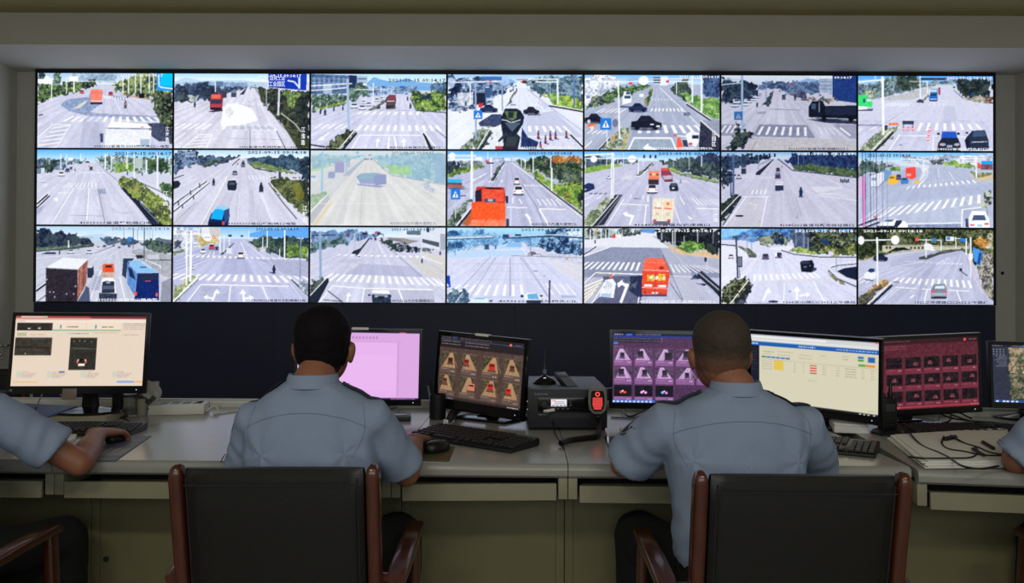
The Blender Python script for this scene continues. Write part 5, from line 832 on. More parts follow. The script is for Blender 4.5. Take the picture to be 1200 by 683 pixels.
def feed_35():
    s = Painter((22, 25, 1155, 658), seed=35, base=0xb4b8d0)
    s.g(0xb8c8dc, 0xe4e8f0, 25, 90); s.p(0x3878d0, 500, 30, 610, 30, 610, 70, 500, 60, a=.7); s.road(570, 60, 180, .035)
    s.f(0x303c40, 0xb8c4c0, 22, 35, 300, 35, 500, 40, 500, 80, 350, 105, 22, 130, w=7, k=1.3); s.p(0xdcdeea, 22, 125, 420, 90, 560, 75, 650, 130, 740, 190, 22, 190); s.r4(0xe83848, 258, 82, 285, 108); s.r4(0xf0f2f6, 285, 80, 335, 105); s.e(0xe8b040, 118, 46, 16, 10)
    for x in (75, 103, 205, 232, 290, 343, 165): s.pole(x, 35, x, 118, 6)
    s.p(0x8088a4, 240, 185, 720, 190, 860, 330, 1155, 400, 1155, 440, 22, 440, 22, 270, a=.85, n=.03); s.p(0xb8bcce, 660, 190, 740, 190, 900, 360, 1000, 658, 840, 658, 760, 400, a=.7); s.p(0xd0d2e0, 22, 235, 120, 175, 240, 180, 22, 260, a=.7); s.l(0x283450, 8, 22, 245, 70, 220, 125, 180); s.l(0xf4f4f0, 7, 22, 262, 240, 185)
    s.f(0x080c18, 0x2c343c, 610, 50, 680, 30, 1155, 28, 1155, 250, 1060, 210, 950, 150, 760, 160, 650, 120, w=7); s.f(0x3c6030, 0x90b85c, 780, 170, 880, 145, 1010, 150, 1030, 200, 900, 235, 800, 215, w=6, c3=0xa8d070); s.p(0xd8b890, 700, 150, 780, 180, 900, 235, 1060, 200, 1155, 240, 1155, 280, 780, 235, a=.9, n=.06); s.f(0x101828, 0x304038, 1050, 150, 1155, 140, 1155, 240, 1080, 240, w=8)
    for x, y0, y1, w in ((672, 60, 125, 7), (762, 45, 180, 12), (782, 45, 235, 9), (857, 90, 160, 5), (970, 50, 145, 8), (1100, 60, 150, 6)): s.pole(x, y0, x, y1, w, 0xb0b4bc)
    s.p(0xa0a4b8, 780, 240, 1155, 285, 1155, 400, 900, 340, a=.5); s.z(11, (50, 308, 520, 312), (-30, 368, 500, 382), duty=.42); s.z(10, (740, 328, 1060, 335), (770, 395, 1240, 400), duty=.3, a=.9)
    s.l(0xf2ece0, 9, 22, 490, 120, 400, 280, 405, 180, 510, 90, 658)
    for i in range(5): s.l(0xf0e8d0, 12, 22, 540 + i * 32 - 20, 190 - i * 22, 490 + i * 30 - 40)
    s.p(0x484c6c, 180, 430, 500, 425, 500, 658, 90, 658, 200, 560, a=.8, n=.05); s.l(0xf4f4f8, 9, 280, 405, 510, 412); s.l(0xf4f4f8, 24, 390, 490, 330, 650); s.p(0xf4f4f8, 298, 490, 345, 455, 345, 475, 400, 505, 380, 530, 340, 500, 310, 525); s.l(0xf4f4f8, 10, 495, 500, 475, 655); s.p(0x20284c, 410, 430, 510, 420, 510, 600, 470, 600, 400, 550, a=.95); s.f(0x202840, 0x707c98, 395, 470, 430, 430, 470, 470, 450, 540, 400, 530, w=5)
    s.p(0xe4e8f2, 155, 600, 160, 540, 200, 460, 265, 450, 290, 490, 270, 610, n=.08); s.p(0xa8c4e4, 170, 570, 250, 575, 248, 605, 165, 602); s.p(0xb8c0d0, 180, 530, 250, 525, 255, 480, 210, 470, a=.7, n=.15); s.e(0xf06850, 249, 430, 14, 13)
    s.p(0xf06048, 530, 290, 550, 272, 690, 278, 715, 320, 740, 380, 510, 375, n=.05); s.p(0xe04830, 510, 375, 740, 385, 715, 580, 505, 575, n=.05); s.p(0xe87058, 535, 285, 690, 288, 695, 300, 530, 298); s.r4(0x902820, 650, 348, 690, 368); s.l(0xf8c8c0, 5, 510, 375, 740, 385); s.l(0xf8a898, 4, 520, 310, 715, 315, a=.7)
    for x, y, w, h, c in ((550, 415, 60, 50, 0xe0b840), (640, 410, 60, 55, 0xe0b840), (575, 425, 25, 20, 0xf8f0e8), (610, 425, 30, 30, 0xf8f0e8), (680, 432, 22, 24, 0xf8f0e8), (525, 495, 70, 20, 0xf4e8ec), (640, 500, 70, 20, 0xf4e8ec), (590, 560, 50, 14, 0xf4e8f0), (520, 556, 20, 14, 0x702020), (660, 562, 18, 14, 0x702020)): s.r4(c, x, y, x + w, y + h, n=.3)
    s.l(0xa83028, 5, 622, 385, 615, 575); s.l(0xf0d8e0, 5, 508, 520, 725, 530); s.r4(0x403c54, 510, 580, 715, 596)
    s.l(0x484c64, 7, 740, 480, 850, 640, a=.7); s.l(0x383c54, 6, 680, 250, 850, 625, a=.6); s.p(0x28305c, 910, 455, 950, 410, 1000, 440, 990, 450); s.p(0x20284c, 950, 485, 1050, 490, 1030, 508)
    s.p(0x1c2438, 965, 420, 1000, 380, 1155, 510, 1155, 600, 1100, 540); s.l(0xb0b4c0, 9, 985, 400, 1155, 545); s.r4(0x202c3c, 1028, 268, 1048, 304); s.pole(1052, 260, 1052, 370, 7, 0xd8dce4); s.bike(115, 152, 30)
    s.p(0xb4b6c8, 850, 440, 960, 440, 1080, 600, 1080, 658, 900, 658, a=.4); s.l(0xf0f0f4, 6, 740, 425, 930, 432, a=.8)
    return s.out()
def feed_36():
    s = Painter((25, 25, 1165, 658), seed=36, base=0xd0d2ea)
    s.g(0x4c94dc, 0x5c94cc, 25, 120); s.p(0x88c0f0, 25, 25, 330, 25, 200, 70, 25, 110, n=.06); s.f(0x2c5490, 0x6ca0d8, 200, 60, 330, 25, 640, 25, 640, 110, 320, 130, 100, 120, w=4); s.road(420, 150, 160, .025)
    s.f(0x141c24, 0x5c6848, 610, 100, 640, 35, 1165, 30, 1165, 250, 850, 235, 640, 180, w=7, c3=0xa0a888); s.f(0x303c60, 0x586880, 600, 45, 760, 40, 760, 190, 640, 190, w=5); s.f(0x1c2438, 0x94a088, 320, 130, 340, 80, 460, 75, 500, 60, 600, 110, 600, 160, 400, 172, w=7); s.f(0x101828, 0x38506c, 480, 120, 500, 80, 570, 110, 560, 160, 480, 160, w=6)
    s.f(0x6c8440, 0xb0c068, 590, 205, 700, 185, 820, 220, 850, 240, 640, 230, w=4); s.f(0x384424, 0xa0a868, 850, 220, 880, 180, 1050, 190, 1165, 120, 1165, 245, 980, 240, w=7); s.p(0x183878, 880, 100, 940, 150, 930, 160, 870, 130); s.p(0xe0e2ee, 440, 185, 600, 170, 640, 180, 560, 215, 440, 200)
    for x, y0, y1, w in ((722, 50, 200, 9), (757, 100, 200, 8), (655, 50, 190, 5), (245, 110, 190, 6), (282, 110, 220, 6)): s.pole(x, y0, x, y1, w, 0x8898b0)
    s.l(0x383c40, 8, 530, 205, 640, 240, 860, 262, 1165, 262); s.p(0xe0e2f0, 25, 175, 160, 180, 250, 230, 240, 270, 100, 460, 25, 530, a=.8); s.p(0x505850, 160, 175, 230, 190, 325, 245, 325, 268, 262, 268, 240, 225); s.f(0x4c5848, 0x9c9c90, 170, 172, 230, 185, 320, 240, 270, 250, w=3); s.l(0x283048, 9, 25, 158, 150, 170); s.l(0x8cb0dc, 6, 25, 112, 350, 100); s.r4(0xa05060, 215, 92, 235, 110); s.r4(0x485060, 120, 88, 170, 110)
    s.car(0xd8dcea, 110, 275, 44, 34); s.car(0x3c4c6c, 400, 280, 56, 44); s.car(0x283054, 510, 268, 56, 44); s.r4(0xe8ecf4, 478, 225, 495, 260)
    s.p(0x101428, 690, 310, 700, 295, 770, 290, 790, 285, 808, 320, 806, 360, 780, 392, 700, 385); s.p(0x2c3454, 705, 300, 770, 298, 765, 320, 700, 320); s.p(0x30385c, 780, 395, 830, 370, 825, 350, 806, 350, a=.9); s.e(0xc89878, 775, 335, 5, 4); s.r4(0x606c84, 718, 338, 745, 352)
    s.z(12, (300, 410, 840, 390), (295, 465, 900, 435), duty=.42); s.z(3, (70, 420, 280, 410), (20, 470, 240, 440), duty=.22); s.z(6, (220, 270, 350, 275), (215, 288, 380, 290), duty=.3, a=.6); s.z(4, (440, 255, 600, 245), (460, 270, 620, 265), duty=.2, a=.7)
    s.l(0xd8cfc8, 6, 340, 490, 930, 452); s.l(0xf6f6fc, 8, 560, 482, 550, 650); s.l(0xf6f6fc, 11, 800, 465, 890, 630); s.arrow(380, 630, 110, .4); s.arrow(665, 620, 115, -.02); s.l(0xf4f5fc, 16, 685, 590, 750, 572); s.p(0xf4f5fc, 740, 550, 778, 575, 745, 600); s.e(0x303858, 465, 636, 44, 10); s.l(0x50546a, 6, 595, 550, 615, 552); s.l(0x9094a8, 4, 290, 645, 560, 655)
    s.p(0x141c38, 1000, 380, 1060, 355, 1165, 340, 1165, 455, 1080, 430); s.l(0xdce0ea, 9, 1165, 300, 1000, 315, 930, 345, 940, 375, 1060, 440, 1165, 480); s.l(0x383c44, 9, 925, 370, 1000, 440, 1165, 510); s.l(0x383c44, 7, 1165, 318, 1010, 332, 950, 350); s.f(0x706c50, 0x989070, 920, 390, 1060, 470, 1060, 500, 960, 440, w=4); s.pole(993, 250, 995, 380, 7, 0x8898b0); s.pole(1035, 250, 1035, 350, 5, 0x98a4b8)
    s.pole(152, 95, 168, 445, 14, 0x343c58); s.r4(0x343c50, 160, 260, 205, 350); s.r4(0x6c7488, 168, 268, 200, 340); s.pole(180, 350, 184, 440, 6, 0x50587c)
    s.f(0x202418, 0x8c9478, 25, 658, 25, 540, 110, 450, 250, 435, 290, 480, 260, 560, 130, 658, w=8, k=1.3); s.p(0x1c2030, 130, 658, 260, 500, 300, 490, 220, 658, a=.7); s.l(0xe8eaf0, 9, 105, 655, 255, 460); s.l(0x202434, 10, 170, 560, 240, 650); s.l(0x202434, 8, 240, 560, 200, 620)
    return s.out()
def feed_37():
    s = Painter((22, 30, 1152, 655), seed=37, base=0xb8bcd6)
    s.f(0x1c2818, 0x6c7450, -20, 0, 1200, 0, 1200, 330, -20, 330, w=6, c3=0x90946c); s.f(0x101810, 0x3c4830, 22, 40, 250, 30, 260, 170, 150, 240, 22, 260, w=6)
    s.p(0xb8bcd6, 22, 290, 150, 262, 400, 222, 560, 205, 700, 210, 880, 205, 960, 240, 1060, 540, 1152, 640, 1152, 655, 22, 655); s.road(900, 180, 220, .035)
    s.p(0xa4a8c4, 300, 290, 560, 215, 900, 210, 860, 240, 600, 330, 300, 350, a=.5); s.p(0xc8c8d0, 270, 235, 400, 205, 560, 205, 400, 240, 280, 262, a=.8)
    s.p(0xc0bca8, 225, 165, 450, 160, 950, 170, 950, 190, 560, 215, 480, 210, 410, 180, 340, 182, 260, 225, 225, 218); s.l(0x888878, 5, 225, 166, 950, 176); s.p(0x101820, 275, 222, 340, 186, 410, 186, 450, 202, 350, 205)
    for i in range(6): s.e(0x30342c, 465 + i * 32, 186, 10, 10)
    for x in (262, 290): s.e(0x30342c, x, 184, 9, 12)
    s.p(0x404850, 530, 262, 560, 255, 700, 225, 900, 190, 900, 200, 700, 240, 600, 280, 530, 280); s.f(0x303c38, 0x60685c, 600, 245, 720, 210, 900, 185, 900, 198, 700, 232, w=3)
    s.p(0xe0e4ec, 570, 155, 600, 145, 630, 155, 655, 180, 640, 205, 580, 200); s.r4(0xe8ecf0, 625, 195, 660, 210); s.pole(588, 110, 590, 265, 9); s.pole(716, 120, 716, 215, 8); s.l(0xd4dce8, 7, 520, 118, 720, 122); s.e(0xf05838, 514, 115, 14, 17); s.e(0x3080e0, 655, 118, 16, 15); s.pole(836, 95, 838, 185, 8); s.pole(924, 105, 924, 240, 9); s.l(0xd8dce4, 6, 780, 105, 930, 108); s.r4(0xe4ecf8, 755, 92, 820, 125); s.r4(0x2c78d8, 760, 98, 790, 118); s.r4(0x2c78d8, 875, 105, 920, 135)
    s.z(14, (430, 295, 920, 310), (400, 300, 900, 325), duty=.35); s.z(12, (440, 300, 1020, 300), (430, 318, 1000, 330), duty=0.0); s.d(0xf0f2fa, 5, 9, (780, 262), (650, 340), 4)
    s.z(13, (350, 430, 980, 455), (300, 470, 1010, 520), duty=.4); s.z(4, (22, 420, 200, 432), (-60, 478, 130, 480), duty=.25); s.l(0xf2f3fa, 7, 340, 512, 520, 522); s.l(0xf2f3fa, 7, 550, 525, 950, 542); s.l(0xf4f5fc, 10, 598, 530, 570, 650); s.l(0xf4f5fc, 10, 845, 540, 880, 630); s.p(0xb0b4d0, 600, 330, 700, 310, 640, 430, 570, 430, a=.4); s.p(0x9ca0bc, 560, 400, 620, 340, 660, 300, 680, 300, 560, 520, 530, 640, 510, 640, a=.5); s.l(0xf0f2f8, 12, 455, 600, 490, 575); s.l(0xe8eaf4, 8, 300, 350, 560, 300, a=.4); s.l(0x404868, 6, 310, 465, 370, 470)
    s.l(0xe8eaf2, 5, 200, 640, 340, 510); s.l(0xd8dae6, 5, 250, 630, 360, 520)
    s.f(0x687058, 0xb0a888, 22, 280, 150, 262, 150, 275, 22, 292, w=3); s.side(0x1c2440, 150, 272, 292, 58); s.p(0xe4e8f2, 70, 410, 100, 380, 160, 378, 175, 400, 170, 440, 80, 445); s.p(0x1c3870, 100, 378, 125, 355, 160, 358, 160, 385, 130, 392); s.l(0x50587c, 9, 80, 448, 150, 458)
    s.p(0x7c8494, 630, 530, 655, 485, 745, 480, 765, 535, 762, 585, 630, 590, n=.04); s.p(0xd8e0e8, 670, 500, 738, 498, 748, 520, 660, 522); s.p(0x6c98a8, 655, 485, 745, 480, 740, 492, 665, 495); s.r4(0xe04868, 632, 535, 658, 560); s.r4(0xe04868, 738, 540, 760, 556); s.p(0xa8acc0, 635, 555, 760, 555, 758, 580, 638, 580); s.p(0x101828, 625, 590, 765, 588, 755, 605, 635, 605)
    s.f(0x8c6840, 0xc8b070, 60, 570, 200, 450, 280, 450, 280, 480, 150, 580, w=6, c3=0x7c4c78); s.f(0x383838, 0x707058, 22, 655, 22, 590, 120, 540, 230, 490, 100, 655, w=6); s.rail(100, 655, 300, 470, w=9, off=24)
    s.f(0x484848, 0xb0aca0, 1000, 200, 1152, 230, 1152, 640, 1080, 560, 1030, 430, 1010, 330, w=5, k=1.4); s.f(0xa06830, 0xe0b060, 985, 120, 1060, 90, 1120, 130, 1110, 190, 990, 170, w=6); s.f(0x687058, 0xd0ccb8, 1100, 60, 1152, 60, 1152, 200, 1110, 200, w=5)
    s.p(0x4494e8, 978, 180, 1060, 215, 1040, 335, 990, 290); s.p(0x1c4890, 1030, 225, 1055, 220, 1035, 330, 1015, 310); s.pole(960, 95, 962, 430, 13, 0xdce2ea); s.pole(1008, 320, 1006, 430, 7, 0xc8ccd4); s.l(0xe8c8d0, 9, 930, 240, 1000, 440, 1060, 560, a=.7); s.r4(0xf0f2f4, 945, 230, 978, 280)
    s.r4(0x202840, 868, 352, 888, 378); s.l(0x202840, 7, 880, 378, 935, 415)
    s.pole(182, 100, 186, 500, 14, 0xe8eef6); s.l(0xe8eef6, 10, 45, 125, 335, 118); s.e(0xe8ecf4, 48, 125, 28, 36); s.e(0xf0f2f8, 333, 120, 36, 38)
    return s.out()
FEEDS = {(r, c): globals()['feed_%d%d' % (r, c)] for r in (1, 2, 3) for c in range(1, 8)}
m_led = screen_mat('video_wall_pixels', 1.0, 0.5)
m_osdw = glow('osd_white', 0xf4f6ff, 1.0); m_osdd = glow('osd_dark', 0x2c3050, 1.0); m_osdg = glow('osd_grey', 0x8c90a8, 1.0); m_osdb = glow('osd_pale_blue', 0xdce8fa, 1.0)
V_RECT = {(1, 1): (40, 33, 1172, 658), (1, 2): (33, 40, 1158, 660), (1, 3): (30, 45, 1148, 665), (1, 4): (32, 36, 1158, 665), (1, 5): (30, 42, 1150, 665), (1, 6): (28, 37, 1162, 662), (1, 7): (20, 33, 1150, 655),
          (2, 1): (30, 24, 1168, 655), (2, 2): (25, 30, 1150, 655), (2, 3): (25, 30, 1148, 655), (2, 4): (28, 28, 1148, 655), (2, 5): (25, 28, 1150, 655), (2, 6): (25, 28, 1162, 655), (2, 7): (22, 30, 1150, 650),
          (3, 1): (30, 22, 1172, 655), (3, 2): (30, 28, 1152, 657), (3, 3): (22, 25, 1145, 655), (3, 4): (30, 28, 1148, 658), (3, 5): (22, 25, 1155, 658), (3, 6): (25, 25, 1165, 658), (3, 7): (22, 30, 1152, 655)}
W_, D_ = 'w', 'd'
# picture shown, timestamp (text, x0, x1, y, colour), caption, side caption
VINFO = {
 (1, 1): ('an orange lorry and the white roof of a box truck', ('2021-09-15 09:14:17', 730, 1090, 48, W_), ('0025222省道与G309交叉路口一电警', 515, 1150, 645, D_), ('江海路', 1085, 1145, 480, 610, W_)),
 (1, 2): ('a red lorry under a blue road sign', ('2021-09-15 09:14:17', 735, 1090, 55, W_), ('0352省道与新园西道口一口出线', 575, 1120, 652, D_), ('江淮路', 1062, 1125, 480, 640, W_)),
 (1, 3): ('a dark lorry on a crossing beside an office block', ('2021-09-15 09:14:17', 670, 1148, 95, D_), ('4255S222省道与大道路口', 680, 1100, 655, D_), None),
 (1, 4): ('a dark green tanker truck and five red cones', None, ('4029S222与经开路口出口', 640, 1110, 652, W_), None),
 (1, 5): ('a black saloon car and a bright blue crossing sign', ('2021-09-15 09:14:17', 815, 1145, 52, W_), ('4079S222与园区路口西口L', 590, 1100, 655, W_), ('江园区', 1055, 1120, 505, 640, W_)),
 (1, 6): ('a long black lorry crossing from the right', ('2021-09-15 09:14:17', 765, 1125, 48, W_), ('4116S222省道与至诚路出口 L', 590, 1100, 652, D_), None),
 (1, 7): ('a green lorry cab and two dark cars at the bottom', ('2021-09-15 09:14:17', 765, 1140, 45, W_), ('4118S222省道与桥头村口道', 640, 1145, 643, W_), None),
 (2, 1): ('a nearly empty road and a long green hedge', ('2021-09-15 09:14:17', 685, 1165, 55, D_), ('41025222省道望松路口电警', 390, 1060, 640, D_), ('江望路', 1045, 1140, 370, 500, W_)),
 (2, 2): ('a bright blue car driving away at the bottom', ('2021-09-15 09:14:18', 640, 1130, 45, D_), ('19035222省山望松路口电警', 485, 1050, 645, D_), ('江望路', 1055, 1140, 490, 640, W_)),
 (2, 3): ('a pale washed-out road with a turning lorry', ('2021-09-15 09:14:97', 695, 1050, 45, 'g'), ('42075222与万通大道西口L', 685, 1075, 635, 'g'), None),
 (2, 4): ('a large orange tipper truck and two white cars', ('2021-09-15 09:14:18', 700, 1060, 42, D_), ('42053222与万通大道交口L', 722, 1105, 638, D_), None),
 (2, 5): ('a cream box truck behind a white car', ('2021-09-15 09:14:17', 640, 1145, 42, D_), ('41645222省道与农庄路口', 435, 1070, 643, D_), ('江庄路', 1055, 1140, 500, 620, W_)),
 (2, 6): ('two white vans in line and one motorcyclist', ('2021-09-15 09:14:17', 665, 1145, 38, W_), ('41685222省道与新华信块路口', 515, 1140, 640, D_), None),
 (2, 7): ('a red bus with pink stripes down its left edge', ('2021-09-15 09:14:18', 100, 460, 55, D_), None, None),
 (3, 1): ('a brown box trailer and a blue coach side by side', ('2021-09-15 09:14:18', 665, 1155, 38, 'g'), ('11025222省道北山路电警', 540, 1060, 640, W_), None),
 (3, 2): ('white turn arrows and a lone cyclist on a crossing', ('2021-09-15 09:14:17', 715, 1070, 42, D_), ('40785222省道与长松路路口电', 700, 1130, 645, D_), None),
 (3, 3): ('a grey scene with one van roof at the bottom', ('2021-09-15 09:14:17', 695, 1055, 38, D_), ('40725222与长松路路段口', 705, 1050, 640, D_), None),
 (3, 4): ('a wide empty pale blue junction under a footbridge', ('2021-09-15 09:14:18', 640, 1125, 40, D_), ('40935222省道与桥头口L', 455, 1110, 645, D_), None),
 (3, 5): ('a tall orange red box truck seen from behind', ('2021-09-15 09:14:17', 640, 1125, 42, W_), ('40915222省道工业路口出口 L', 485, 1130, 643, W_), None),
 (3, 6): ('a black van turning and a curved guard rail', ('2021-09-15 09:14:18', 645, 1140, 40, W_), ('1266全山路口口×口上午路段', 550, 1160, 645, D_), None),
 (3, 7): ('a silver car waiting below an arched stone bridge', ('2021-09-15 09:14:18', 65, 560, 42, W_), ('1322之中原路口口×口上午路线', 495, 1110, 640, D_), None)}
ROWN = {1: 'top', 2: 'middle', 3: 'bottom'}
for (r, c), (what, ts, cp, sd) in VINFO.items():
    x0 = VX0 + (c - 1) * PW; zt = VZ1 - (r - 1) * PH
    t = thing('display_panel', '%s-row wall display: %s' % (ROWN[r], what), 'screen', (x0 + PW / 2, VY, zt - PH / 2), group='video wall displays')
    bm = NB(); e = .0035
    box(bm, -PW / 2 + .0006, PW / 2 - .0006, .004, .07, -PH / 2 + .0006, PH / 2 - .0006)
    obj('housing', bm, m_frame, t, smooth=False)
    bm = NB(); b = .0075
    for q in ((-PW / 2 + .0006, -PW / 2 + b, -PH / 2 + .0006, PH / 2 - .0006), (PW / 2 - b, PW / 2 - .0006, -PH / 2 + .0006, PH / 2 - .0006), (-PW / 2 + b, PW / 2 - b, -PH / 2 + .0006, -PH / 2 + b), (-PW / 2 + b, PW / 2 - b, PH / 2 - b, PH / 2 - .0006)):
        box(bm, q[0], q[1], -.002, .0035, q[2], q[3])
    obj('bezel', bm, m_frame, t, smooth=False)
    sw, sh = PW - 2 * b, PH - 2 * b
    pixel_screen('screen', FEEDS[(r, c)](), sw, sh, m_led, t, y=.0005)
    R0 = V_RECT[(r, c)]
    fx = lambda X: (min(max(X, R0[0] + 4), R0[2] - 4) - R0[0]) / (R0[2] - R0[0]) * sw - sw / 2
    fz = lambda Y: sh / 2 - (min(max(Y, R0[1] + 4), R0[3] - 4) - R0[1]) / (R0[3] - R0[1]) * sh
    MM = {'w': m_osdw, 'd': m_osdd, 'g': m_osdg}
    if ts: lettering('timestamp', ts[0], fx(ts[1]), fx(ts[2]), fz(ts[3] + 14), fz(ts[3] - 14), -.0004, MM[ts[4]], t)
    if cp: lettering('caption', cp[0], fx(cp[1]), fx(cp[2]), fz(cp[3] + 13), fz(cp[3] - 14), -.0004, MM[cp[4]], t)
    if sd:
        for i, ch in enumerate(sd[0]):
            n = len(sd[0]); ya = sd[3] + (sd[4] - sd[3]) * i / n; yb = sd[3] + (sd[4] - sd[3]) * (i + .85) / n
            lettering('side_caption', ch, fx((sd[1] + sd[2]) / 2), fx(sd[2]), fz(yb), fz(ya), -.0004, MM[sd[5]], t)
    if (r, c) == (1, 2):
        lettering('sign_text', '沿河工业', fx(825), fx(955), fz(95), fz(62), -.0003, m_osdb, t)
        lettering('sign_text', '工业园区', fx(820), fx(955), fz(145), fz(102), -.0003, m_osdb, t)
# thin surround and the dark plinth below
t = thing('video_wall_surround', 'thin black frame around the block of wall displays', 'frame', ((VX0 + VX1) / 2, VY, VZ0))
hw = (VX1 - VX0) / 2; bm = NB()
box(bm, -hw - .012, hw + .012, -.004, .075, VZ1 - VZ0 + .001, VZ1 - VZ0 + .021); obj('top_rail', bm, m_frame, t, smooth=False)
for s in (-1, 1):
    bm = NB(); box(bm, min(s * (hw + .001), s * (hw + .012)), max(s * (hw + .001), s * (hw + .012)), -.004, .075, 0, VZ1 - VZ0 + .001); obj('side_rail', bm, m_frame, t, smooth=False)
t = thing('video_wall_plinth', 'plain blue-black panelled base under the wall displays', 'cabinet', ((VX0 + VX1) / 2, VY, 0))
n = 4
for i in range(n):
    a = -hw - .010 + (2 * hw + .02) * i / n; b = -hw - .010 + (2 * hw + .02) * (i + 1) / n
    bm = NB(); box(bm, a + .0005, b - .0005, 0, .07, .06, VZ0 - .003, .0008); obj('panel', bm, m_plinth, t, smooth=False)
bm = NB(); box(bm, -hw, hw, .02, .07, 0, .06); obj('kick_board', bm, m_dark, t, smooth=False)
# ------------------------------------------------------------------ console desks
def console(label, loc, rotz, w, d=1.14, tray=None, tray_dy=0.0, grommet=None):
    t = thing('console_desk', label, 'desk', loc, rotz, group='row of console desks')
    # worktop: rounded nose, 40 mm thick; local origin = front left corner on the floor
    bm = NB(); prof = [(0.012, -.042), (0.002, -.034), (0, -.024), (0.0, -.016), (.003, -.007), (.010, -.0015), (.02, 0), (d, 0), (d, -.03), (.03, -.03), (.03, -.042)]
    a = [bm.verts.new((.0012, y, DZ + z)) for y, z in prof]; b = [bm.verts.new((w - .0012, y, DZ + z)) for y, z in prof]
    n = len(prof)
    for i in range(n): bm.faces.new((a[i], a[(i + 1) % n], b[(i + 1) % n], b[i]))
    bm.faces.new(a); bm.faces.new(b)
    obj('worktop', bm, m_desk, t)
    bm = NB(); tube(bm, [(.001, d - .012, DZ + .018), (w - .001, d - .012, DZ + .018)], .017, 14)
    box(bm, .001, w - .001, d - .03, d + .006, DZ, DZ + .018); obj('rear_rail', bm, m_alu, t)
    for x in (.001, w - .028):
        bm = NB(); box(bm, x, x + .027, .205, d - .02, 0, DZ - .043, .002); obj('side_panel', bm, m_desk3, t)
    for x in (.001, w - .028):
        bm = NB(); box(bm, x, x + .027, .012, .206, DZ - .105, DZ - .043, .002); obj('bracket', bm, m_desk2, t)
    bm = NB(); box(bm, .0285, w - .0285, .21, .23, .02, DZ - .044); obj('modesty_panel', bm, m_desk3, t)
    if grommet:
        bm = NB(); lathe(bm, [(.0005, 0), (.009, 0), (.009, .003), (.006, .004), (.0005, .002)], 16)
        bmesh.ops.rotate(bm, verts=bm.verts, cent=(0, 0, 0), matrix=Matrix.Rotation(R(90), 3, 'X')); bmesh.ops.translate(bm, verts=bm.verts, vec=(grommet[0], .21, grommet[1])); obj('grommet', bm, m_dark, t)
    x0, x1 = .034, w - .034
    z1a, z1b = DZ - .063, DZ - .063 + tray_dy
    bm = NB(); hh = .050
    for y0, y1, za, zb in ((.004, .016, hh, 0),):
        vs = [bm.verts.new(p) for p in ((x0, y0, z1a - hh), (x1, y0, z1b - hh), (x1, y0, z1b), (x0, y0, z1a), (x0, y1, z1a - hh), (x1, y1, z1b - hh), (x1, y1, z1b), (x0, y1, z1a))]
        for q in ((0, 1, 2, 3), (4, 5, 6, 7), (0, 1, 5, 4), (1, 2, 6, 5), (2, 3, 7, 6), (3, 0, 4, 7)): bm.faces.new([vs[i] for i in q])
    bmesh.ops.bevel(bm, geom=list(bm.edges), offset=.0015, segments=1, affect='EDGES')
    dr = obj('keyboard_drawer', bm, m_desk2, t)
    bm = NB(); box(bm, x0 + .01, x1 - .01, .016, .185, DZ - .112, DZ - .106); box(bm, x0 + .004, x0 + .01, .016, .185, DZ - .112, DZ - .078); box(bm, x1 - .01, x1 - .004, .016, .185, DZ - .112, DZ - .078)
    obj('tray', bm, m_dark, dr)
    bm = NB(); box(bm, .030, w - .030, .190, .209, DZ - .10, DZ - .044); obj('drawer_stop', bm, m_dark, t)
    return t
YAW = R(-1.2); c_, s_ = math.cos(YAW), math.sin(YAW)
def dk(x): return (x, 2.218 + (x + .0) * math.tan(YAW), 0)
consoles = [(-2.38, -1.372, 'grey console desk at the far left with its edge cut by the frame', None, 0, None),
            (-1.372, -.358, 'grey console desk holding the white power strip and blue-grey mouse mat', None, 0, None),
            (-.358, .167, 'narrow grey console desk under the swivelled thumbnail monitor', None, .006, None),
            (.167, 1.168, 'grey console desk under the black radio unit and cream web page monitor', None, 0, None)]
for x0, x1, lb, tr, dy, gr in consoles:
    gr = (.048, .395) if x0 == -1.372 else None
    console(lb, dk(x0), YAW, (x1 - x0) / c_, tray_dy=dy, grommet=gr)
console('grey console desk at the far right under the stack of white papers', (1.1685, 2.160, 0), R(-8.5), 1.02, d=1.13)
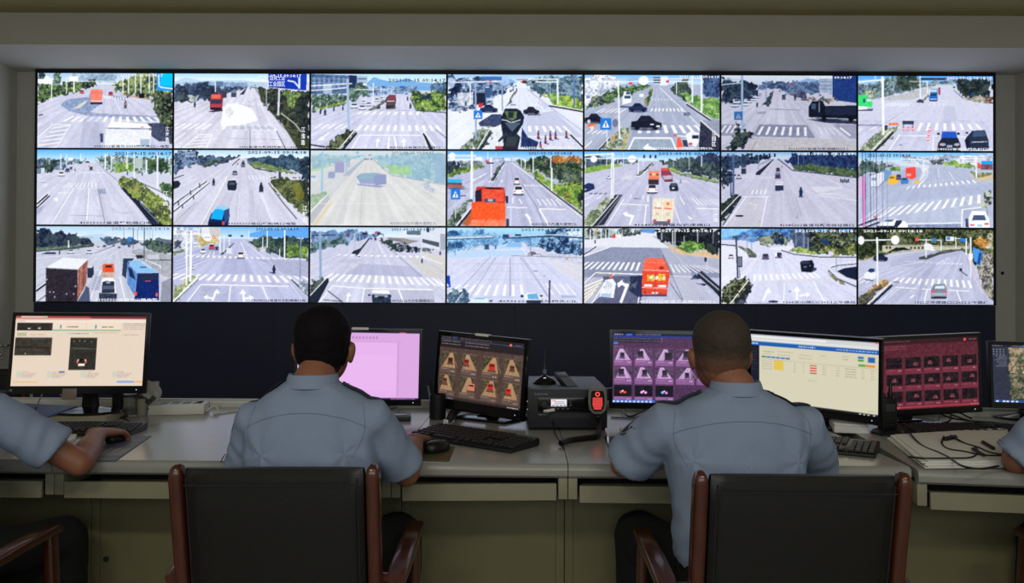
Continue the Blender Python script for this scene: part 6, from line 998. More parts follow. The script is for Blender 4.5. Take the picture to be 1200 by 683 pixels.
# ------------------------------------------------------------------ monitor pictures
def dots(s, col, x0, x1, y, wd=4, seed=0, a=.8):       # a line of tiny interface lettering
    rg = random.Random(seed + int(x0 * 7 + y)); x = x0
    while x < x1:
        k = rg.uniform(4, 12); s.r4(col, x, y - wd / 2, min(x + k, x1), y + wd / 2, a=a); x += k + rg.uniform(2, 5)
def pic_m1():
    s = Painter((0, 0, 750, 400), 200, 107, seed=1, base=0xe8d6c2)
    s.r4(0x9c3c40, 0, 0, 750, 16); s.r4(0x702838, 420, 0, 750, 14); s.r4(0xe8c8c0, 30, 3, 180, 12); s.r4(0x68b868, 150, 0, 180, 6); s.r4(0xe0a898, 0, 14, 430, 24)
    s.r4(0xf4e4d4, 0, 24, 750, 40); dots(s, 0xa09080, 5, 60, 32)
    s.r4(0x2e2a26, 12, 42, 212, 86, n=.06); s.e(0xf0e8d8, 80, 74, 8, 3); s.e(0xf0e8d8, 138, 72, 8, 3)
    s.r4(0xf0dfc8, 215, 42, 400, 78); s.r4(0xf0dfc8, 408, 42, 605, 78); s.r4(0x60b090, 215, 80, 605, 86)
    for x in (255, 455): s.r4(0x3c78a8, x, 52, x + 8, 72); dots(s, 0x806858, x + 40, x + 105, 64, 8)
    for y in (44, 54, 64, 74): dots(s, 0x98887c, 618, 745, y)
    s.r4(0xc0b898, 15, 98, 70, 118); dots(s, 0xd08858, 90, 180, 108); dots(s, 0x708088, 300, 420, 102); dots(s, 0xc89060, 440, 590, 98); dots(s, 0x90887c, 620, 710, 108)
    s.r4(0x38342c, 8, 126, 216, 226, n=.07); s.l(0x14120f, 5, 8, 180, 216, 182); dots(s, 0x4c5878, 100, 180, 134, 6); s.e(0xd0c8b0, 70, 216, 4, 3); s.l(0x7c2030, 2, 213, 126, 213, 226)
    s.r4(0x2c2a25, 318, 126, 472, 308, n=.06); s.l(0x787468, 3, 318, 186, 472, 188)
    for x in (340, 372, 402, 440): s.e(0xa8a070, x, 142 + x % 7, 3, 3)
    s.e(0xf06858, 368, 262, 5, 9); s.e(0xf06858, 416, 262, 5, 9); s.e(0xfff4e0, 372, 252, 4, 4); s.e(0xfff4e0, 412, 252, 4, 4); s.r4(0xfff4e8, 374, 272, 410, 286); s.e(0x0c0a08, 390, 252, 10, 10)
    for x, y in ((30, 320), (200, 320), (390, 320), (570, 320)):
        s.r4(0xc4d0c4, x, y - 4, x + 30, y + 30, a=.7)
        for k in range(4): dots(s, (0x90988c, 0xd09080, 0x788088, 0x90988c)[k], x + 32, x + 70 + 14 * ((k * 3) % 4), y + k * 10)
    s.r4(0x3c5cb0, 268, 316, 300, 324); s.r4(0xf0c088, 15, 372, 150, 382, a=.8); s.r4(0x88a8e0, 600, 370, 700, 382); s.r4(0xf0b880, 704, 370, 745, 382)
    return s.out(1.0, grain=.012)
def pic_m2():
    s = Painter((0, 0, 650, 350), 200, 108, seed=2, base=0xe4aeea)
    s.r4(0xdca8e2, 0, 0, 650, 350); s.r4(0x282048, 0, 0, 650, 6); s.r4(0xc06888, 540, 0, 575, 6); s.r4(0xe8b4ee, 60, 55, 530, 335); s.l(0xd09cd8, 4, 60, 52, 560, 52); s.r4(0xd49edc, 530, 55, 540, 330); s.r4(0xf0bef4, 0, 120, 530, 300, a=.35)
    for x in range(180, 420, 18): s.r4(0xb47cbc, x, 24, x + 8, 38)
    s.r4(0x1c1c48, 0, 340, 650, 350); dots(s, 0xe090d0, 500, 630, 346)
    return s.out(1.0, grain=.012)
def road_thumb(s, x0, y0, w, h, seed, road, dark, tree, car, mark):
    rg = random.Random(seed)
    s.r4(tree, x0, y0, x0 + w, y0 + h, n=.12)
    vx = x0 + w * rg.uniform(.3, .7)
    s.p(road, vx - w * .08, y0, vx + w * .1, y0, x0 + w * rg.uniform(.85, 1), y0 + h, x0 + w * rg.uniform(0, .15), y0 + h)
    for k in (-.25, .0, .25, .42): s.l(mark, w * .02, vx + k * w * .2, y0 + 2, vx + k * w * 1.1, y0 + h - 1, a=.7)
    cx = vx + w * rg.uniform(-.12, .2); cy = y0 + h * rg.uniform(.3, .55); cw = w * rg.uniform(.15, .26)
    s.p(dark, cx - cw, cy + cw * 1.2, cx + cw, cy + cw * 1.2, cx + cw * 1.1, cy + cw * 1.8, cx - cw * 1.1, cy + cw * 1.8, a=.6)
    s.r4(car, cx - cw * .8, cy - cw * .5, cx + cw * .8, cy + cw * 1.2); s.r4(dark, cx - cw * .6, cy - cw * .2, cx + cw * .6, cy + cw * .25)
def clip_band(s, col, x0, y0, x1, y1): s.r4(col, x0, y0, x1, y1)
def pic_m3():
    s = Painter((0, 0, 480, 360), 180, 112, seed=3, base=0x54403a)
    s.r4(0x4c3a35, 0, 0, 480, 360, n=.03); s.r4(0x241e22, 0, 0, 480, 66); s.r4(0x343c60, 70, 4, 100, 14); dots(s, 0xa09890, 8, 60, 10); dots(s, 0x988c88, 120, 300, 10); s.l(0x3c4468, 3, 0, 20, 480, 22); s.e(0xf07050, 405, 18, 7, 7); dots(s, 0xa09890, 430, 470, 16)
    for y in (30, 46): dots(s, 0x90847c, 10, 120, y); dots(s, 0x90847c, 150, 290, y)
    dots(s, 0xa09890, 430, 470, 80)
    for r_ in range(2):
        for c in range(4):
            x, y = 12 + c * 122, 96 + r_ * 128
            road_thumb(s, x, y, 92, 84, r_ * 4 + c, 0x9c7858, 0x2c1c1a, 0x48402f, (0x402420, 0x8c3028, 0xb02c28, 0x50342c)[c] if r_ == 0 else (0x70403c, 0xc07860, 0xa82c28, 0xc02828)[c], 0xc8a880)
            s.r4(0x5c4a42, x, y + 84, x + 92, y + 114); s.r4(0x685650, x, y - 5, x + 92, y); dots(s, 0xa8988c, x + 4, x + 50, y + 92, 3); dots(s, 0xd0c0a8, x + 62, x + 86, y + 104, 4)
    s.r4(0x2c2422, 0, 346, 480, 360)
    for x in (6, 24, 42): s.r4(0xe0e0e8, x, 349, x + 9, 357)
    dots(s, 0xa0a0b0, 60, 100, 353); dots(s, 0xe0e0e0, 410, 470, 353)
    return s.out(grain=.05)
def grid_page(s, cols, rows, xs, ys, w, h, dx, dy, band, fr, kind):
    for r_ in range(rows):
        for c in range(cols if not (kind == 'p' and r_ == 2) else 3):
            x, y = xs + c * dx, ys + r_ * dy
            s.r4(fr, x - 4, y - 4, x + w + 4, y + h + 34)
            if kind == 'p':
                if r_ < 2: road_thumb(s, x, y, w, h, r_ * 9 + c + 3, 0xb890c0, 0x1c1428, 0x503c58, 0x2c2434, 0xe8d0f0)
                else:
                    s.r4(0x100c18, x, y, x + w, y + h, n=.06); q = ((0xe05040, 0xe05040), (0xf0a0f0, 0xf0a0f0), (0x80b0f0, 0xe080e0))[c]
                    s.e(q[0], x + w * .4, y + h * .6, 8, 7); s.e(q[1], x + w * .62, y + h * .62, 8, 7); s.e(0xfff0ff, x + w * .5, y + h * .5, 5, 4)
            else:
                s.r4(0x1c1218, x, y, x + w, y + h, n=.08); rg = random.Random(r_ * 10 + c)
                if (r_, c) not in ((0, 1), (2, 5), (1, 0), (2, 0)):
                    cx, cy = x + w * rg.uniform(.3, .7), y + h * rg.uniform(.4, .65)
                    s.e(0x4c2832, cx, cy, 15, 11); s.e(0x703c48, cx + rg.uniform(-5, 5), cy - 3, 7, 8); s.e(0xa05c60, cx - 7, cy + 6, 4, 3); s.e(0xa05c60, cx + 8, cy + 6, 4, 3)
            s.r4(band, x, y + h, x + w, y + h + 30); dots(s, 0xc8a0c0 if kind == 'p' else 0xa85868, x + 5, x + w * .55, y + h + 9, 3); dots(s, 0xe0c8e0 if kind == 'p' else 0xe0a0a0, x + w * .75, x + w - 5, y + h + 12, 4)
def pic_m4():
    s = Painter((0, 0, 660, 380), 200, 110, seed=4, base=0x4c2c50)
    s.r4(0x4a2c4e, 0, 0, 660, 380, n=.03); s.r4(0x141838, 0, 0, 660, 16); s.r4(0x2c60d0, 72, 0, 108, 12); dots(s, 0xc0c0e0, 8, 60, 6); dots(s, 0x9090c0, 125, 260, 6); s.r4(0x20388c, 0, 14, 660, 20); s.r4(0x241c30, 0, 20, 260, 52)
    for y in (28, 42): dots(s, 0xa090b0, 5, 270, y)
    s.r4(0x3c78d8, 6, 48, 30, 58); dots(s, 0xb0a0b8, 8, 60, 72)
    grid_page(s, 5, 3, 8, 84, 96, 62, 112, 100, 0x84588c, 0x5c3860, 'p')
    s.r4(0x2c2c40, 0, 364, 660, 380)
    s.r4(0x3c68c0, 0, 365, 230, 379)
    for x in range(8, 220, 22): s.e(0xc8d8f8, x, 372, 7, 5)
    return s.out(grain=.04)
def pic_m5():
    s = Painter((0, 0, 650, 370), 200, 112, seed=5, base=0xdcd6bc)
    s.r4(0x5c5c80, 0, 0, 650, 6); s.r4(0xd8d8d8, 0, 5, 650, 42); s.r4(0xf4f4f0, 10, 12, 400, 20); s.r4(0xe8e8e4, 4, 26, 640, 36); s.r4(0xf06850, 630, 2, 645, 10)
    s.r4(0x2060b4, 0, 42, 650, 62); dots(s, 0xd8e8ff, 260, 345, 52, 8); dots(s, 0xd8e8ff, 450, 640, 52, 5); dots(s, 0xffffff, 5, 40, 52, 8)
    s.r4(0x1c1e2e, 0, 62, 48, 358)
    for y in range(80, 200, 16): dots(s, 0x4c5068, 6, 36, y, 3)
    dots(s, 0x989480, 70, 130, 92); dots(s, 0x989480, 150, 230, 88); dots(s, 0xa09c88, 70, 110, 104); dots(s, 0xa09c88, 150, 220, 106); dots(s, 0xa09c88, 260, 330, 96); dots(s, 0xa09c88, 260, 330, 112); dots(s, 0xb0ac98, 370, 400, 90); dots(s, 0xa09c88, 480, 510, 86); dots(s, 0xa09c88, 480, 510, 100)
    s.r4(0x3c78c0, 552, 78, 580, 90); s.r4(0x50a048, 552, 92, 580, 102); s.r4(0x2c68b8, 600, 78, 632, 104); s.r4(0x68a848, 556, 116, 590, 128); s.r4(0xf09040, 592, 116, 632, 128)
    for i in range(6): s.r4((0x3c8848, 0x3c78c0)[i > 0], 62 + i * 26, 118, 84 + i * 26, 126)
    s.r4(0xe8c858, 128, 136, 180, 186)
    s.l(0xc4bea4, 3, 58, 134, 640, 134)
    for i in range(4):
        y = 146 + i * 13; dots(s, 0xa09a84, 62, 118, y, 3); s.r4(0xd84840, 318, y - 3, 352, y + 3); dots(s, 0x989078, 382, 400, y, 3); dots(s, 0x989078, 450, 466, y, 3); dots(s, 0x88826c, 494, 548, y, 3); dots(s, 0x989078, 570, 585, y, 3); dots(s, 0x989078, 615, 630, y, 3)
    for i in range(4): s.e(0x989078, 240, 146 + i * 13, 4, 2); s.e(0x989078, 285, 146 + i * 13, 3, 2)
    dots(s, 0xa8a490, 310, 355, 225, 3); s.r4(0x181820, 0, 358, 650, 370)
    for x in (560, 580, 600, 625): s.r4(0xe8e8f0, x, 361, x + 10, 367)
    dots(s, 0xa8a490, 600, 640, 345)
    return s.out(.98, grain=.012)
def pic_m6():
    s = Painter((0, 0, 640, 400), 190, 114, seed=6, base=0x582430)
    s.r4(0x54222e, 0, 0, 640, 400, n=.04); s.r4(0x301820, 0, 0, 640, 30); s.r4(0x3c4c90, 70, 10, 100, 22); dots(s, 0xa8788c, 5, 60, 16); dots(s, 0x906880, 120, 260, 14); s.e(0xe04c50, 565, 16, 8, 8); dots(s, 0xa8788c, 590, 630, 16)
    for y in (42, 56): dots(s, 0xb06870, 30, 240, y)
    grid_page(s, 6, 3, 22, 104, 88, 62, 104, 96, 0x6c2c3c, 0x602836, 'r')
    s.r4(0xa83c44, 0, 384, 640, 392); dots(s, 0xf0a0a0, 100, 200, 388); dots(s, 0xf0a0a0, 590, 636, 386)
    return s.out(grain=.05)
def pic_m7():
    s = Painter((0, 0, 560, 340), 170, 104, seed=7, base=0x2c3040)
    s.r4(0x2c3040, 0, 0, 90, 340, n=.02); s.r4(0x1c2030, 0, 0, 560, 16); dots(s, 0xa0a0b0, 4, 60, 8); dots(s, 0xa0a0b8, 110, 250, 8); s.r4(0x3070c0, 170, 2, 210, 14)
    for y in range(30, 60, 14):
        for x in range(10, 80, 18): s.e(0x9098a8, x, y, 4, 3)
    for y in range(68, 140, 12): dots(s, 0xb0b4c0, 12 + y % 30, 80, y, 3)
    s.f(0x3c4c38, 0xb09478, 92, 18, 560, 18, 560, 168, 92, 168, w=2); s.p(0xc8a888, 160, 168, 230, 70, 330, 60, 420, 168); s.l(0xd05850, 3, 150, 140, 210, 70, 260, 30); s.l(0x384838, 4, 92, 160, 200, 20)
    s.f(0x303c2c, 0x8c8068, 92, 172, 560, 172, 560, 322, 92, 322, w=2); s.p(0xb89c7c, 180, 322, 260, 230, 340, 220, 460, 322); s.l(0xf0e8e0, 3, 200, 322, 290, 225)
    s.r4(0x2c4c90, 0, 326, 560, 340)
    for x in (14, 50, 70, 96, 120): s.r4(0xd8e0f0, x, 329, x + 14, 337)
    return s.out(grain=.05)
# ------------------------------------------------------------------ monitors
m_lcd = screen_mat('lcd_pixels', 1.0, 0.35)
m_edge = mat('lit_edge_and_grey_plastic', 0x6c7078, 0.3, var=.05)  # grey plastic for small parts; on monitor tops it paints the edge reflection
def monitor(label, pic, aw, ah, c, yaw, tilt, roll, base='disc', chin=.024, side=.012, lip=False, base_dz=0.0, off=.09, depth=.045, neck_dx=0.0, badge=False):
    y_, t_, r_ = R(yaw), R(tilt), R(roll)
    bx = c[0] - math.sin(y_) * off * 1.0; by = c[1] + math.cos(y_) * off
    t = thing('computer_monitor', label, 'monitor', (bx, by, DZ + base_dz), y_, group='computer monitors on the desks')
    L = Matrix.Rotation(-y_, 4, 'Z') @ Vector((c[0] - bx, c[1] - by, c[2] - DZ - base_dz))
    M = Matrix.Translation(L) @ Matrix.Rotation(t_, 4, 'X') @ Matrix.Rotation(r_, 4, 'Y')
    hw, hh = aw / 2, ah / 2
    bm = NB()
    box(bm, -hw - side, hw + side, .0015, .022, -hh - chin, hh + side, .004, M)
    box(bm, -hw * .6, hw * .6, .02, depth + .012, -hh * .75, hh * .5, .012, M); ho = obj('housing', bm, m_blk, t)
    bm = NB()
    for q in ((-hw - side, -hw, -hh - chin, hh + side), (hw, hw + side, -hh - chin, hh + side), (-hw, hw, -hh - chin, -hh), (-hw, hw, hh, hh + side)):
        box(bm, q[0], q[1], -.0025, .002, q[2], q[3], .0008, M, 1)
    bz = obj('bezel', bm, m_blk2, t)
    bm = NB(); box(bm, -hw - side, hw + side, -.002, .021, hh + side, hh + side + .0022, 0, M); obj('top_edge', bm, m_edge, t, label='top edge with its reflected light painted grey')
    sc = pixel_screen('screen', pic(), aw, ah, m_lcd, t, y=-.0003, M=M)
    bm = NB(); ball(bm, M @ Vector((hw - .02, -.0028, -hh - chin * .5)), .0022, 8); obj('power_light', bm, glow('power_led', 0xc8d8f0, .8), t)
    if lip:
        bm = NB(); box(bm, -.03, .035, -.004, .014, hh + side - .004, hh + side + .006, .001, M); obj('paper_sticker', bm, m_paper, t, label='pale paper sticker on the top edge')
    if badge:
        bm = NB(); box(bm, -hw * .04 - .04, -hw * .04 + .012, -.0045, -.0027, -hh - chin - .022, -hh - .010, .001, M); obj('inventory_sticker', bm, mat('clear_sticker', 0x827c72, .3, col2=0x806c62, scale=200), t, label='clear sticker hanging from the bezel')
        bm = NB(); ball(bm, M @ Vector((-hw + .004, -.004, -hh - chin * .55)), (.006, .002, .006), 12); obj('button', bm, m_edge, t)
    top = M @ Vector((0, .03, -hh * .4)); bm = NB()
    tube(bm, [(neck_dx, .012, .012), (neck_dx, .010, .07), (top.x, top.y + .018, top.z - .02), (top.x, top.y + .010, top.z + .03)], [(.016, .034), (.014, .030), (.013, .028), (.014, .032)], 12, up=(0, 1, 0)); obj('stand_neck', bm, m_blk, t)
    bm = NB()
    if base == 'disc': lathe(bm, [(.0005, 0), (.120, 0), (.124, .004), (.120, .009), (.06, .017), (.035, .022), (.0005, .022)], 36); bmesh.ops.scale(bm, verts=bm.verts, vec=(1.05, .78, 1))
    else: box(bm, -.125, .125, -.085, .085, 0, .012, .005); box(bm, -.05, .05, -.03, .05, .012, .02, .004)
    obj('stand_base', bm, m_blk2, t)
    return t, M
monitor('leftmost black monitor showing a cream traffic page with three dark photos', pic_m1, .476, .268, (-1.665, 2.894, 1.041), 6.6, -7, .4, base_dz=.031, badge=True, chin=.030)
monitor('black monitor with a plain pink screen behind the seated person on the left', pic_m2, .476, .268, (-.610, 2.996, .979), 6, -1.9, 1.0, lip=True)
monitor('black monitor swivelled left showing eight brown road thumbnails', pic_m3, .408, .255, (-.129, 2.979, .959), -33.5, -2.8, 2.9, base='slab', lip=True, chin=.040, side=.016, off=.08, neck_dx=.0)
monitor('black monitor with a purple grid of road thumbnails beside the radio unit', pic_m4, .476, .268, (.633, 2.94, .976), .2, -3.5, .7)
monitor('black monitor swivelled left showing a cream web page with a blue bar', pic_m5, .476, .268, (1.129, 2.834, .971), -42.6, 4.3, 1.9, chin=.030)
monitor('black monitor showing a dark red grid of night thumbnails', pic_m6, .476, .268, (1.570, 2.880, .966), 7, 1, -2.2, base='slab', chin=.026)
monitor('rightmost black monitor half cut by the frame with a split camera view', pic_m7, .408, .23, (2.137, 3.018, .951), -.3, -5.3, 1.3)
# ------------------------------------------------------------------ chairs
m_lea = mat('black_leather', 0x101012, 0.45, var=.08, scale=180, bump=.25, spec=.5)
m_wood = mat('red_brown_lacquer', 0x5c2c1e, 0.25, coat=.5, col2=0x33140e, scale=9, stretch=(6, 6, 1))
def wood_bar(bm, pts, hw, ht, up=(0, 0, 1), seg=8):
    q = smooth_path(pts, 5); tube(bm, q, [(ht, hw)] * len(q), seg, up=up)
def chair(label, loc, rotz=0.0, arms=(.262, .262)):
    # local frame: sitter faces +y, origin on the floor under the seat; back plane leans towards -y at the top
    t = thing('conference_chair', label, 'chair', loc, rotz, group='wooden conference chairs')
    lean = lambda z: -.30 - (z - .45) * .17
    bm = NB(); n = 9; prof = []
    for i in range(n):
        z = .40 + (.845 - .40) * i / (n - 1); prof.append((lean(z), z))
    th = [.020, .026, .030, .031, .031, .031, .031, .030, .022]
    W = .208
    rings = []
    for (y, z), h in zip(prof, th):
        ring = []
        for k in range(20):
            a = 2 * math.pi * k / 20; cx, cy = math.cos(a), math.sin(a)
            ring.append(bm.verts.new((math.copysign(abs(cx) ** .35, cx) * W, y + math.copysign(abs(cy) ** .75, cy) * h, z)))
        rings.append(ring)
    top = []
    for i in range(n - 1):
        for k in range(20): bm.faces.new((rings[i][k], rings[i][(k + 1) % 20], rings[i + 1][(k + 1) % 20], rings[i + 1][k]))
    y, z = prof[-1]
    t2 = [bm.verts.new((v.co.x * .985, y + (v.co.y - y) * .45, z + .012)) for v in rings[-1]]
    for k in range(20): bm.faces.new((rings[-1][k], rings[-1][(k + 1) % 20], t2[(k + 1) % 20], t2[k]))
    bm.faces.new(t2); bm.faces.new(rings[0])
    back = obj('backrest', bm, m_lea, t)
    bm = NB()                                                       # stitched roll along the top and down both edges
    z = .822; tube(bm, [(-W + .008, lean(z) - .0315, z), (W - .008, lean(z) - .0315, z)], .0016, 6)
    for s in (-1, 1): tube(bm, [(s * (W - .014), lean(zz) - .031, zz) for zz in (.42, .55, .7, .84)], .002, 6)
    obj('stitching', bm, m_dark, back)
    for s in (-1, 1):
        bm = NB(); x = s * (W + .017)
        zs = [.0, .20, .42, .60, .78, .848]; ys = [lean(.0) - .02 + .05, lean(.2) + .01, lean(.42), lean(.60), lean(.78), lean(.848)]
        q = smooth_path([(x, yy, zz) for yy, zz in zip(ys, zs)], 5)
        rtube(bm, q, [(.024, .0165)] * (len(q) - 1) + [(.021, .0145)], 16, up=(0, 1, 0), sq=.55); obj('back_post', bm, m_wood, t)
        bm = NB(); ao = arms[(s + 1) // 2]; xn, xf = s * ao, s * ao
        q = [(xn, -.335, .588), (xn, -.30, .594), ((xn + xf) / 2, -.12, .600), (xf, .04, .600), (xf, .052, .596)]
        tube(bm, q, [(.012, .022)] + [(.014, .0250)] * 3 + [(.011, .0225)], 16, up=(0, 0, 1), sq=.45)
        tube(bm, [(x, lean(.59) + .01, .585), (xn, -.325, .585)], .012, 8); obj('armrest', bm, m_wood, t)
        xa = xf
        bm = NB(); q = smooth_path([(xa, .030, .590), (xa, .045, .40), (xa - s * .01, .08, .0)], 5); tube(bm, q, [(.020, .014)] * len(q), 12, up=(0, 1, 0), sq=.55); obj('front_leg', bm, m_wood, t)
        bm = NB(); tube(bm, [(s * (W + .02), -.33, .385), (xa - s * .008, .055, .385)], [(.022, .012)] * 2, 8); obj('side_rail', bm, m_wood, t)
    bm = NB(); tube(bm, [(-W - .02, .06, .385), (W + .02, .06, .385)], [(.022, .012)] * 2, 8); obj('front_rail', bm, m_wood, t)
    bm = NB(); box(bm, -.225, .225, -.30, .12, .395, .475, .028, seg=4); obj('seat', bm, m_lea, t)
    return t
def ch_loc(xc, y): return (xc, y + .36, 0)
chair('wood-framed black leather chair of the seated person on the left', (-.550, 2.105, 0), R(.8), (.244, .277))
chair('wood-framed black leather chair of the seated person on the right', (.655, 2.050, 0), R(-1.0), (.292, .245))
chair('wood-framed chair at the left edge with only its right armrest in view', (-1.545, 2.06, 0), R(2))
chair('wood-framed chair at the right edge with only a dark left armrest in view', (1.700, 2.06, 0), R(-3))
chair('wood-framed chair behind the leftmost monitor against the left wall', (-2.93, 4.42, 0), R(8))
# ------------------------------------------------------------------ keyboards and mice
def keyboard(label, loc, rotz, w=.44, d=.145, keys=True):
    t = thing('keyboard', label, 'keyboard', loc, rotz, group='black keyboards')
    bm = NB(); vs = []
    pr = [(-d / 2, .004), (-d / 2 + .004, .012), (d / 2 - .006, .029), (d / 2, .023), (d / 2, .006), (d / 2 - .01, .0), (-d / 2 + .006, 0)]
    a = [bm.verts.new((-w / 2, y, z)) for y, z in pr]; b = [bm.verts.new((w / 2, y, z)) for y, z in pr]; n = len(pr)
    for i in range(n): bm.faces.new((a[i], a[(i + 1) % n], b[(i + 1) % n], b[i]))
    bm.faces.new(a); bm.faces.new(b); bmesh.ops.bevel(bm, geom=list(bm.edges), offset=.002, segments=1, affect='EDGES'); obj('case', bm, m_blk, t)
    u = w / 23.4; bm = NB(); rg = random.Random(3); bl = NB()
    def key(cx, row, wd=1.0):
        y = d / 2 - .020 - row * (d - .036) / 5.3; z = .0125 + (y + d / 2) / d * .0165
        hwk = wd * u / 2 - .0012; hd = (d - .036) / 5.3 / 2 - .0010
        q = [bm.verts.new((cx * u - w / 2 + sx * hwk * k, y + sy * hd * k, z + h)) for h, k in ((0, 1), (.0062, .80)) for sx, sy in ((-1, -1), (1, -1), (1, 1), (-1, 1))]
        bm.faces.new(q[4:8])
        for i in range(4): bm.faces.new((q[i], q[(i + 1) % 4], q[4 + (i + 1) % 4], q[4 + i]))
        e = [bl.verts.new((cx * u - w / 2 + a1 * hwk * .36 - hwk * .3, y + b1 * hd * .3 + hd * .25, z + .0065)) for a1, b1 in ((-.5, -.5), (.5, -.5), (.5, .5), (-.5, .5))]; bl.faces.new(e)
    for c in range(15): key(1.0 + c + (.4 if c else 0) + (.0), 0 if c else 0)
    for r_ in range(1, 5):
        for c in range(15): key(1.0 + c, r_)
    for c, wd in ((1, 1.3), (2.5, 1.2), (3.9, 1.2), (7.8, 6), (11.8, 1.2), (13.2, 1.2), (14.9, 1.2)): key(c, 5, wd)
    for r_ in (0, 1, 2, 5):
        for c in range(3): key(16.3 + c, r_)
    key(17.3, 4)
    for r_ in range(1, 6):
        for c in range(4): key(19.8 + c * .98, r_, .95)
    obj('keys', bm, m_key, t, smooth=False, kind='stuff'); obj('key_legends', bl, m_keyl, t, smooth=False, kind='stuff')
    return t
def mouse(label, p, rotz, s=1.0):
    t = thing('computer_mouse', label, 'mouse', p, rotz)
    bm = NB()
    loft(bm, [(0, 0, 0, .029 * s, .052 * s), (0, 0, .010 * s, .032 * s, .056 * s), (0, -.002, .022 * s, .030 * s, .052 * s), (0, -.006, .032 * s, .024 * s, .040 * s), (0, -.010, .037 * s, .012 * s, .022 * s)], 20, 2.2); obj('shell', bm, m_blk, t)
    bm = NB(); tube(bm, [(-.003, .034 * s, .027 * s), (.003, .034 * s, .027 * s)], .007 * s, 12); obj('scroll_wheel', bm, m_edge, t)
    return t
def pad(name, label, cat, corners, m, th=.003, z=DZ, r=0.0):
    c = sum((Vector(p) for p in corners), Vector()) / len(corners); bm = NB()
    prism(bm, [(p[0] - c.x, p[1] - c.y) for p in corners], 0, th, r)
    o = obj(name, bm, m, loc=(c.x, c.y, z)); return tag(o, label, cat)
def kb_from(label, bl, br, fr_, w=None, d=.145):   # back-left, back-right, front-right corners as seen
    a, b, c = desk(*bl), desk(*br), desk(*fr_)
    ang = math.atan2(b.y - a.y, b.x - a.x); L = (b - a).length if w is None else w
    ux = Vector((math.cos(ang), math.sin(ang), 0)); vy = Vector((-ux.y, ux.x, 0))
    ctr = b - ux * L / 2 - vy * d / 2
    return keyboard(label, (ctr.x, ctr.y, DZ), ang, L, d)
keyboard('black keyboard in front of the leftmost monitor base', (*desk(97, 507).xy, DZ), R(2), .40, .14)
k = keyboard('black keyboard in front of the swivelled thumbnail monitor', (-.135, 2.565, DZ), R(-37), .45, .165)
keyboard('black keyboard half hidden behind the left sleeve of the person on the right', (.60, 2.66, DZ), R(-3), .30, .115)
keyboard('black keyboard below the cream web page monitor', (.968, 2.50, DZ), R(-31), .45, .165)
keyboard('black keyboard behind the papers under the dark red monitor', (*desk(1128, 508).xy, DZ), R(3), .43, .13)
m_pad1 = mat('blue_grey_mat', 0x4c5464, 0.5, col2=0x6c7480, scale=6)
m_pad2 = mat('olive_mat', 0x56562c, 0.7, col2=0x48481f, scale=12)
m_padt = mat('mat_print', 0x9a9c9c, .6); m_padr = mat('mat_red_print', 0x8c4434, .7)
c4 = [desk(120, 511), desk(177, 511.5), desk(136, 540), desk(97, 540)]
pad('mouse_mat', 'blue-grey printed mouse mat under the hand of the person at the left edge', 'mouse mat', c4, m_pad1, .003)
o = bpy.data.objects['mouse_mat']; cc = o.location
bm = NB()
for i in range(9):
    a = desk(112 + i * 5, 526 + (i % 2)); b = desk(99 + i * 5, 535)
    d_ = (b - a); n_ = Vector((-d_.y, d_.x, 0)).normalized() * .0045
    vs = [bm.verts.new((q.x - cc.x, q.y - cc.y, .0034)) for q in (a + n_, b + n_, b - n_, a - n_)]; bm.faces.new(vs)
for i in range(6):
    a = desk(143 + i * 4, 516.5); vs = [bm.verts.new((a.x - cc.x + dx, a.y - cc.y + dy, .0034)) for dx, dy in ((0, 0), (.009, 0), (.006, -.012), (-.003, -.012))]; bm.faces.new(vs)
obj('print', bm, m_padt, o, smooth=False, kind='stuff')
c4 = [desk(494, 522), desk(533, 524), desk(526, 541), desk(484, 540)]
mm = pad('mouse_mat', 'small olive green mouse mat with a red mark at the desk edge', 'mouse mat', c4, m_pad2, .003)
bm = NB(); cc = mm.location
for a, b, wd in (((513, 538.5), (528, 533), .006), ((516, 540), (526, 538.5), .004), ((495, 523), (502, 520.5), .006)):
    a = desk(*a); b = desk(*b); d_ = b - a; n_ = Vector((-d_.y, d_.x, 0)).normalized() * wd
    vs = [bm.verts.new((q.x - cc.x, q.y - cc.y, .0034)) for q in (a + n_, b + n_, b - n_, a - n_)]; bm.faces.new(vs)
obj('print', bm, m_padr, mm, smooth=False, kind='stuff')
q = desk(512, 530); mouse('black mouse on the small olive green mat', (q.x, q.y, DZ + .0035), R(-35), .95)
mouse('black mouse under the hand of the person at the left edge', (-1.330, 2.535, DZ + .0035), R(-6), .85)
q = desk(972, 546); mouse('black mouse beside the right sleeve of the person on the right', (q.x - .004, q.y + .03, DZ), R(20), .8)
# ------------------------------------------------------------------ radio unit with its microphone and what stands on it
RX, RY, RW, RH, RD = .207, 2.775, .292, .150, .46
t = thing('radio_base_unit', 'black metal radio base unit with a small white lit display between the monitors', 'radio', (RX, RY, DZ), 0)
m_rad = mat('radio_black_steel', 0x121318, 0.5, var=.06, scale=200, bump=.15); m_radt = mat('radio_grey_lid', 0x30333b, 0.45, var=.05, scale=150, bump=.1)
bm = NB(); box(bm, -RW / 2, RW / 2, .006, RD, .012, RH, .003); obj('case', bm, m_rad, t)
bm = NB(); box(bm, -RW / 2 - .002, RW / 2 + .002, .0, RD + .002, RH, RH + .004, .0015); obj('lid', bm, m_radt, t)
bm = NB(); box(bm, -RW / 2, RW / 2, 0, .006, .012, RH, .001); obj('front_plate', bm, m_rad, t)
bm = NB(); box(bm, -.110, .090, -.006, 0, .070, .125, .003); fp = obj('control_head', bm, m_blk2, t)
bm = NB(); box(bm, -.062, -.004, -.0075, -.0058, .092, .118, .0008); sc = obj('display', bm, glow('radio_display', 0xe8e4ee, 1.0), fp)
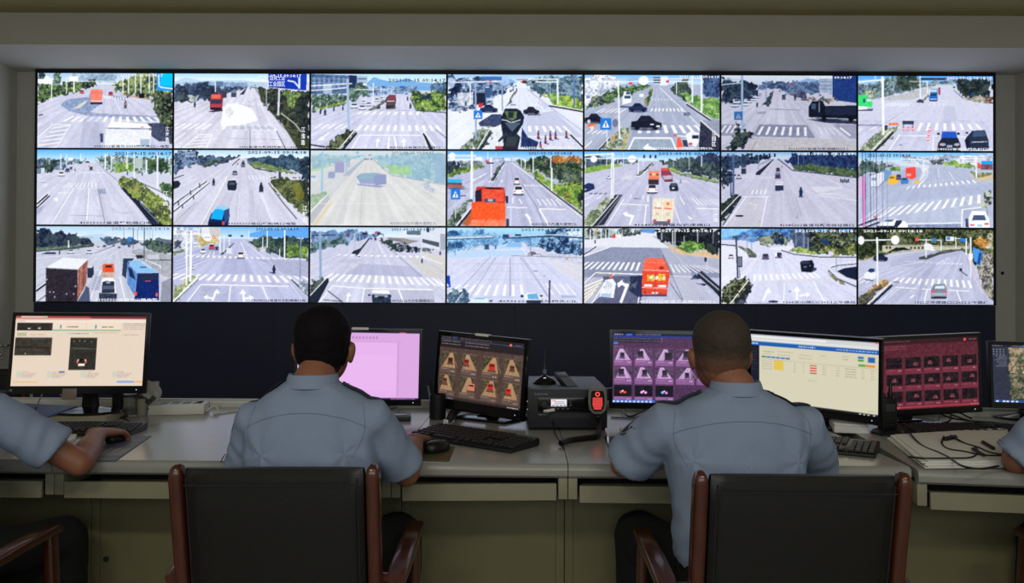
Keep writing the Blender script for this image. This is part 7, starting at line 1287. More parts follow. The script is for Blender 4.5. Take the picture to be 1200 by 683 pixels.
bm = NB(); box(bm, -.058, -.045, -.0082, -.0076, .112, .116); obj('display_mark', bm, glow('radio_orange', 0xf0a060, 1.0), fp)
bm = NB()
for i in range(4): box(bm, -.058 + i * .014, -.048 + i * .014, -.0082, -.0076, .094, .097)
for i in range(2): box(bm, -.05, -.012, -.0082, -.0076, .102 + i * .006, .1035 + i * .006)
obj('display_text', bm, glow('radio_text', 0x383848, 1.0), fp)
for i in range(3):
    bm = NB(); box(bm, .006, .014, -.0085, -.006, .095 + i * .0095, .0985 + i * .0095, .0005); obj('button', bm, m_edge, fp)
for i in range(4):
    bm = NB(); box(bm, -.058 + i * .018, -.050 + i * .018, -.0085, -.006, .082, .085, .0005); obj('button', bm, m_edge, fp)
bm = NB(); lathe(bm, [(.0005, 0), (.012, 0), (.011, .012), (.0005, .013)], 18); bmesh.ops.rotate(bm, verts=bm.verts, cent=(0, 0, 0), matrix=Matrix.Rotation(R(90), 3, 'X')); bmesh.ops.translate(bm, verts=bm.verts, vec=(-.088, -.006, .098)); obj('volume_knob', bm, m_blk, fp)
lettering('maker_name', 'SUTCOM', -.112, -.074, .132, .139, -.0008, mat('radio_print', 0x9a9aa0, .5), t)
lettering('panel_text', 'PMR-3052', -.108, -.072, .058, .0625, -.0008, MAT['radio_print'], t)
bm = NB(); tube(bm, [(-.1185 + .0035 * math.cos(k * math.pi / 8), -.0006, .1355 + .0035 * math.sin(k * math.pi / 8)) for k in range(17)], .0007, 5, cap=False); obj('emblem_ring', bm, MAT['radio_print'], t)
bm = NB()
for r_ in range(3):
    for i in range(28): box(bm, -.062 + i * .0052, -.0588 + i * .0052, -.0008, .0, .0485 + r_ * .0062, .0525 + r_ * .0062)
obj('speaker_slots', bm, mat('slot_grey', 0x3c3c44, .6), t, smooth=False, kind='stuff')
for x in (-.13, .13):
    for y in (.03, RD - .04):
        bm = NB(); lathe(bm, [(.0005, 0), (.012, 0), (.013, .012), (.0005, .012)], 12, (x, y, 0)); obj('foot', bm, m_dark, t)
for z in (.045, .075):
    bm = NB(); lathe(bm, [(.0005, 0), (.006, 0), (.006, .004), (.0005, .005)], 10); bmesh.ops.rotate(bm, verts=bm.verts, cent=(0, 0, 0), matrix=Matrix.Rotation(R(-90), 3, 'Y')); bmesh.ops.translate(bm, verts=bm.verts, vec=(-RW / 2, .03, z + .03)); obj('side_screw', bm, m_chrome, t)
ZL = DZ + RH + .004
# red lit hand microphone on its clip
MX = .312; t = thing('hand_microphone', 'hand microphone glowing red in its grey case on the front of the radio unit', 'microphone', (MX, RY - .045, DZ + .166), R(-6))
out = [(-.026, 0), (.026, 0), (.032, -.012), (.034, -.055), (.029, -.080), (.014, -.094), (-.014, -.094), (-.029, -.080), (-.034, -.055), (-.032, -.012)]
MT = Matrix.Rotation(R(90), 4, 'X')
bm = NB(); prism(bm, out, -.014, .014, .004, MT); body = obj('case', bm, mat('grey_olive_plastic', 0x77756a, .5, var=.04, scale=60), t)
bm = NB(); prism(bm, [(x * .74, y * .80 - .010) for x, y in out], .0135, .0165, .001, MT); obj('face', bm, m_blk2, t)
bm = NB(); prism(bm, [(-.017, -.034), (.017, -.034), (.018, -.060), (.012, -.077), (-.012, -.077), (-.018, -.060)], .0162, .0182, .0006, MT); obj('lit_keypad', bm, glow('keypad_red', 0xdc3c38, 1.0), t, label='keypad lit red')
bm = NB(); 
for k in range(20):
    a0, a1 = 2 * math.pi * k / 20, 2 * math.pi * (k + 1) / 20
    q = [(.0085 * math.cos(a0), .0085 * math.sin(a0)), (.0085 * math.cos(a1), .0085 * math.sin(a1)), (.0048 * math.cos(a1), .0048 * math.sin(a1)), (.0048 * math.cos(a0), .0048 * math.sin(a0))]
    vs = [bm.verts.new((x, -.0172, y - .022)) for x, y in q]; bm.faces.new(vs)
obj('lit_ring', bm, glow('ring_red', 0xff5048, 1.2), t)
bm = NB()
for r_ in range(4):
    for c in range(3): box(bm, -.013 + c * .0095, -.0065 + c * .0095, -.0190, -.0181, -.044 - r_ * .009, -.040 - r_ * .009)
obj('keys', bm, glow('key_dim_red', 0xb83030, 1.0), t, smooth=False)
bm = NB(); tube(bm, [(.024, 0, -.004), (.058, -.002, .001)], .0028, 8); obj('clip_pin', bm, m_edge, t)
bm = NB(); box(bm, -.012, .012, .014, .046, -.06, -.02, .002); obj('bracket', bm, m_dark, t)
# the coiled cord that sags on the desk
pts = [Vector((MX, RY - .045, DZ + .060))]; a = desk(703, 508), desk(698, 517), desk(668, 520)
pts = [Vector((MX, RY - .050, DZ + .064)), Vector((MX + .004, RY - .055, DZ + .03)), Vector((a[1].x + .01, a[1].y + .03, DZ + .014)), Vector((a[1].x - .03, a[1].y - .005, DZ + .012)), Vector((a[2].x, a[2].y, DZ + .012)), Vector((*desk(657, 524).xy, DZ + .013))]
path = smooth_path(pts, 12); bm = NB(); hel = []
L = [0.0]
for i in range(1, len(path)): L.append(L[-1] + (path[i] - path[i - 1]).length)
N = 480
for i in range(N):
    s_ = L[-1] * i / (N - 1); j = max(0, min(len(L) - 2, next((k for k in range(len(L) - 1) if L[k + 1] >= s_), len(L) - 2)))
    u_ = (s_ - L[j]) / max(1e-6, L[j + 1] - L[j]); p = path[j].lerp(path[j + 1], u_); tdir = (path[j + 1] - path[j]).normalized()
    a1 = tdir.cross(Vector((0, .3, 1))).normalized(); b1 = tdir.cross(a1); th_ = s_ / .0062 * 2 * math.pi
    hel.append(p + a1 * math.cos(th_) * .008 + b1 * math.sin(th_) * .008)
tube(bm, hel, .0026, 5); tag(obj('coiled_cord', bm, m_blk), 'black coiled cord looping on the desk below the radio unit', 'cable')
cable('microphone_lead', [(RX - .085, RY - .022, DZ + .075), (RX - .06, RY - .035, DZ + .045), (*desk(650, 508).xy, DZ + .004), (*desk(661, 527).xy, DZ + .004)], .0022, m_blk, None, 'thin black lead hanging from the grey plug on the radio front', 'cable')
t = thing('jack_plug', 'small grey plug pushed into the front of the radio unit', 'plug', (RX - .082, RY - .004, DZ + .078), R(10)); bm = NB(); tube(bm, [(-.008, -.008, -.004), (.030, -.018, .003)], [.006, .0065], 10); obj('body', bm, m_white, t)
bm = NB(); rtube(bm, [(-.006, .001, -.002), (-.010, -.002, .010)], .003, 8); obj('collar', bm, m_blk, t)
# antenna base (magnetic) and telephone on the lid
p = at(638, 447, RY + .20); t = thing('antenna_stand', 'black round magnetic stand with a short upright antenna on the radio unit', 'antenna', (p.x, RY + .19, ZL))
bm = NB(); lathe(bm, [(.0005, 0), (.046, 0), (.047, .006), (.040, .014), (.020, .026), (.009, .032), (.0005, .032)], 30); obj('base', bm, m_blk2, t)
bm = NB(); lathe(bm, [(.0005, .03), (.008, .03), (.0075, .060), (.006, .075), (.003, .080), (.0022, .14), (.0005, .142)], 14); obj('whip', bm, m_blk, t)
bm = NB(); tube(bm, [(0, 0, .038), (0, 0, .056)], .0085, 14); obj('collar', bm, m_edge, t)
bm = NB(); box(bm, -.006, .006, -.028, -.018, .020, .026, .001); obj('plate', bm, m_chrome, t)
p = at(663, 447, RY + .17); t = thing('cordless_handset', 'small black keypad handset lying tilted on top of the radio unit', 'handset', (p.x - .002, RY + .15, ZL + .004), R(16)); t.rotation_euler = (R(17), 0, R(16))
bm = NB(); box(bm, -.025, .025, -.080, .080, 0, .018, .005); obj('body', bm, m_blk, t)
bm = NB(); box(bm, -.018, .018, .032, .066, .0172, .0190, .0006); obj('display', bm, m_edge, t)
bm = NB()
for r_ in range(5):
    for c in range(3): box(bm, -.018 + c * .0125, -.008 + c * .0125, -.066 + r_ * .0165, -.054 + r_ * .0165, .0170, .0200, .0008, None, 1)
obj('keys', bm, m_edge, t, kind='stuff')
# ------------------------------------------------------------------ between the monitors
p = desk(512, 492); t = thing('pen_cup', 'black pen cup between the pink screen and the swivelled monitor', 'pen cup', (p.x, p.y + .03, DZ))
bm = NB(); lathe(bm, [(.0005, 0), (.033, 0), (.034, .005), (.034, .100), (.031, .100), (.031, .006), (.0005, .006)], 28); obj('cup', bm, m_blk, t)
for i, (dx, dy, tx, ty, h, m) in enumerate(((-.015, 0, -.012, .0, .165, m_blk), (.0, .01, -.004, .01, .15, m_blk2), (-.018, -.012, -.020, -.006, .135, m_edge))):
    c = cable('pen', [(p.x + dx, p.y + .03 + dy, DZ + .008), (p.x + dx + tx, p.y + .03 + dy + ty, DZ + h)], .0036, m, None, ('tall black pen leaning left in the pen cup', 'glossy black pen standing in the pen cup', 'short grey pen in the pen cup')[i], 'pen', n=1)
a = desk(523, 498); b = desk(539, 487)
t = thing('barcode_reader', 'black curved hand scanner with a grey nose lying behind the keyboard', 'scanner', (a.x, a.y, DZ), 0); v = b - a
bm = NB(); rtube(bm, [(.01, .0, .018), (v.x * .5, v.y * .5, .028), (v.x, v.y, .034)], [(.010, .014), (.014, .020), (.013, .022)], 14); obj('grip', bm, m_blk, t)
bm = NB(); box(bm, -.012, .014, -.010, .010, .004, .022, .003, Matrix.Rotation(math.atan2(v.y, v.x), 4, 'Z')); obj('nose', bm, m_alu, t)
p = desk(470, 493); t = thing('card_reader', 'low black card reader beside the hand of the person on the left', 'card reader', (p.x, p.y + .03, DZ), R(8)); bm = NB(); box(bm, -.05, .035, -.05, .05, 0, .022, .006); obj('body', bm, m_blk, t); bm = NB(); box(bm, -.03, .015, -.03, .03, .022, .0235, .001); obj('pad', bm, m_blk2, t)
cable('reader_cable', [(p.x - .02, p.y + .075, DZ + .010), (p.x - .04, p.y + .16, DZ + .03), (p.x - .09, p.y + .26, DZ + .006), (p.x - .13, p.y + .34, DZ + .004)], .003, m_blk, None, 'black cable curving back from the low card reader', 'cable')
# ------------------------------------------------------------------ clutter at the far left
p = desk(85, 489); t = thing('monitor_riser', 'flat cream cardboard box under the foot of the leftmost monitor', 'box', (-1.70, 2.985, DZ), R(7)); bm = NB(); box(bm, -.15, .13, -.115, .10, 0, .030, .003); obj('body', bm, mat('cream_board', 0xa8a088, .7, var=.04, scale=20), t); bm = NB(); box(bm, -.151, .131, -.116, .101, .0235, .0245); obj('lid_seam', bm, mat('seam_brown', 0x807860, .7), t)
m_fold = mat('slate_blue_plastic', 0x4a6090, 0.5, var=.05, scale=14)
t = thing('blue_folder', 'slate blue folder leaning flat behind the left sleeve under the monitor', 'folder', (-1.885, 2.90, DZ), R(-14))
bm = NB(); box(bm, -.13, .13, -.155, .13, 0, .010, .002, Matrix.Rotation(R(9), 4, 'X')); bmesh.ops.translate(bm, verts=bm.verts, vec=(0, 0, .026)); obj('cover', bm, m_fold, t); bm = NB(); box(bm, -.122, .122, -.148, .122, -.006, -.001, 0, Matrix.Rotation(R(9), 4, 'X')); bmesh.ops.translate(bm, verts=bm.verts, vec=(0, 0, .026)); obj('pages', bm, m_paper, t)
bm = NB(); box(bm, -.12, .12, .03, .12, 0, .018, .002); obj('spine', bm, m_fold, t)
pad('paper_sheets', 'small pad of white paper beside the left sleeve on the desk', 'paper', [desk(60, 512), desk(91, 509), desk(88, 516), desk(74, 523), desk(62, 524)], m_paper, .008)
bpy.data.objects['paper_sheets'].location.z = DZ
t = thing('clear_jar', 'squat clear plastic jar right of the leftmost monitor stand', 'jar', (*desk(151, 487).xy, DZ)); m_gl = glass_mat('clear_plastic', 0xd8dcd4, .08)
bm = NB(); lathe(bm, [(.0005, 0), (.033, 0), (.035, .004), (.035, .075), (.032, .078), (.032, .006), (.0005, .004)], 26); obj('body', bm, m_gl, t); bm = NB(); lathe(bm, [(.0005, .078), (.036, .078), (.036, .090), (.0005, .092)], 26); obj('lid', bm, mat('smoky_lid', 0x4c4a44, .4), t); bm = NB(); lathe(bm, [(.0005, .006), (.030, .006), (.030, .035), (.0005, .038)], 18); obj('contents', bm, mat('tea_grey', 0x6c675c, .8, scale=90, bump=.5), t)
t = thing('beige_cup', 'small beige cup between the clear jar and the power strip', 'cup', (*desk(166, 486).xy, DZ)); bm = NB(); lathe(bm, [(.0005, 0), (.022, 0), (.026, .07), (.0235, .07), (.020, .004), (.0005, .004)], 24); obj('body', bm, mat('beige_plastic', 0x9c9684, .5), t)
# crumpled white wrapper with black print
c = desk(172, 486); t = thing('crumpled_wrapper', 'crumpled white wrapper with black print beside the power strip', 'wrapper', (c.x - .002, c.y + .03, DZ + .018), R(10))
bm = NB(); bmesh.ops.create_icosphere(bm, subdivisions=4, radius=1.0)
for v in bm.verts:
    q = v.co.copy(); n_ = noise.noise(q * 1.8) * .25 + noise.noise(q * 5.3) * .08 + abs(noise.noise(q * 3.3)) * .15
    v.co = Vector((q.x * .045, q.y * .035, q.z * .055 + .062)) * 1 + Vector((q.x * .045, q.y * .035, q.z * .05)) * n_
obj('wrapper', bm, mat('white_wrapper', 0xb8b8b4, .5, var=.05, scale=25, bump=.4), t)
bm = NB()
for a, b, zc in ((-.006, -.020, .045), (.008, -.012, .036), (.022, -.002, .050), (-.020, -.02, .052)):
    M_ = Matrix.Translation((a, -.044 + abs(a) * .3, zc)) @ Matrix.Rotation(R(45), 4, 'Y')
    for q in ((-.009, .009, -.009, -.006), (-.009, .009, .006, .009), (-.009, -.006, -.006, .006), (.006, .009, -.006, .006), (-.003, .003, -.003, .003)): box(bm, q[0], q[1], -.002, .002, q[2], q[3], 0, M_)
obj('print', bm, m_dark, t)
# power strip
a = desk(174, 487); b = desk(239, 485.5); ang = math.atan2(b.y - a.y, b.x - a.x); Ls = (b - a).length
t = thing('power_strip', 'long white power strip with blue-grey sockets in front of the aluminium rail', 'power strip', (a.x, a.y, DZ), ang)
bm = NB(); box(bm, 0, Ls, 0, .105, 0, .042, .005); obj('body', bm, m_white, t)
m_sock = mat('socket_blue_grey', 0x6c7490, .5); m_hole = mat('socket_hole', 0x1c2030, .6)
for i in range(4):
    x = .030 + i * .045; bm = NB(); box(bm, x, x + .034, .030, .085, .0415, .0435, .002); s = obj('socket', bm, m_sock, t)
    bm = NB()
    for dx, dy in ((.008, .014), (.022, .014), (.015, .034)): box(bm, x + dx, x + dx + .004, .030 + dy, .030 + dy + .010, .0434, .0440)
    obj('pin_holes', bm, m_hole, s)
bm = NB(); box(bm, Ls - .035, Ls - .018, .04, .07, .0415, .047, .001); obj('switch', bm, m_dark, t)
cable('power_cable', [(b.x + .0, b.y + .03, DZ + .012), (b.x + .03, b.y + .035, DZ + .03), (b.x + .06, b.y + .0, DZ + .012), (b.x + .05, b.y - .02, DZ + .005), (b.x + .12, b.y + .10, DZ + .005)], .004, m_white, None, 'short grey-white cable at the right end of the power strip', 'cable')
cable('monitor_cable', [(*desk(133, 478).xy, DZ + .02), (*desk(140, 487).xy, DZ + .004), (*desk(157, 499).xy, DZ + .004), (*desk(150, 505).xy, DZ + .004)], .0028, m_blk, None, 'thin black cable zigzagging right of the leftmost keyboard', 'cable')
cable('folder_cable', [(*desk(42, 493).xy, DZ + .05), (*desk(50, 480).xy, DZ + .07), (*desk(60, 473).xy, DZ + .085), (*desk(74, 480).xy, DZ + .05)], .003, m_blk, None, 'black cable arching over the blue folder', 'cable')
t = thing('upright_post', 'dark square post standing behind the right end of the leftmost monitor', 'post', (*desk(138, 489).xy, DZ)); bm = NB(); box(bm, -.016, .016, -.016, .016, .006, .16, .002); obj('shaft', bm, m_blk, t); bm = NB(); box(bm, -.03, .03, -.03, .03, 0, .006, .002); obj('foot', bm, m_blk, t)
cable('loose_wire', [(*desk(259, 542).xy, DZ + .003), (*desk(263, 538).xy, DZ + .012), (*desk(269, 533).xy, DZ + .004)], .0018, m_blk, None, 'short loose wire tip left of the chair with the person on the left', 'wire')
# ------------------------------------------------------------------ between radio and the person on the right
a4 = [desk(708, 513.5), desk(727, 513.5), desk(739, 536), desk(720, 540)]
t = pad('smartphone', 'dark smartphone lying at the desk edge below the radio unit', 'phone', a4, m_blk2, .008, r=.0012)
cc = sum(a4, Vector()) / 4; bm = NB(); prism(bm, [((p.x - cc.x) * .9, (p.y - cc.y) * .9) for p in a4], .0079, .0084); obj('screen', bm, mat('phone_glass', 0x2c3850, .08, coat=1.0), t)
t = thing('white_cup', 'white bowl-shaped cup half hidden by the left sleeve of the person on the right', 'cup', (*desk(741, 521).xy, DZ)); bm = NB(); lathe(bm, [(.0005, 0), (.020, 0), (.024, .004), (.040, .030), (.044, .052), (.041, .052), (.036, .030), (.020, .006), (.0005, .005)], 30); obj('bowl', bm, m_white, t)
cable('monitor_cable', [(*desk(728, 481).xy, DZ + .03), (*desk(733, 488).xy, DZ + .008), (*desk(742, 488).xy, DZ + .004), (*desk(756, 484).xy, DZ + .02), (*desk(764, 480).xy, DZ + .05)], .004, m_blk, None, 'black cable sagging below the purple thumbnail monitor', 'cable')
cable('monitor_cable', [(*desk(716, 490).xy, DZ + .004), (*desk(738, 491).xy, DZ + .004), (*desk(750, 492).xy, DZ + .004), (*desk(757, 496).xy, DZ + .004)], .003, m_edge, None, 'thin grey cable lying behind the half-hidden keyboard', 'cable')
# ------------------------------------------------------------------ right side
a = desk(984, 508); t = thing('small_carton', 'flat off-white carton under the cream web page monitor', 'box', (a.x + .055, a.y + .05, DZ), R(-12)); bm = NB(); box(bm, -.058, .058, -.045, .060, 0, .034, .003); obj('body', bm, m_paper, t); bm = NB(); box(bm, -.0585, .0585, -.0455, .0605, .026, .0268); obj('lid_seam', bm, MAT['seam_brown'], t)
p = desk(946, 500); t = thing('cable_bundle', 'tangle of dark cables under the cream web page monitor', 'cables', (p.x, p.y, DZ)); rg = random.Random(5)
for i in range(7):
    bm = NB(); q = [(rg.uniform(-.08, .12), rg.uniform(-.04, .12), .006 + rg.uniform(0, .03)) for _ in range(5)]; q = sorted(q); tube(bm, smooth_path(q, 6), .0035, 6); obj('cable', bm, m_blk, t)
bm = NB(); box(bm, .0, .016, .02, .05, .012, .024, .002); obj('red_tag', bm, mat('red_plastic', 0xa03028, .5), t, label='small red tag')
p = desk(972, 506); t = thing('white_plug', 'white y-shaped plug beside the off-white carton', 'plug', (p.x, p.y + .06, DZ)); bm = NB(); rtube(bm, [(0, 0, .008), (0, .045, .010), (-.018, .07, .014)], .006, 8); rtube(bm, [(0, .045, .010), (.018, .07, .012)], .005, 8); obj('body', bm, m_white, t)
# two-way radio in its charger
p = desk(1046, 511); t = thing('walkie_talkie', 'black walkie-talkie upright in its charger between two monitors', 'walkie-talkie', (p.x, p.y + .04, DZ), R(6))
bm = NB(); box(bm, -.028, .028, -.020, .018, .020, .135, .006); obj('body', bm, m_blk, t)
bm = NB(); rtube(bm, [(.012, 0, .13), (.012, 0, .15), (.014, 0, .185)], [.0085, .0075, .0055], 12); obj('antenna', bm, m_blk, t)
bm = NB(); lathe(bm, [(.0005, .133), (.008, .133), (.007, .148), (.0005, .149)], 14, (-.014, 0, 0)); obj('knob', bm, m_blk, t)
bm = NB(); box(bm, -.018, .018, -.0215, -.0195, .085, .112, .001); obj('display', bm, mat('lcd_grey', 0x3c403c, .3), t)
bm = NB()
for r_ in range(4):
    for c in range(3): box(bm, -.017 + c * .012, -.008 + c * .012, -.0225, -.0198, .034 + r_ * .011, .041 + r_ * .011, .0006, None, 1)
obj('keys', bm, m_key, t, kind='stuff')
t = thing('charging_cradle', 'low black charging cradle under the walkie-talkie', 'charger', (p.x, p.y + .04, DZ), R(6)); bm = NB(); loft(bm, [(0, 0, 0, .048, .050), (0, 0, .006, .048, .050), (0, 0, .016, .040, .040), (0, 0, .0195, .034, .026)], 24, 3.2); obj('base', bm, m_blk, t); bm = NB(); box(bm, .036, .041, -.035, -.030, .012, .016); obj('status_light', bm, glow('dim_led', 0x603020, .6), t)
# magazine and papers with cables across
mg = [desk(1041, 515), desk(1180, 506), desk(1186, 549), desk(1083, 550)]
tq = thing('paper_stack', 'stack of white papers and a magazine under black cables at the right desk edge', 'papers', (*(sum(mg, Vector()) / 4).xy, DZ)); cc = tq.location
rg = random.Random(8)
for i in range(7):
    ang = rg.uniform(-.035, .035); sh = Vector((rg.uniform(-.008, .008), rg.uniform(-.006, .006), 0)); bm = NB()
    pts = [Matrix.Rotation(ang, 3, 'Z') @ (Vector(p) - Vector((cc.x, cc.y, p[2]))) * (1 - .01 * i) + sh for p in mg]
    prism(bm, [(q.x, q.y) for q in pts], i * .0030, i * .0030 + .0026, .0004)
    obj('paper_sheet' if i else 'magazine', bm, m_paper if i else mat('dark_magazine', 0x30323c, .4), tq, smooth=False)
zt = DZ + .022
def PC(*q, z=zt): return [(*desk(a, b, z).xy, z + (c[0] if c else 0)) for a, b, *c in q]
cable('headset_cable', PC((1060, 503, .01), (1078, 520), (1100, 530), (1112, 536), (1128, 546), (1150, 549), (1170, 546)), .0032, m_blk, None, 'black cable crossing the white papers from back left to front right', 'cable')
cable('headset_cable', PC((1064, 535), (1085, 537), (1112, 537), (1138, 536), (1146, 529), (1142, 523)), .0032, m_blk, None, 'black cable running level across the middle of the white papers', 'cable')
cable('headset_cable', PC((1106, 514, .008), (1104, 520), (1112, 526), (1130, 529), (1150, 533), (1180, 534)), .0032, m_blk, None, 'black cable looping from the small connector to the right sleeve', 'cable')
cable('headset_cable', PC((1114, 513, .008), (1130, 519), (1146, 524), (1160, 530), (1178, 533)), .0032, m_blk, None, 'black cable along the back of the white papers', 'cable')
for i, (a, b, c, d, lb) in enumerate(((1152, 518, 1164, 525, 'black pen lying on the white papers by the right sleeve'), (1140, 526, 1153, 533, 'short black connector plug on the white papers'))):
    q = PC((a, b), (c, d), z=zt + .004); bm = NB(); rtube(bm, q, .006 - i * .001, 10); o = obj(('pen', 'connector_plug')[i], bm, m_blk); tag(o, lb, ('pen', 'plug')[i])
q = PC((1108, 514.5), (1119, 512), z=zt + .004); bm = NB(); rtube(bm, q, .008, 10); tag(obj('connector_plug', bm, m_blk), 'thick black connector at the back of the white papers', 'plug')
t = thing('cable_bundle', 'dark loose cables behind the foot of the dark red monitor', 'cables', (*desk(1120, 494).xy, DZ))
for i, pl in enumerate((((-.10, -.05, .003), (-.02, .06, .03), (.06, .0, .004), (.20, -.10, .003)), ((-.08, .08, .05), (.0, .02, .01), (.12, -.03, .004), (.17, -.09, .003)), ((-.14, .02, .004), (-.05, -.03, .004), (.0, .02, .04), (.10, .06, .004)), ((-.22, -.06, .003), (-.18, .03, .02), (-.09, .07, .05), (-.05, .05, .06)))):
    bm = NB(); tube(bm, smooth_path(pl, 7), .0035, 6); obj('cable', bm, m_blk, t)
# ------------------------------------------------------------------ people (all seen from behind, seated)
def skin_mat(name, c1, c2):
    m = mat(name, c1, 0.5, col2=c2, scale=14, bump=.12); m.node_tree.nodes['Principled BSDF'].inputs['Subsurface Weight'].default_value = .06
    m.node_tree.nodes['Principled BSDF'].inputs['Subsurface Radius'].default_value = (.01, .004, .002); return m
m_skin = skin_mat('skin', 0x9c6850, 0x885640)
m_shirt = mat('light_blue_shirt_cloth', 0x8796b0, 0.85, var=.01, scale=160, bump=.25, sheen=.0)
m_trous = mat('navy_black_trousers', 0x0e0f13, 0.85, var=.06, scale=120, bump=.2)
m_epau = mat('dark_navy_epaulette', 0x14182c, 0.7, var=.06, scale=120)
m_shoe = mat('black_shoe_leather', 0x0f0f10, 0.35)
m_seam = mat('shirt_seam', 0x66748c, 0.85)
m_eye = mat('eye_white', 0xd8d4cc, .3); m_iris = mat('dark_iris', 0x20140e, .2); m_lip = mat('lip', 0x7c4a40, .5)
def hair_mat(name, dark, light, skin, zt, zb, crown=0.0):
    m = bpy.data.materials.new(name); m.use_nodes = True; nt = m.node_tree; b = nt.nodes['Principled BSDF']
    tc = nt.nodes.new('ShaderNodeTexCoord'); nz = nt.nodes.new('ShaderNodeTexNoise'); nz.inputs['Scale'].default_value = 420; nz.inputs['Detail'].default_value = 2
    nt.links.new(tc.outputs['Object'], nz.inputs['Vector'])
    r1 = nt.nodes.new('ShaderNodeMix'); r1.data_type = 'RGBA'; r1.inputs[6].default_value = (*lin(dark), 1); r1.inputs[7].default_value = (*lin(light), 1); nt.links.new(nz.outputs['Fac'], r1.inputs[0])
    sp = nt.nodes.new('ShaderNodeSeparateXYZ'); nt.links.new(tc.outputs['Object'], sp.inputs[0])
    mr = nt.nodes.new('ShaderNodeMapRange'); mr.inputs['From Min'].default_value = zt; mr.inputs['From Max'].default_value = zb; nt.links.new(sp.outputs['Z'], mr.inputs['Value'])
    mu = nt.nodes.new('ShaderNodeMath'); mu.operation = 'MULTIPLY_ADD'; mu.inputs[1].default_value = .5; mu.inputs[2].default_value = -.22; nt.links.new(nz.outputs['Fac'], mu.inputs[0])
    ad = nt.nodes.new('ShaderNodeMath'); ad.operation = 'ADD'; ad.use_clamp = True; nt.links.new(mr.outputs[0], ad.inputs[0]); nt.links.new(mu.outputs[0], ad.inputs[1])
    r2 = nt.nodes.new('ShaderNodeMix'); r2.data_type = 'RGBA'; nt.links.new(ad.outputs[0], r2.inputs[0]); nt.links.new(r1.outputs[2], r2.inputs[6]); r2.inputs[7].default_value = (*lin(skin), 1)
    nt.links.new(r2.outputs[2], b.inputs['Base Color']); b.inputs['Roughness'].default_value = .75; b.inputs['Specular IOR Level'].default_value = .12
    bp = nt.nodes.new('ShaderNodeBump'); bp.inputs['Strength'].default_value = .5; bp.inputs['Distance'].default_value = .002; nt.links.new(nz.outputs['Fac'], bp.inputs['Height']); nt.links.new(bp.outputs[0], b.inputs['Normal'])
    return m
def hand(bm, wrist, fwd, side, curl=.9, s=1.0, down=(0, 0, -1), reach=1.0):
    """palm, four fingers of unequal length bent at the knuckles, and a thumb leaving the side of the palm"""
    W = Vector(wrist); f = Vector(fwd).normalized(); dn = Vector(down); dn = (dn - f * dn.dot(f)).normalized(); sd = f.cross(dn).normalized() * side
    k = s
    rtube(bm, [W - f * .02 * k, W + f * .02 * k, W + f * .055 * k, W + f * .080 * k], [(.018 * k, .025 * k), (.015 * k, .032 * k), (.014 * k, .038 * k), (.011 * k, .036 * k)], 16, up=tuple(-dn))
    for i, (off, ln) in enumerate(((.029, .070), (.010, .078), (-.010, .073), (-.028, .058))):
        b = W + f * (.080 - abs(off) * .12) * k + sd * off * k; a = curl * (1 + .06 * i); d1 = (f * math.cos(a * .35) + dn * math.sin(a * .35)).normalized(); d2 = (f * math.cos(a * .9) + dn * math.sin(a * .9)).normalized(); d3 = (f * math.cos(a * 1.35) + dn * math.sin(a * 1.35)).normalized()
        p1 = b + d1 * ln * .45 * k; p2 = p1 + d2 * ln * .32 * k; p3 = p2 + d3 * ln * .24 * k
        rtube(bm, [b - f * .012 * k, b, p1, p2, p3], [.0088 * k, .0095 * k, .0088 * k, .0080 * k, .0070 * k], 10)
    b = W + f * .022 * k + sd * .026 * k + dn * .004; d1 = (f * .55 + sd * .72 + dn * .3).normalized(); d2 = (f * .86 + sd * .30 + dn * .35).normalized()
    rtube(bm, [b - d1 * .012 * k, b + d1 * .028 * k, b + d1 * .040 * k + d2 * .020 * k, b + d1 * .042 * k + d2 * .040 * k], [.014 * k, .0125 * k, .0105 * k, .0085 * k], 10)
def ear(bm, c, s):
    c = Vector(c) + Vector((s * .000, 0, 0)); M = Matrix.Rotation(R(-22 * s), 4, 'Z') @ Matrix.Rotation(R(-10), 4, 'X')
    ball(bm, c, (.008, .018, .031), 14, M); ball(bm, c + Vector((s * .006, -.006, .006)), (.006, .013, .022), 12, M); ball(bm, c + Vector((-s * .002, .004, -.024)), (.0065, .009, .011), 10)
def head(bm, hc, sc=1.0):
    """hc = centre of the cranium; face looks along +y"""
    x, y, z = hc
    V = lambda a, b, c: (x + a * sc, y + b * sc, z + c * sc)
    S = lambda *r: tuple(q * sc for q in r)
    ball(bm, V(0, -.010, .020), S(.074, .090, .086), 24); ball(bm, V(0, -.012, -.015), S(.072, .083, .075), 24)
    ball(bm, V(0, .030, -.040), S(.062, .060, .075), 20); ball(bm, V(0, .052, -.085), S(.036, .034, .026), 14); ball(bm, V(0, -.028, -.055), S(.058, .052, .055), 18)
    tube(bm, [V(0, .080, .004), V(0, .098, -.030), V(0, .094, -.042)], [.007 * sc, .012 * sc, .009 * sc], 10); ball(bm, V(0, .096, -.036), S(.015, .012, .009), 12)
    for s in (-1, 1):
        ear(bm, V(s * .078, -.006, -.022), s); ball(bm, V(s * .034, .060, -.030), S(.024, .022, .020), 12); ball(bm, V(s * .030, .072, .014), S(.022, .012, .008), 10)
def neck(bm, hc, base, r0=.050, r1=.046):
    rtube(bm, [(hc[0], hc[1] - .022, hc[2] - .045), (hc[0] * .5 + base[0] * .5, hc[1] * .5 + base[1] * .5 - .012, (hc[2] - .05) * .5 + base[2] * .5), base], [(r0 * .95, r0), (r0, r0 * 1.02), (r1, r1 * 1.15)], 20, up=(0, 1, 0))
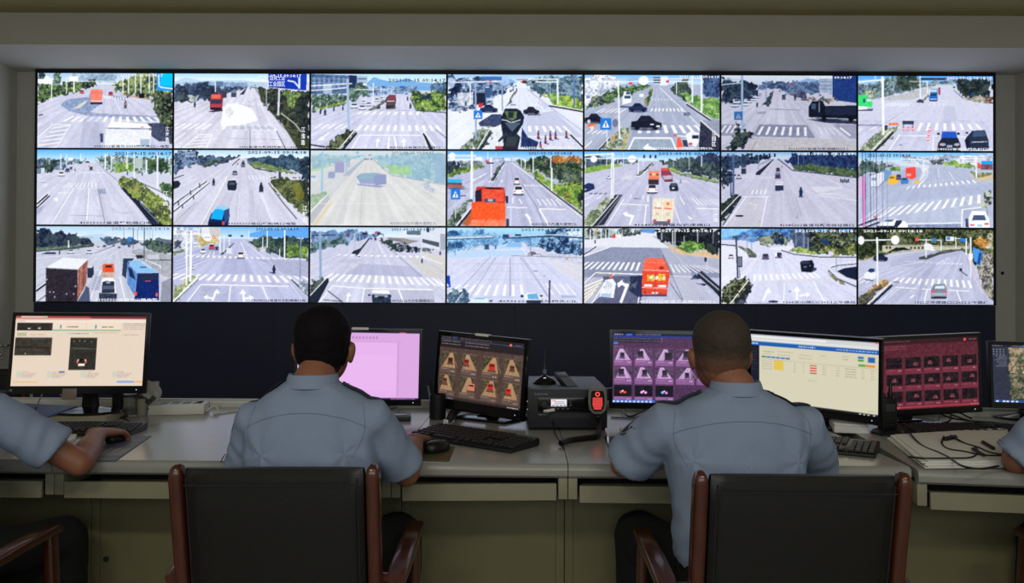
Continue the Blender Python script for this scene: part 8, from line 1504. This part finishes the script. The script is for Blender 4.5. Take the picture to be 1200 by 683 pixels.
def fold(mesh, fn):
    n = len(mesh.vertices); co = np.empty(n * 3, np.float32); no = np.empty(n * 3, np.float32)
    mesh.vertices.foreach_get('co', co); mesh.vertices.foreach_get('normal', no); co = co.reshape(-1, 3); no = no.reshape(-1, 3)
    d = np.array([fn(Vector(p)) for p in co.tolist()], np.float32)
    mesh.vertices.foreach_set('co', (co + no * d[:, None]).reshape(-1)); mesh.update()
def person(label, cx, cy, hc, sh, el, wr, legs, hairm, vox=.005, hand_curl=(.9, .9), hand_f=None, seed=1, patch=None, hair_scale=1.0, sleeve_len=.80, torso_w=1.0, drop=0.0, crown=None, trunk=None, sleeve_r=1.0, belt=True):
    """cx, cy = seat position; sh/el/wr = (left, right) joint positions; legs = knees (left, right)"""
    t = thing('person', label, 'person', (cx, cy, 0))
    O = Vector((cx, cy, 0)); L = lambda p: Vector(p) - O
    hc = L(hc); sh = [L(p) for p in sh]; el = [L(p) for p in el]; wr = [L(p) for p in wr]; kn = [L(p) for p in legs]
    nb = Vector(((sh[0].x + sh[1].x) / 2, (sh[0].y + sh[1].y) / 2 - .01, (sh[0].z + sh[1].z) / 2 + .106))
    ms = (sh[0] + sh[1]) / 2; half = abs(sh[1].x - sh[0].x) / 2
    # ---- body: one continuous skin
    bm = NB(); head(bm, hc); neck(bm, hc, nb)
    T = trunk or [(.0, .50, .145, .105), (.3, .66, .140, .095), (.6, .78, .150, .100), (.85, .88, .165, .095), (1.0, .945, .11, .065)]
    loft(bm, [(ms.x * k, ms.y * k, z, a * torso_w * .85, b * .85) for k, z, a, b in T] + [(ms.x, ms.y, ms.z + .05, .075, .055), (nb.x, nb.y, nb.z - .01, .052, .052)], 24)
    for i in (0, 1):
        s = -1 if i == 0 else 1
        rtube(bm, [sh[i] - Vector((s * .03, 0, 0)), sh[i], sh[i].lerp(el[i], .5), el[i]], [.040, .043, .040, .037], 14)
        v = (wr[i] - el[i]); rtube(bm, [el[i], el[i] + v * .3, el[i] + v * .75, wr[i]], [.038, .040, .030, (.020, .027)], 14)
        hf = hand_f[i] if hand_f else (wr[i] - el[i]).normalized() * 1 + Vector((0, 0, 0))
        hand(bm, wr[i], hf, (1 if i == 0 else -1) * -1, hand_curl[i], 1.07)
        hip = Vector((s * .085, .02, .50)); kz = kn[i]
        rtube(bm, [hip, hip.lerp(kz, .5), kz], [.074, .066, .052], 14); an = Vector((kz.x * 1.0, kz.y + .02, .09)); rtube(bm, [kz, kz.lerp(an, .35), an], [.052, .050, .034], 14)
        rtube(bm, [an + Vector((0, -.03, -.03)), an + Vector((0, .05, -.05)), an + Vector((0, .15, -.062))], [.030, .030, .022], 10)
    body = obj('body', voxel(bm, vox, 3, .5, 'body'), m_skin, t)
    # ---- face details
    for s in (-1, 1):
        bm = NB(); ball(bm, hc + Vector((s * .030, .0745, -.002)), (.0125, .008, .008), 14); e = obj('eye', bm, m_eye, t); bm = NB(); ball(bm, hc + Vector((s * .030, .0815, -.002)), (.005, .003, .005), 10); obj('iris', bm, m_iris, e)
        bm = NB(); tube(bm, [hc + Vector((s * q, .082 - (q - .03) ** 2 * 6, .018 + .004 * (1 - abs(q - .03) / .02))) for q in (.013, .022, .032, .042, .048)], [.0015, .003, .0032, .0025, .001], 6); obj('eyebrow', bm, hairm, t)
    bm = NB(); tube(bm, [hc + Vector((q, .0905 - q * q * 12, -.062)) for q in (-.024, -.012, 0, .012, .024)], [(.001, .001), (.0035, .003), (.004, .0035), (.0035, .003), (.001, .001)], 8); obj('lips', bm, m_lip, t)
    # ---- hair: short cropped cap that sinks into the skin at the nape and temples
    bm = NB(); hs = hair_scale; V = lambda a, b, c: (hc.x + a, hc.y + b, hc.z + c)
    ball(bm, V(0, -.020, .034), (.0785 * hs, .0955 * hs, .0785 * hs), 32); ball(bm, V(0, -.024, .015), (.0785 * hs, .0850, .0800), 28); ball(bm, V(0, -.024, -.018), (.0755 * hs, .0770 * hs, .0660), 28); ball(bm, V(0, -.040, -.052), (.0590, .0450, .0480), 24)
    hm = voxel(bm, .0045, 3, .5, 'hair')
    fold(hm, lambda p: .0016 * noise.noise(p * 90) + .002 * noise.noise(p * 30))
    obj('hair', hm, hairm, t)
    # ---- shirt: one cloth skin of trunk and two short sleeves, with folds
    bm = NB(); tw = torso_w
    TS = [(.0, .530, .150, .110), (.06, .56, .158, .118), (.10, .585, .170, .126), (.25, .64, .163, .118), (.5, .72, .166, .115), (.75, .82, .180, .115), (.92, .89, .190, .106), (1.0, .935 + drop, .182, .095)]
    secs = [(ms.x * k, ms.y * k, z, a * tw, b) for k, z, a, b in TS] + [(ms.x, ms.y, ms.z + .050, .158 * tw, .082), (ms.x, ms.y, ms.z + .072, .128 * tw, .077), (nb.x, nb.y, nb.z - .018, .098, .070), (nb.x, nb.y, nb.z - .001, .074, .064)]
    loft(bm, secs, 32, 2.3)
    cuffs = []
    for i in (0, 1):
        s = -1 if i == 0 else 1; v = (el[i] - sh[i]); c = sh[i] + v * sleeve_len
        inn = sh[i] - Vector((s * .055, 0, -.004))
        sr = sleeve_r
        tube(bm, [inn, sh[i] + Vector((0, 0, .002)), sh[i] + v * .35, sh[i] + v * .62, c], [(.050, .062), (.060 * sr, .064 * sr), (.062 * sr, .066 * sr), (.064 * sr, .066 * sr), (.063 * sr, .068 * sr)], 22)
        ball(bm, sh[i] + Vector((s * .002, 0, -.004)), (.060 * sr, .064 * sr, .058 * sr), 18)
        cuffs.append((c, v.normalized(), .063 * sr))
    rg = random.Random(seed); ph = [rg.uniform(0, 6.28) for _ in range(8)]
    sm = voxel(bm, vox, 5, .5, 'shirt')
    def folds(p):
        d = 0.0
        w1 = noise.noise(p * 5 + Vector((seed, 0, 0))); w2 = noise.noise(p * 11 + Vector((0, seed * 3, 0)))
        d += .0060 * w1 + .0058 * w2 + .0020 * noise.noise(p * 22)
        # long soft folds falling from the shoulder blades, sharper near the arm holes
        back = max(0.0, min(1.0, (ms.y * min(1, (p.z - .45) / .5) - p.y) * 14))
        r_ = (p.x - ms.x); h = max(0, min(1, (ms.z + .01 - p.z) / .14))
        d += back * h * .0120 * math.sin(r_ * 46 + w1 * 5 + (p.z - .9) * 9 * (1 if r_ > 0 else -1) + ph[0]) * (0.5 + noise.noise(p * 4 + Vector((9, seed, 0))))
        for i in (0, 1):
            s = -1 if i == 0 else 1
            ap = sh[i] + Vector((-s * .045, -.03, -.075)); q = p - ap; r2 = q.length
            if r2 < .26:
                a = math.atan2(q.z, q.x * s); d += .0080 * math.exp(-r2 * 6) * min(1, max(0, r2 - .03) * 12) * math.sin(a * 5 + w1 * 3 + r2 * 14 + ph[1 + i]) * (1 - r2 / .26)
            v = (el[i] - sh[i]); u = (p - sh[i]).dot(v) / v.length_squared
            if u > .15 and (p - (sh[i] + v * u)).length < .1: d += .0030 * math.sin(u * 14 + w1 * 9 + p.y * 18 + ph[3 + i]) * (.4 + noise.noise(p * 7)) * min(1, (u - .15) * 4)
        if p.z < .72: d += .0055 * math.sin(p.z * 60 + w1 * 8 + p.x * 9 + ph[5]) * min(1, (.72 - p.z) * 8)
        return d
    fold(sm, folds)
    shirt = obj('shirt', sm, m_shirt, t)
    for c, v, r_ in cuffs:                                     # turned hem ring at the sleeve end
        bm = NB(); a = v.orthogonal().normalized(); b = v.cross(a)
        tube(bm, [c - v * .012 + (a * math.cos(k * math.pi / 12) + b * math.sin(k * math.pi / 12)) * (r_ * 1.01) for k in range(25)], .0014, 5, cap=False); obj('cuff_hem', bm, m_seam, shirt)
    # ---- things stitched on: found by casting onto the cloth
    bt = BVHTree.FromPolygons([v.co.copy() for v in sm.vertices], [tuple(p.vertices) for p in sm.polygons])
    def onback(x, z):
        h = bt.ray_cast(Vector((x, -1.0, z)), Vector((0, 1, 0))); return h[0]
    pts = []
    for k in range(41):
        u = -1 + k / 20; x = ms.x + u * half * 1.02; z = ms.z + .030 - .040 * abs(u) ** 2.2
        h = onback(x, z)
        if h: pts.append(h + Vector((0, -.0002, 0)))
    bm = NB(); tube(bm, pts, .0011, 5); obj('yoke_seam', bm, m_seam, shirt)
    for i in (0, 1):                                            # arm hole seam
        s = -1 if i == 0 else 1; pts = []
        for k in range(14):
            u = k / 13; x = sh[i].x - s * (.012 + .020 * u - .02 * math.sin(u * 3.14)); z = sh[i].z + .045 - .135 * u
            h = onback(x, z)
            if h: pts.append(h + Vector((0, -.0001, 0)))
        if len(pts) > 3: bm = NB(); tube(bm, pts, .0009, 5); obj('sleeve_seam', bm, m_seam, shirt)
        # epaulette lying on the shoulder
        ep = []
        for k in range(9):
            u = k / 8; x = nb.x + (sh[i].x + s * .022 - nb.x) * (.44 + .56 * u); y = nb.y + (sh[i].y + .012 - nb.y) * u + .018
            h = bt.ray_cast(Vector((x, y, 2)), Vector((0, 0, -1)))[0]
            if h: ep.append(h + Vector((0, 0, .0035)))
        if len(ep) > 3:
            bm = NB(); tube(bm, ep, [(.0036, .021)] + [(.0036, .025)] * (len(ep) - 1), 8, up=(0, 0, 1)); e = obj('epaulette', bm, m_epau, shirt)
            bm = NB(); ball(bm, ep[1] + Vector((0, 0, .003)), (.005, .005, .003), 10); obj('button', bm, m_edge, e)
    # collar: fold-over band
    bm = NB(); N = 36; rows = []
    for rad, dz, dy in ((.0600, .036, .004), (.0645, .038, .002), (.0675, .030, .000), (.0735, .004, -.004), (.0720, .002, -.003), (.0610, .010, .0)):
        ring = []
        for k in range(N):
            a = 2 * math.pi * k / N; fr = max(0, math.sin(a))
            ring.append(bm.verts.new((nb.x + math.cos(a) * rad, nb.y + dy + math.sin(a) * rad * 1.02 + .004, nb.z + dz - .018 - .030 * fr ** 2)))
        rows.append(ring)
    for i in range(len(rows)):
        j = (i + 1) % len(rows)
        for k in range(N): bm.faces.new((rows[i][k], rows[i][(k + 1) % N], rows[j][(k + 1) % N], rows[j][k]))
    obj('collar', bm, m_shirt, shirt)
    if patch is not None:
        i, pc, sz = patch; c = L(pc); d_ = Vector((0, 0, 0))
        s = -1 if i == 0 else 1; h = bt.find_nearest(c); n_ = h[1]; p0 = h[0] + n_ * .0008
        up = (sh[i] - el[i]).normalized(); up = (up - n_ * up.dot(n_)).normalized(); sd = n_.cross(up)
        for nm, k, m_, o_ in (('sleeve_patch', 1.0, m_epau, 0.0), ('patch_border', .86, mat('pale_thread', 0x9a9ea8, .7), .0006), ('patch_field', .76, m_epau, .0012)):
            bm = NB(); vs = []
            outl = [(-.5, .45), (.5, .45), (.5, -.1), (.3, -.42), (0, -.55), (-.3, -.42), (-.5, -.1)]
            for a, b in outl:
                q = p0 + (sd * a * sz + up * b * sz * 1.2) * k + n_ * .01; hh = bt.ray_cast(q, -n_); vs.append(bm.verts.new((hh[0] if hh[0] else q - n_ * .01) + n_ * (.001 + o_)))
            cc = bm.verts.new(p0 + n_ * (.001 + o_))
            for a in range(len(vs)): bm.faces.new((vs[a], vs[(a + 1) % len(vs)], cc))
            if nm == 'sleeve_patch': pp = obj(nm, bm, m_, shirt)
            else: obj(nm, bm, m_, shirt)
    # ---- trousers and shoes
    bm = NB(); loft(bm, [(0, .0, .430, .165, .120), (0, .0, .47, .172, .130), (0, 0, .535, .166, .124), (0, 0, .572, .163, .122)], 28)
    for i in (0, 1):
        s = -1 if i == 0 else 1; hip = Vector((s * .085, .02, .495)); kz = kn[i]; an = Vector((kz.x, kz.y + .02, .10))
        rtube(bm, [hip, hip.lerp(kz, .5), kz], [.088, .084, .074], 18); rtube(bm, [kz, kz.lerp(an, .4), an + Vector((0, 0, .02)), an], [.074, .068, .062, .062], 18)
    tm = voxel(bm, max(vox, .006), 4, .5, 'trousers'); fold(tm, lambda p: .004 * noise.noise(p * 9 + Vector((seed, 2, 3))) + .002 * noise.noise(p * 24))
    obj('trousers', tm, m_trous, t)
    if belt:
        bm = NB(); N = 40; ring = [Vector((math.cos(a) * .166, math.sin(a) * .125, .556)) for a in [2 * math.pi * k / N for k in range(N + 1)]]
        tube(bm, ring, [(.016, .003)] * (N + 1), 8, up=(0, 0, 1)); obj('belt', bm, m_shoe, t)
    for i in (0, 1):
        an = Vector((kn[i].x, kn[i].y + .02, 0)); bm = NB()
        loft(bm, [(an.x, an.y + .07, .0, .048, .140), (an.x, an.y + .07, .022, .049, .141), (an.x, an.y + .062, .045, .044, .130), (an.x, an.y + .02, .075, .040, .085), (an.x, an.y - .01, .105, .042, .052)], 22, 2.2); obj('shoe', bm, m_shoe, t)
    return t, bt
hairA = hair_mat('black_hair', 0x06070b, 0x0e1018, 0x5c3a2c, 1.062, 1.018)
hairB = hair_mat('greying_hair', 0x24201c, 0x544e46, 0x8c5c48, 1.110, 1.020)
hairC = hair_mat('dark_hair', 0x0c0c0e, 0x1a1a1c, 0x5c3a2c, 1.06, 1.01)
# person on the left of the frame centre
person('person in a light blue shirt with black cropped hair, seated left of centre', -.545, 2.00,
       (-.532, 2.130, 1.118), ((-.695, 2.055, .915), (-.385, 2.045, .920)), ((-.750, 2.130, .752), (-.300, 2.150, .748)), ((-.665, 2.375, .792), (-.305, 2.395, .800)),
       ((-.720, 2.33, .520), (-.350, 2.325, .515)), hairA, seed=3, hand_curl=(.8, 1.15), hand_f=(Vector((.2, .9, -.05)), Vector((.02, .95, -.15))),
       patch=(0, (-.775, 2.075, .905), .045), sleeve_len=.86)
# person on the right of the frame centre
person('person in a light blue shirt with short greying hair, seated right of centre', .600, 1.985,
       (.583, 2.110, 1.105), ((.425, 2.045, .905), (.790, 2.045, .900)), ((.318, 2.140, .778), (.885, 2.190, .752)), ((.480, 2.360, .790), (.800, 2.400, .790)),
       ((.392, 2.315, .525), (.810, 2.32, .52)), hairB, vox=.0053, seed=11, hand_curl=(.8, .8), hand_f=(Vector((.6, .7, -.05)), Vector((-.1, .95, -.1))),
       patch=(0, (.332, 2.085, .885), .05), sleeve_len=.88, torso_w=1.05, sleeve_r=1.06)
# person cut by the left edge
person('person in a light blue shirt cut off by the left edge, hand on a mouse', -1.640, 1.98,
       (-1.60, 2.150, 1.118), ((-1.800, 2.08, .925), (-1.445, 2.085, .925)), ((-1.880, 2.13, .76), (-1.250, 2.175, .768)), ((-1.80, 2.38, .79), (-1.338, 2.436, .808)),
       ((-1.78, 2.335, .52), (-1.372, 2.30, .505)), hairC, vox=.0055, seed=23, hand_curl=(.8, 1.0), hand_f=(Vector((.1, .9, -.1)), Vector((.12, .95, -.12))), sleeve_len=.72, sleeve_r=1.05)
# person cut by the right edge
person('person in a light blue shirt cut off by the right edge, elbow on papers', 1.760, 2.00,
       (1.80, 2.160, 1.118), ((1.545, 2.10, .915), (1.925, 2.09, .920)), ((1.440, 2.145, .790), (2.05, 2.10, .770)), ((1.60, 2.37, .800), (1.95, 2.34, .80)),
       ((1.60, 2.26, .52), (1.95, 2.22, .52)), hairC, vox=.006, seed=31, hand_curl=(.8, .8), hand_f=(Vector((.4, .8, -.05)), Vector((-.1, .9, -.1))), sleeve_len=.98, sleeve_r=1.1)
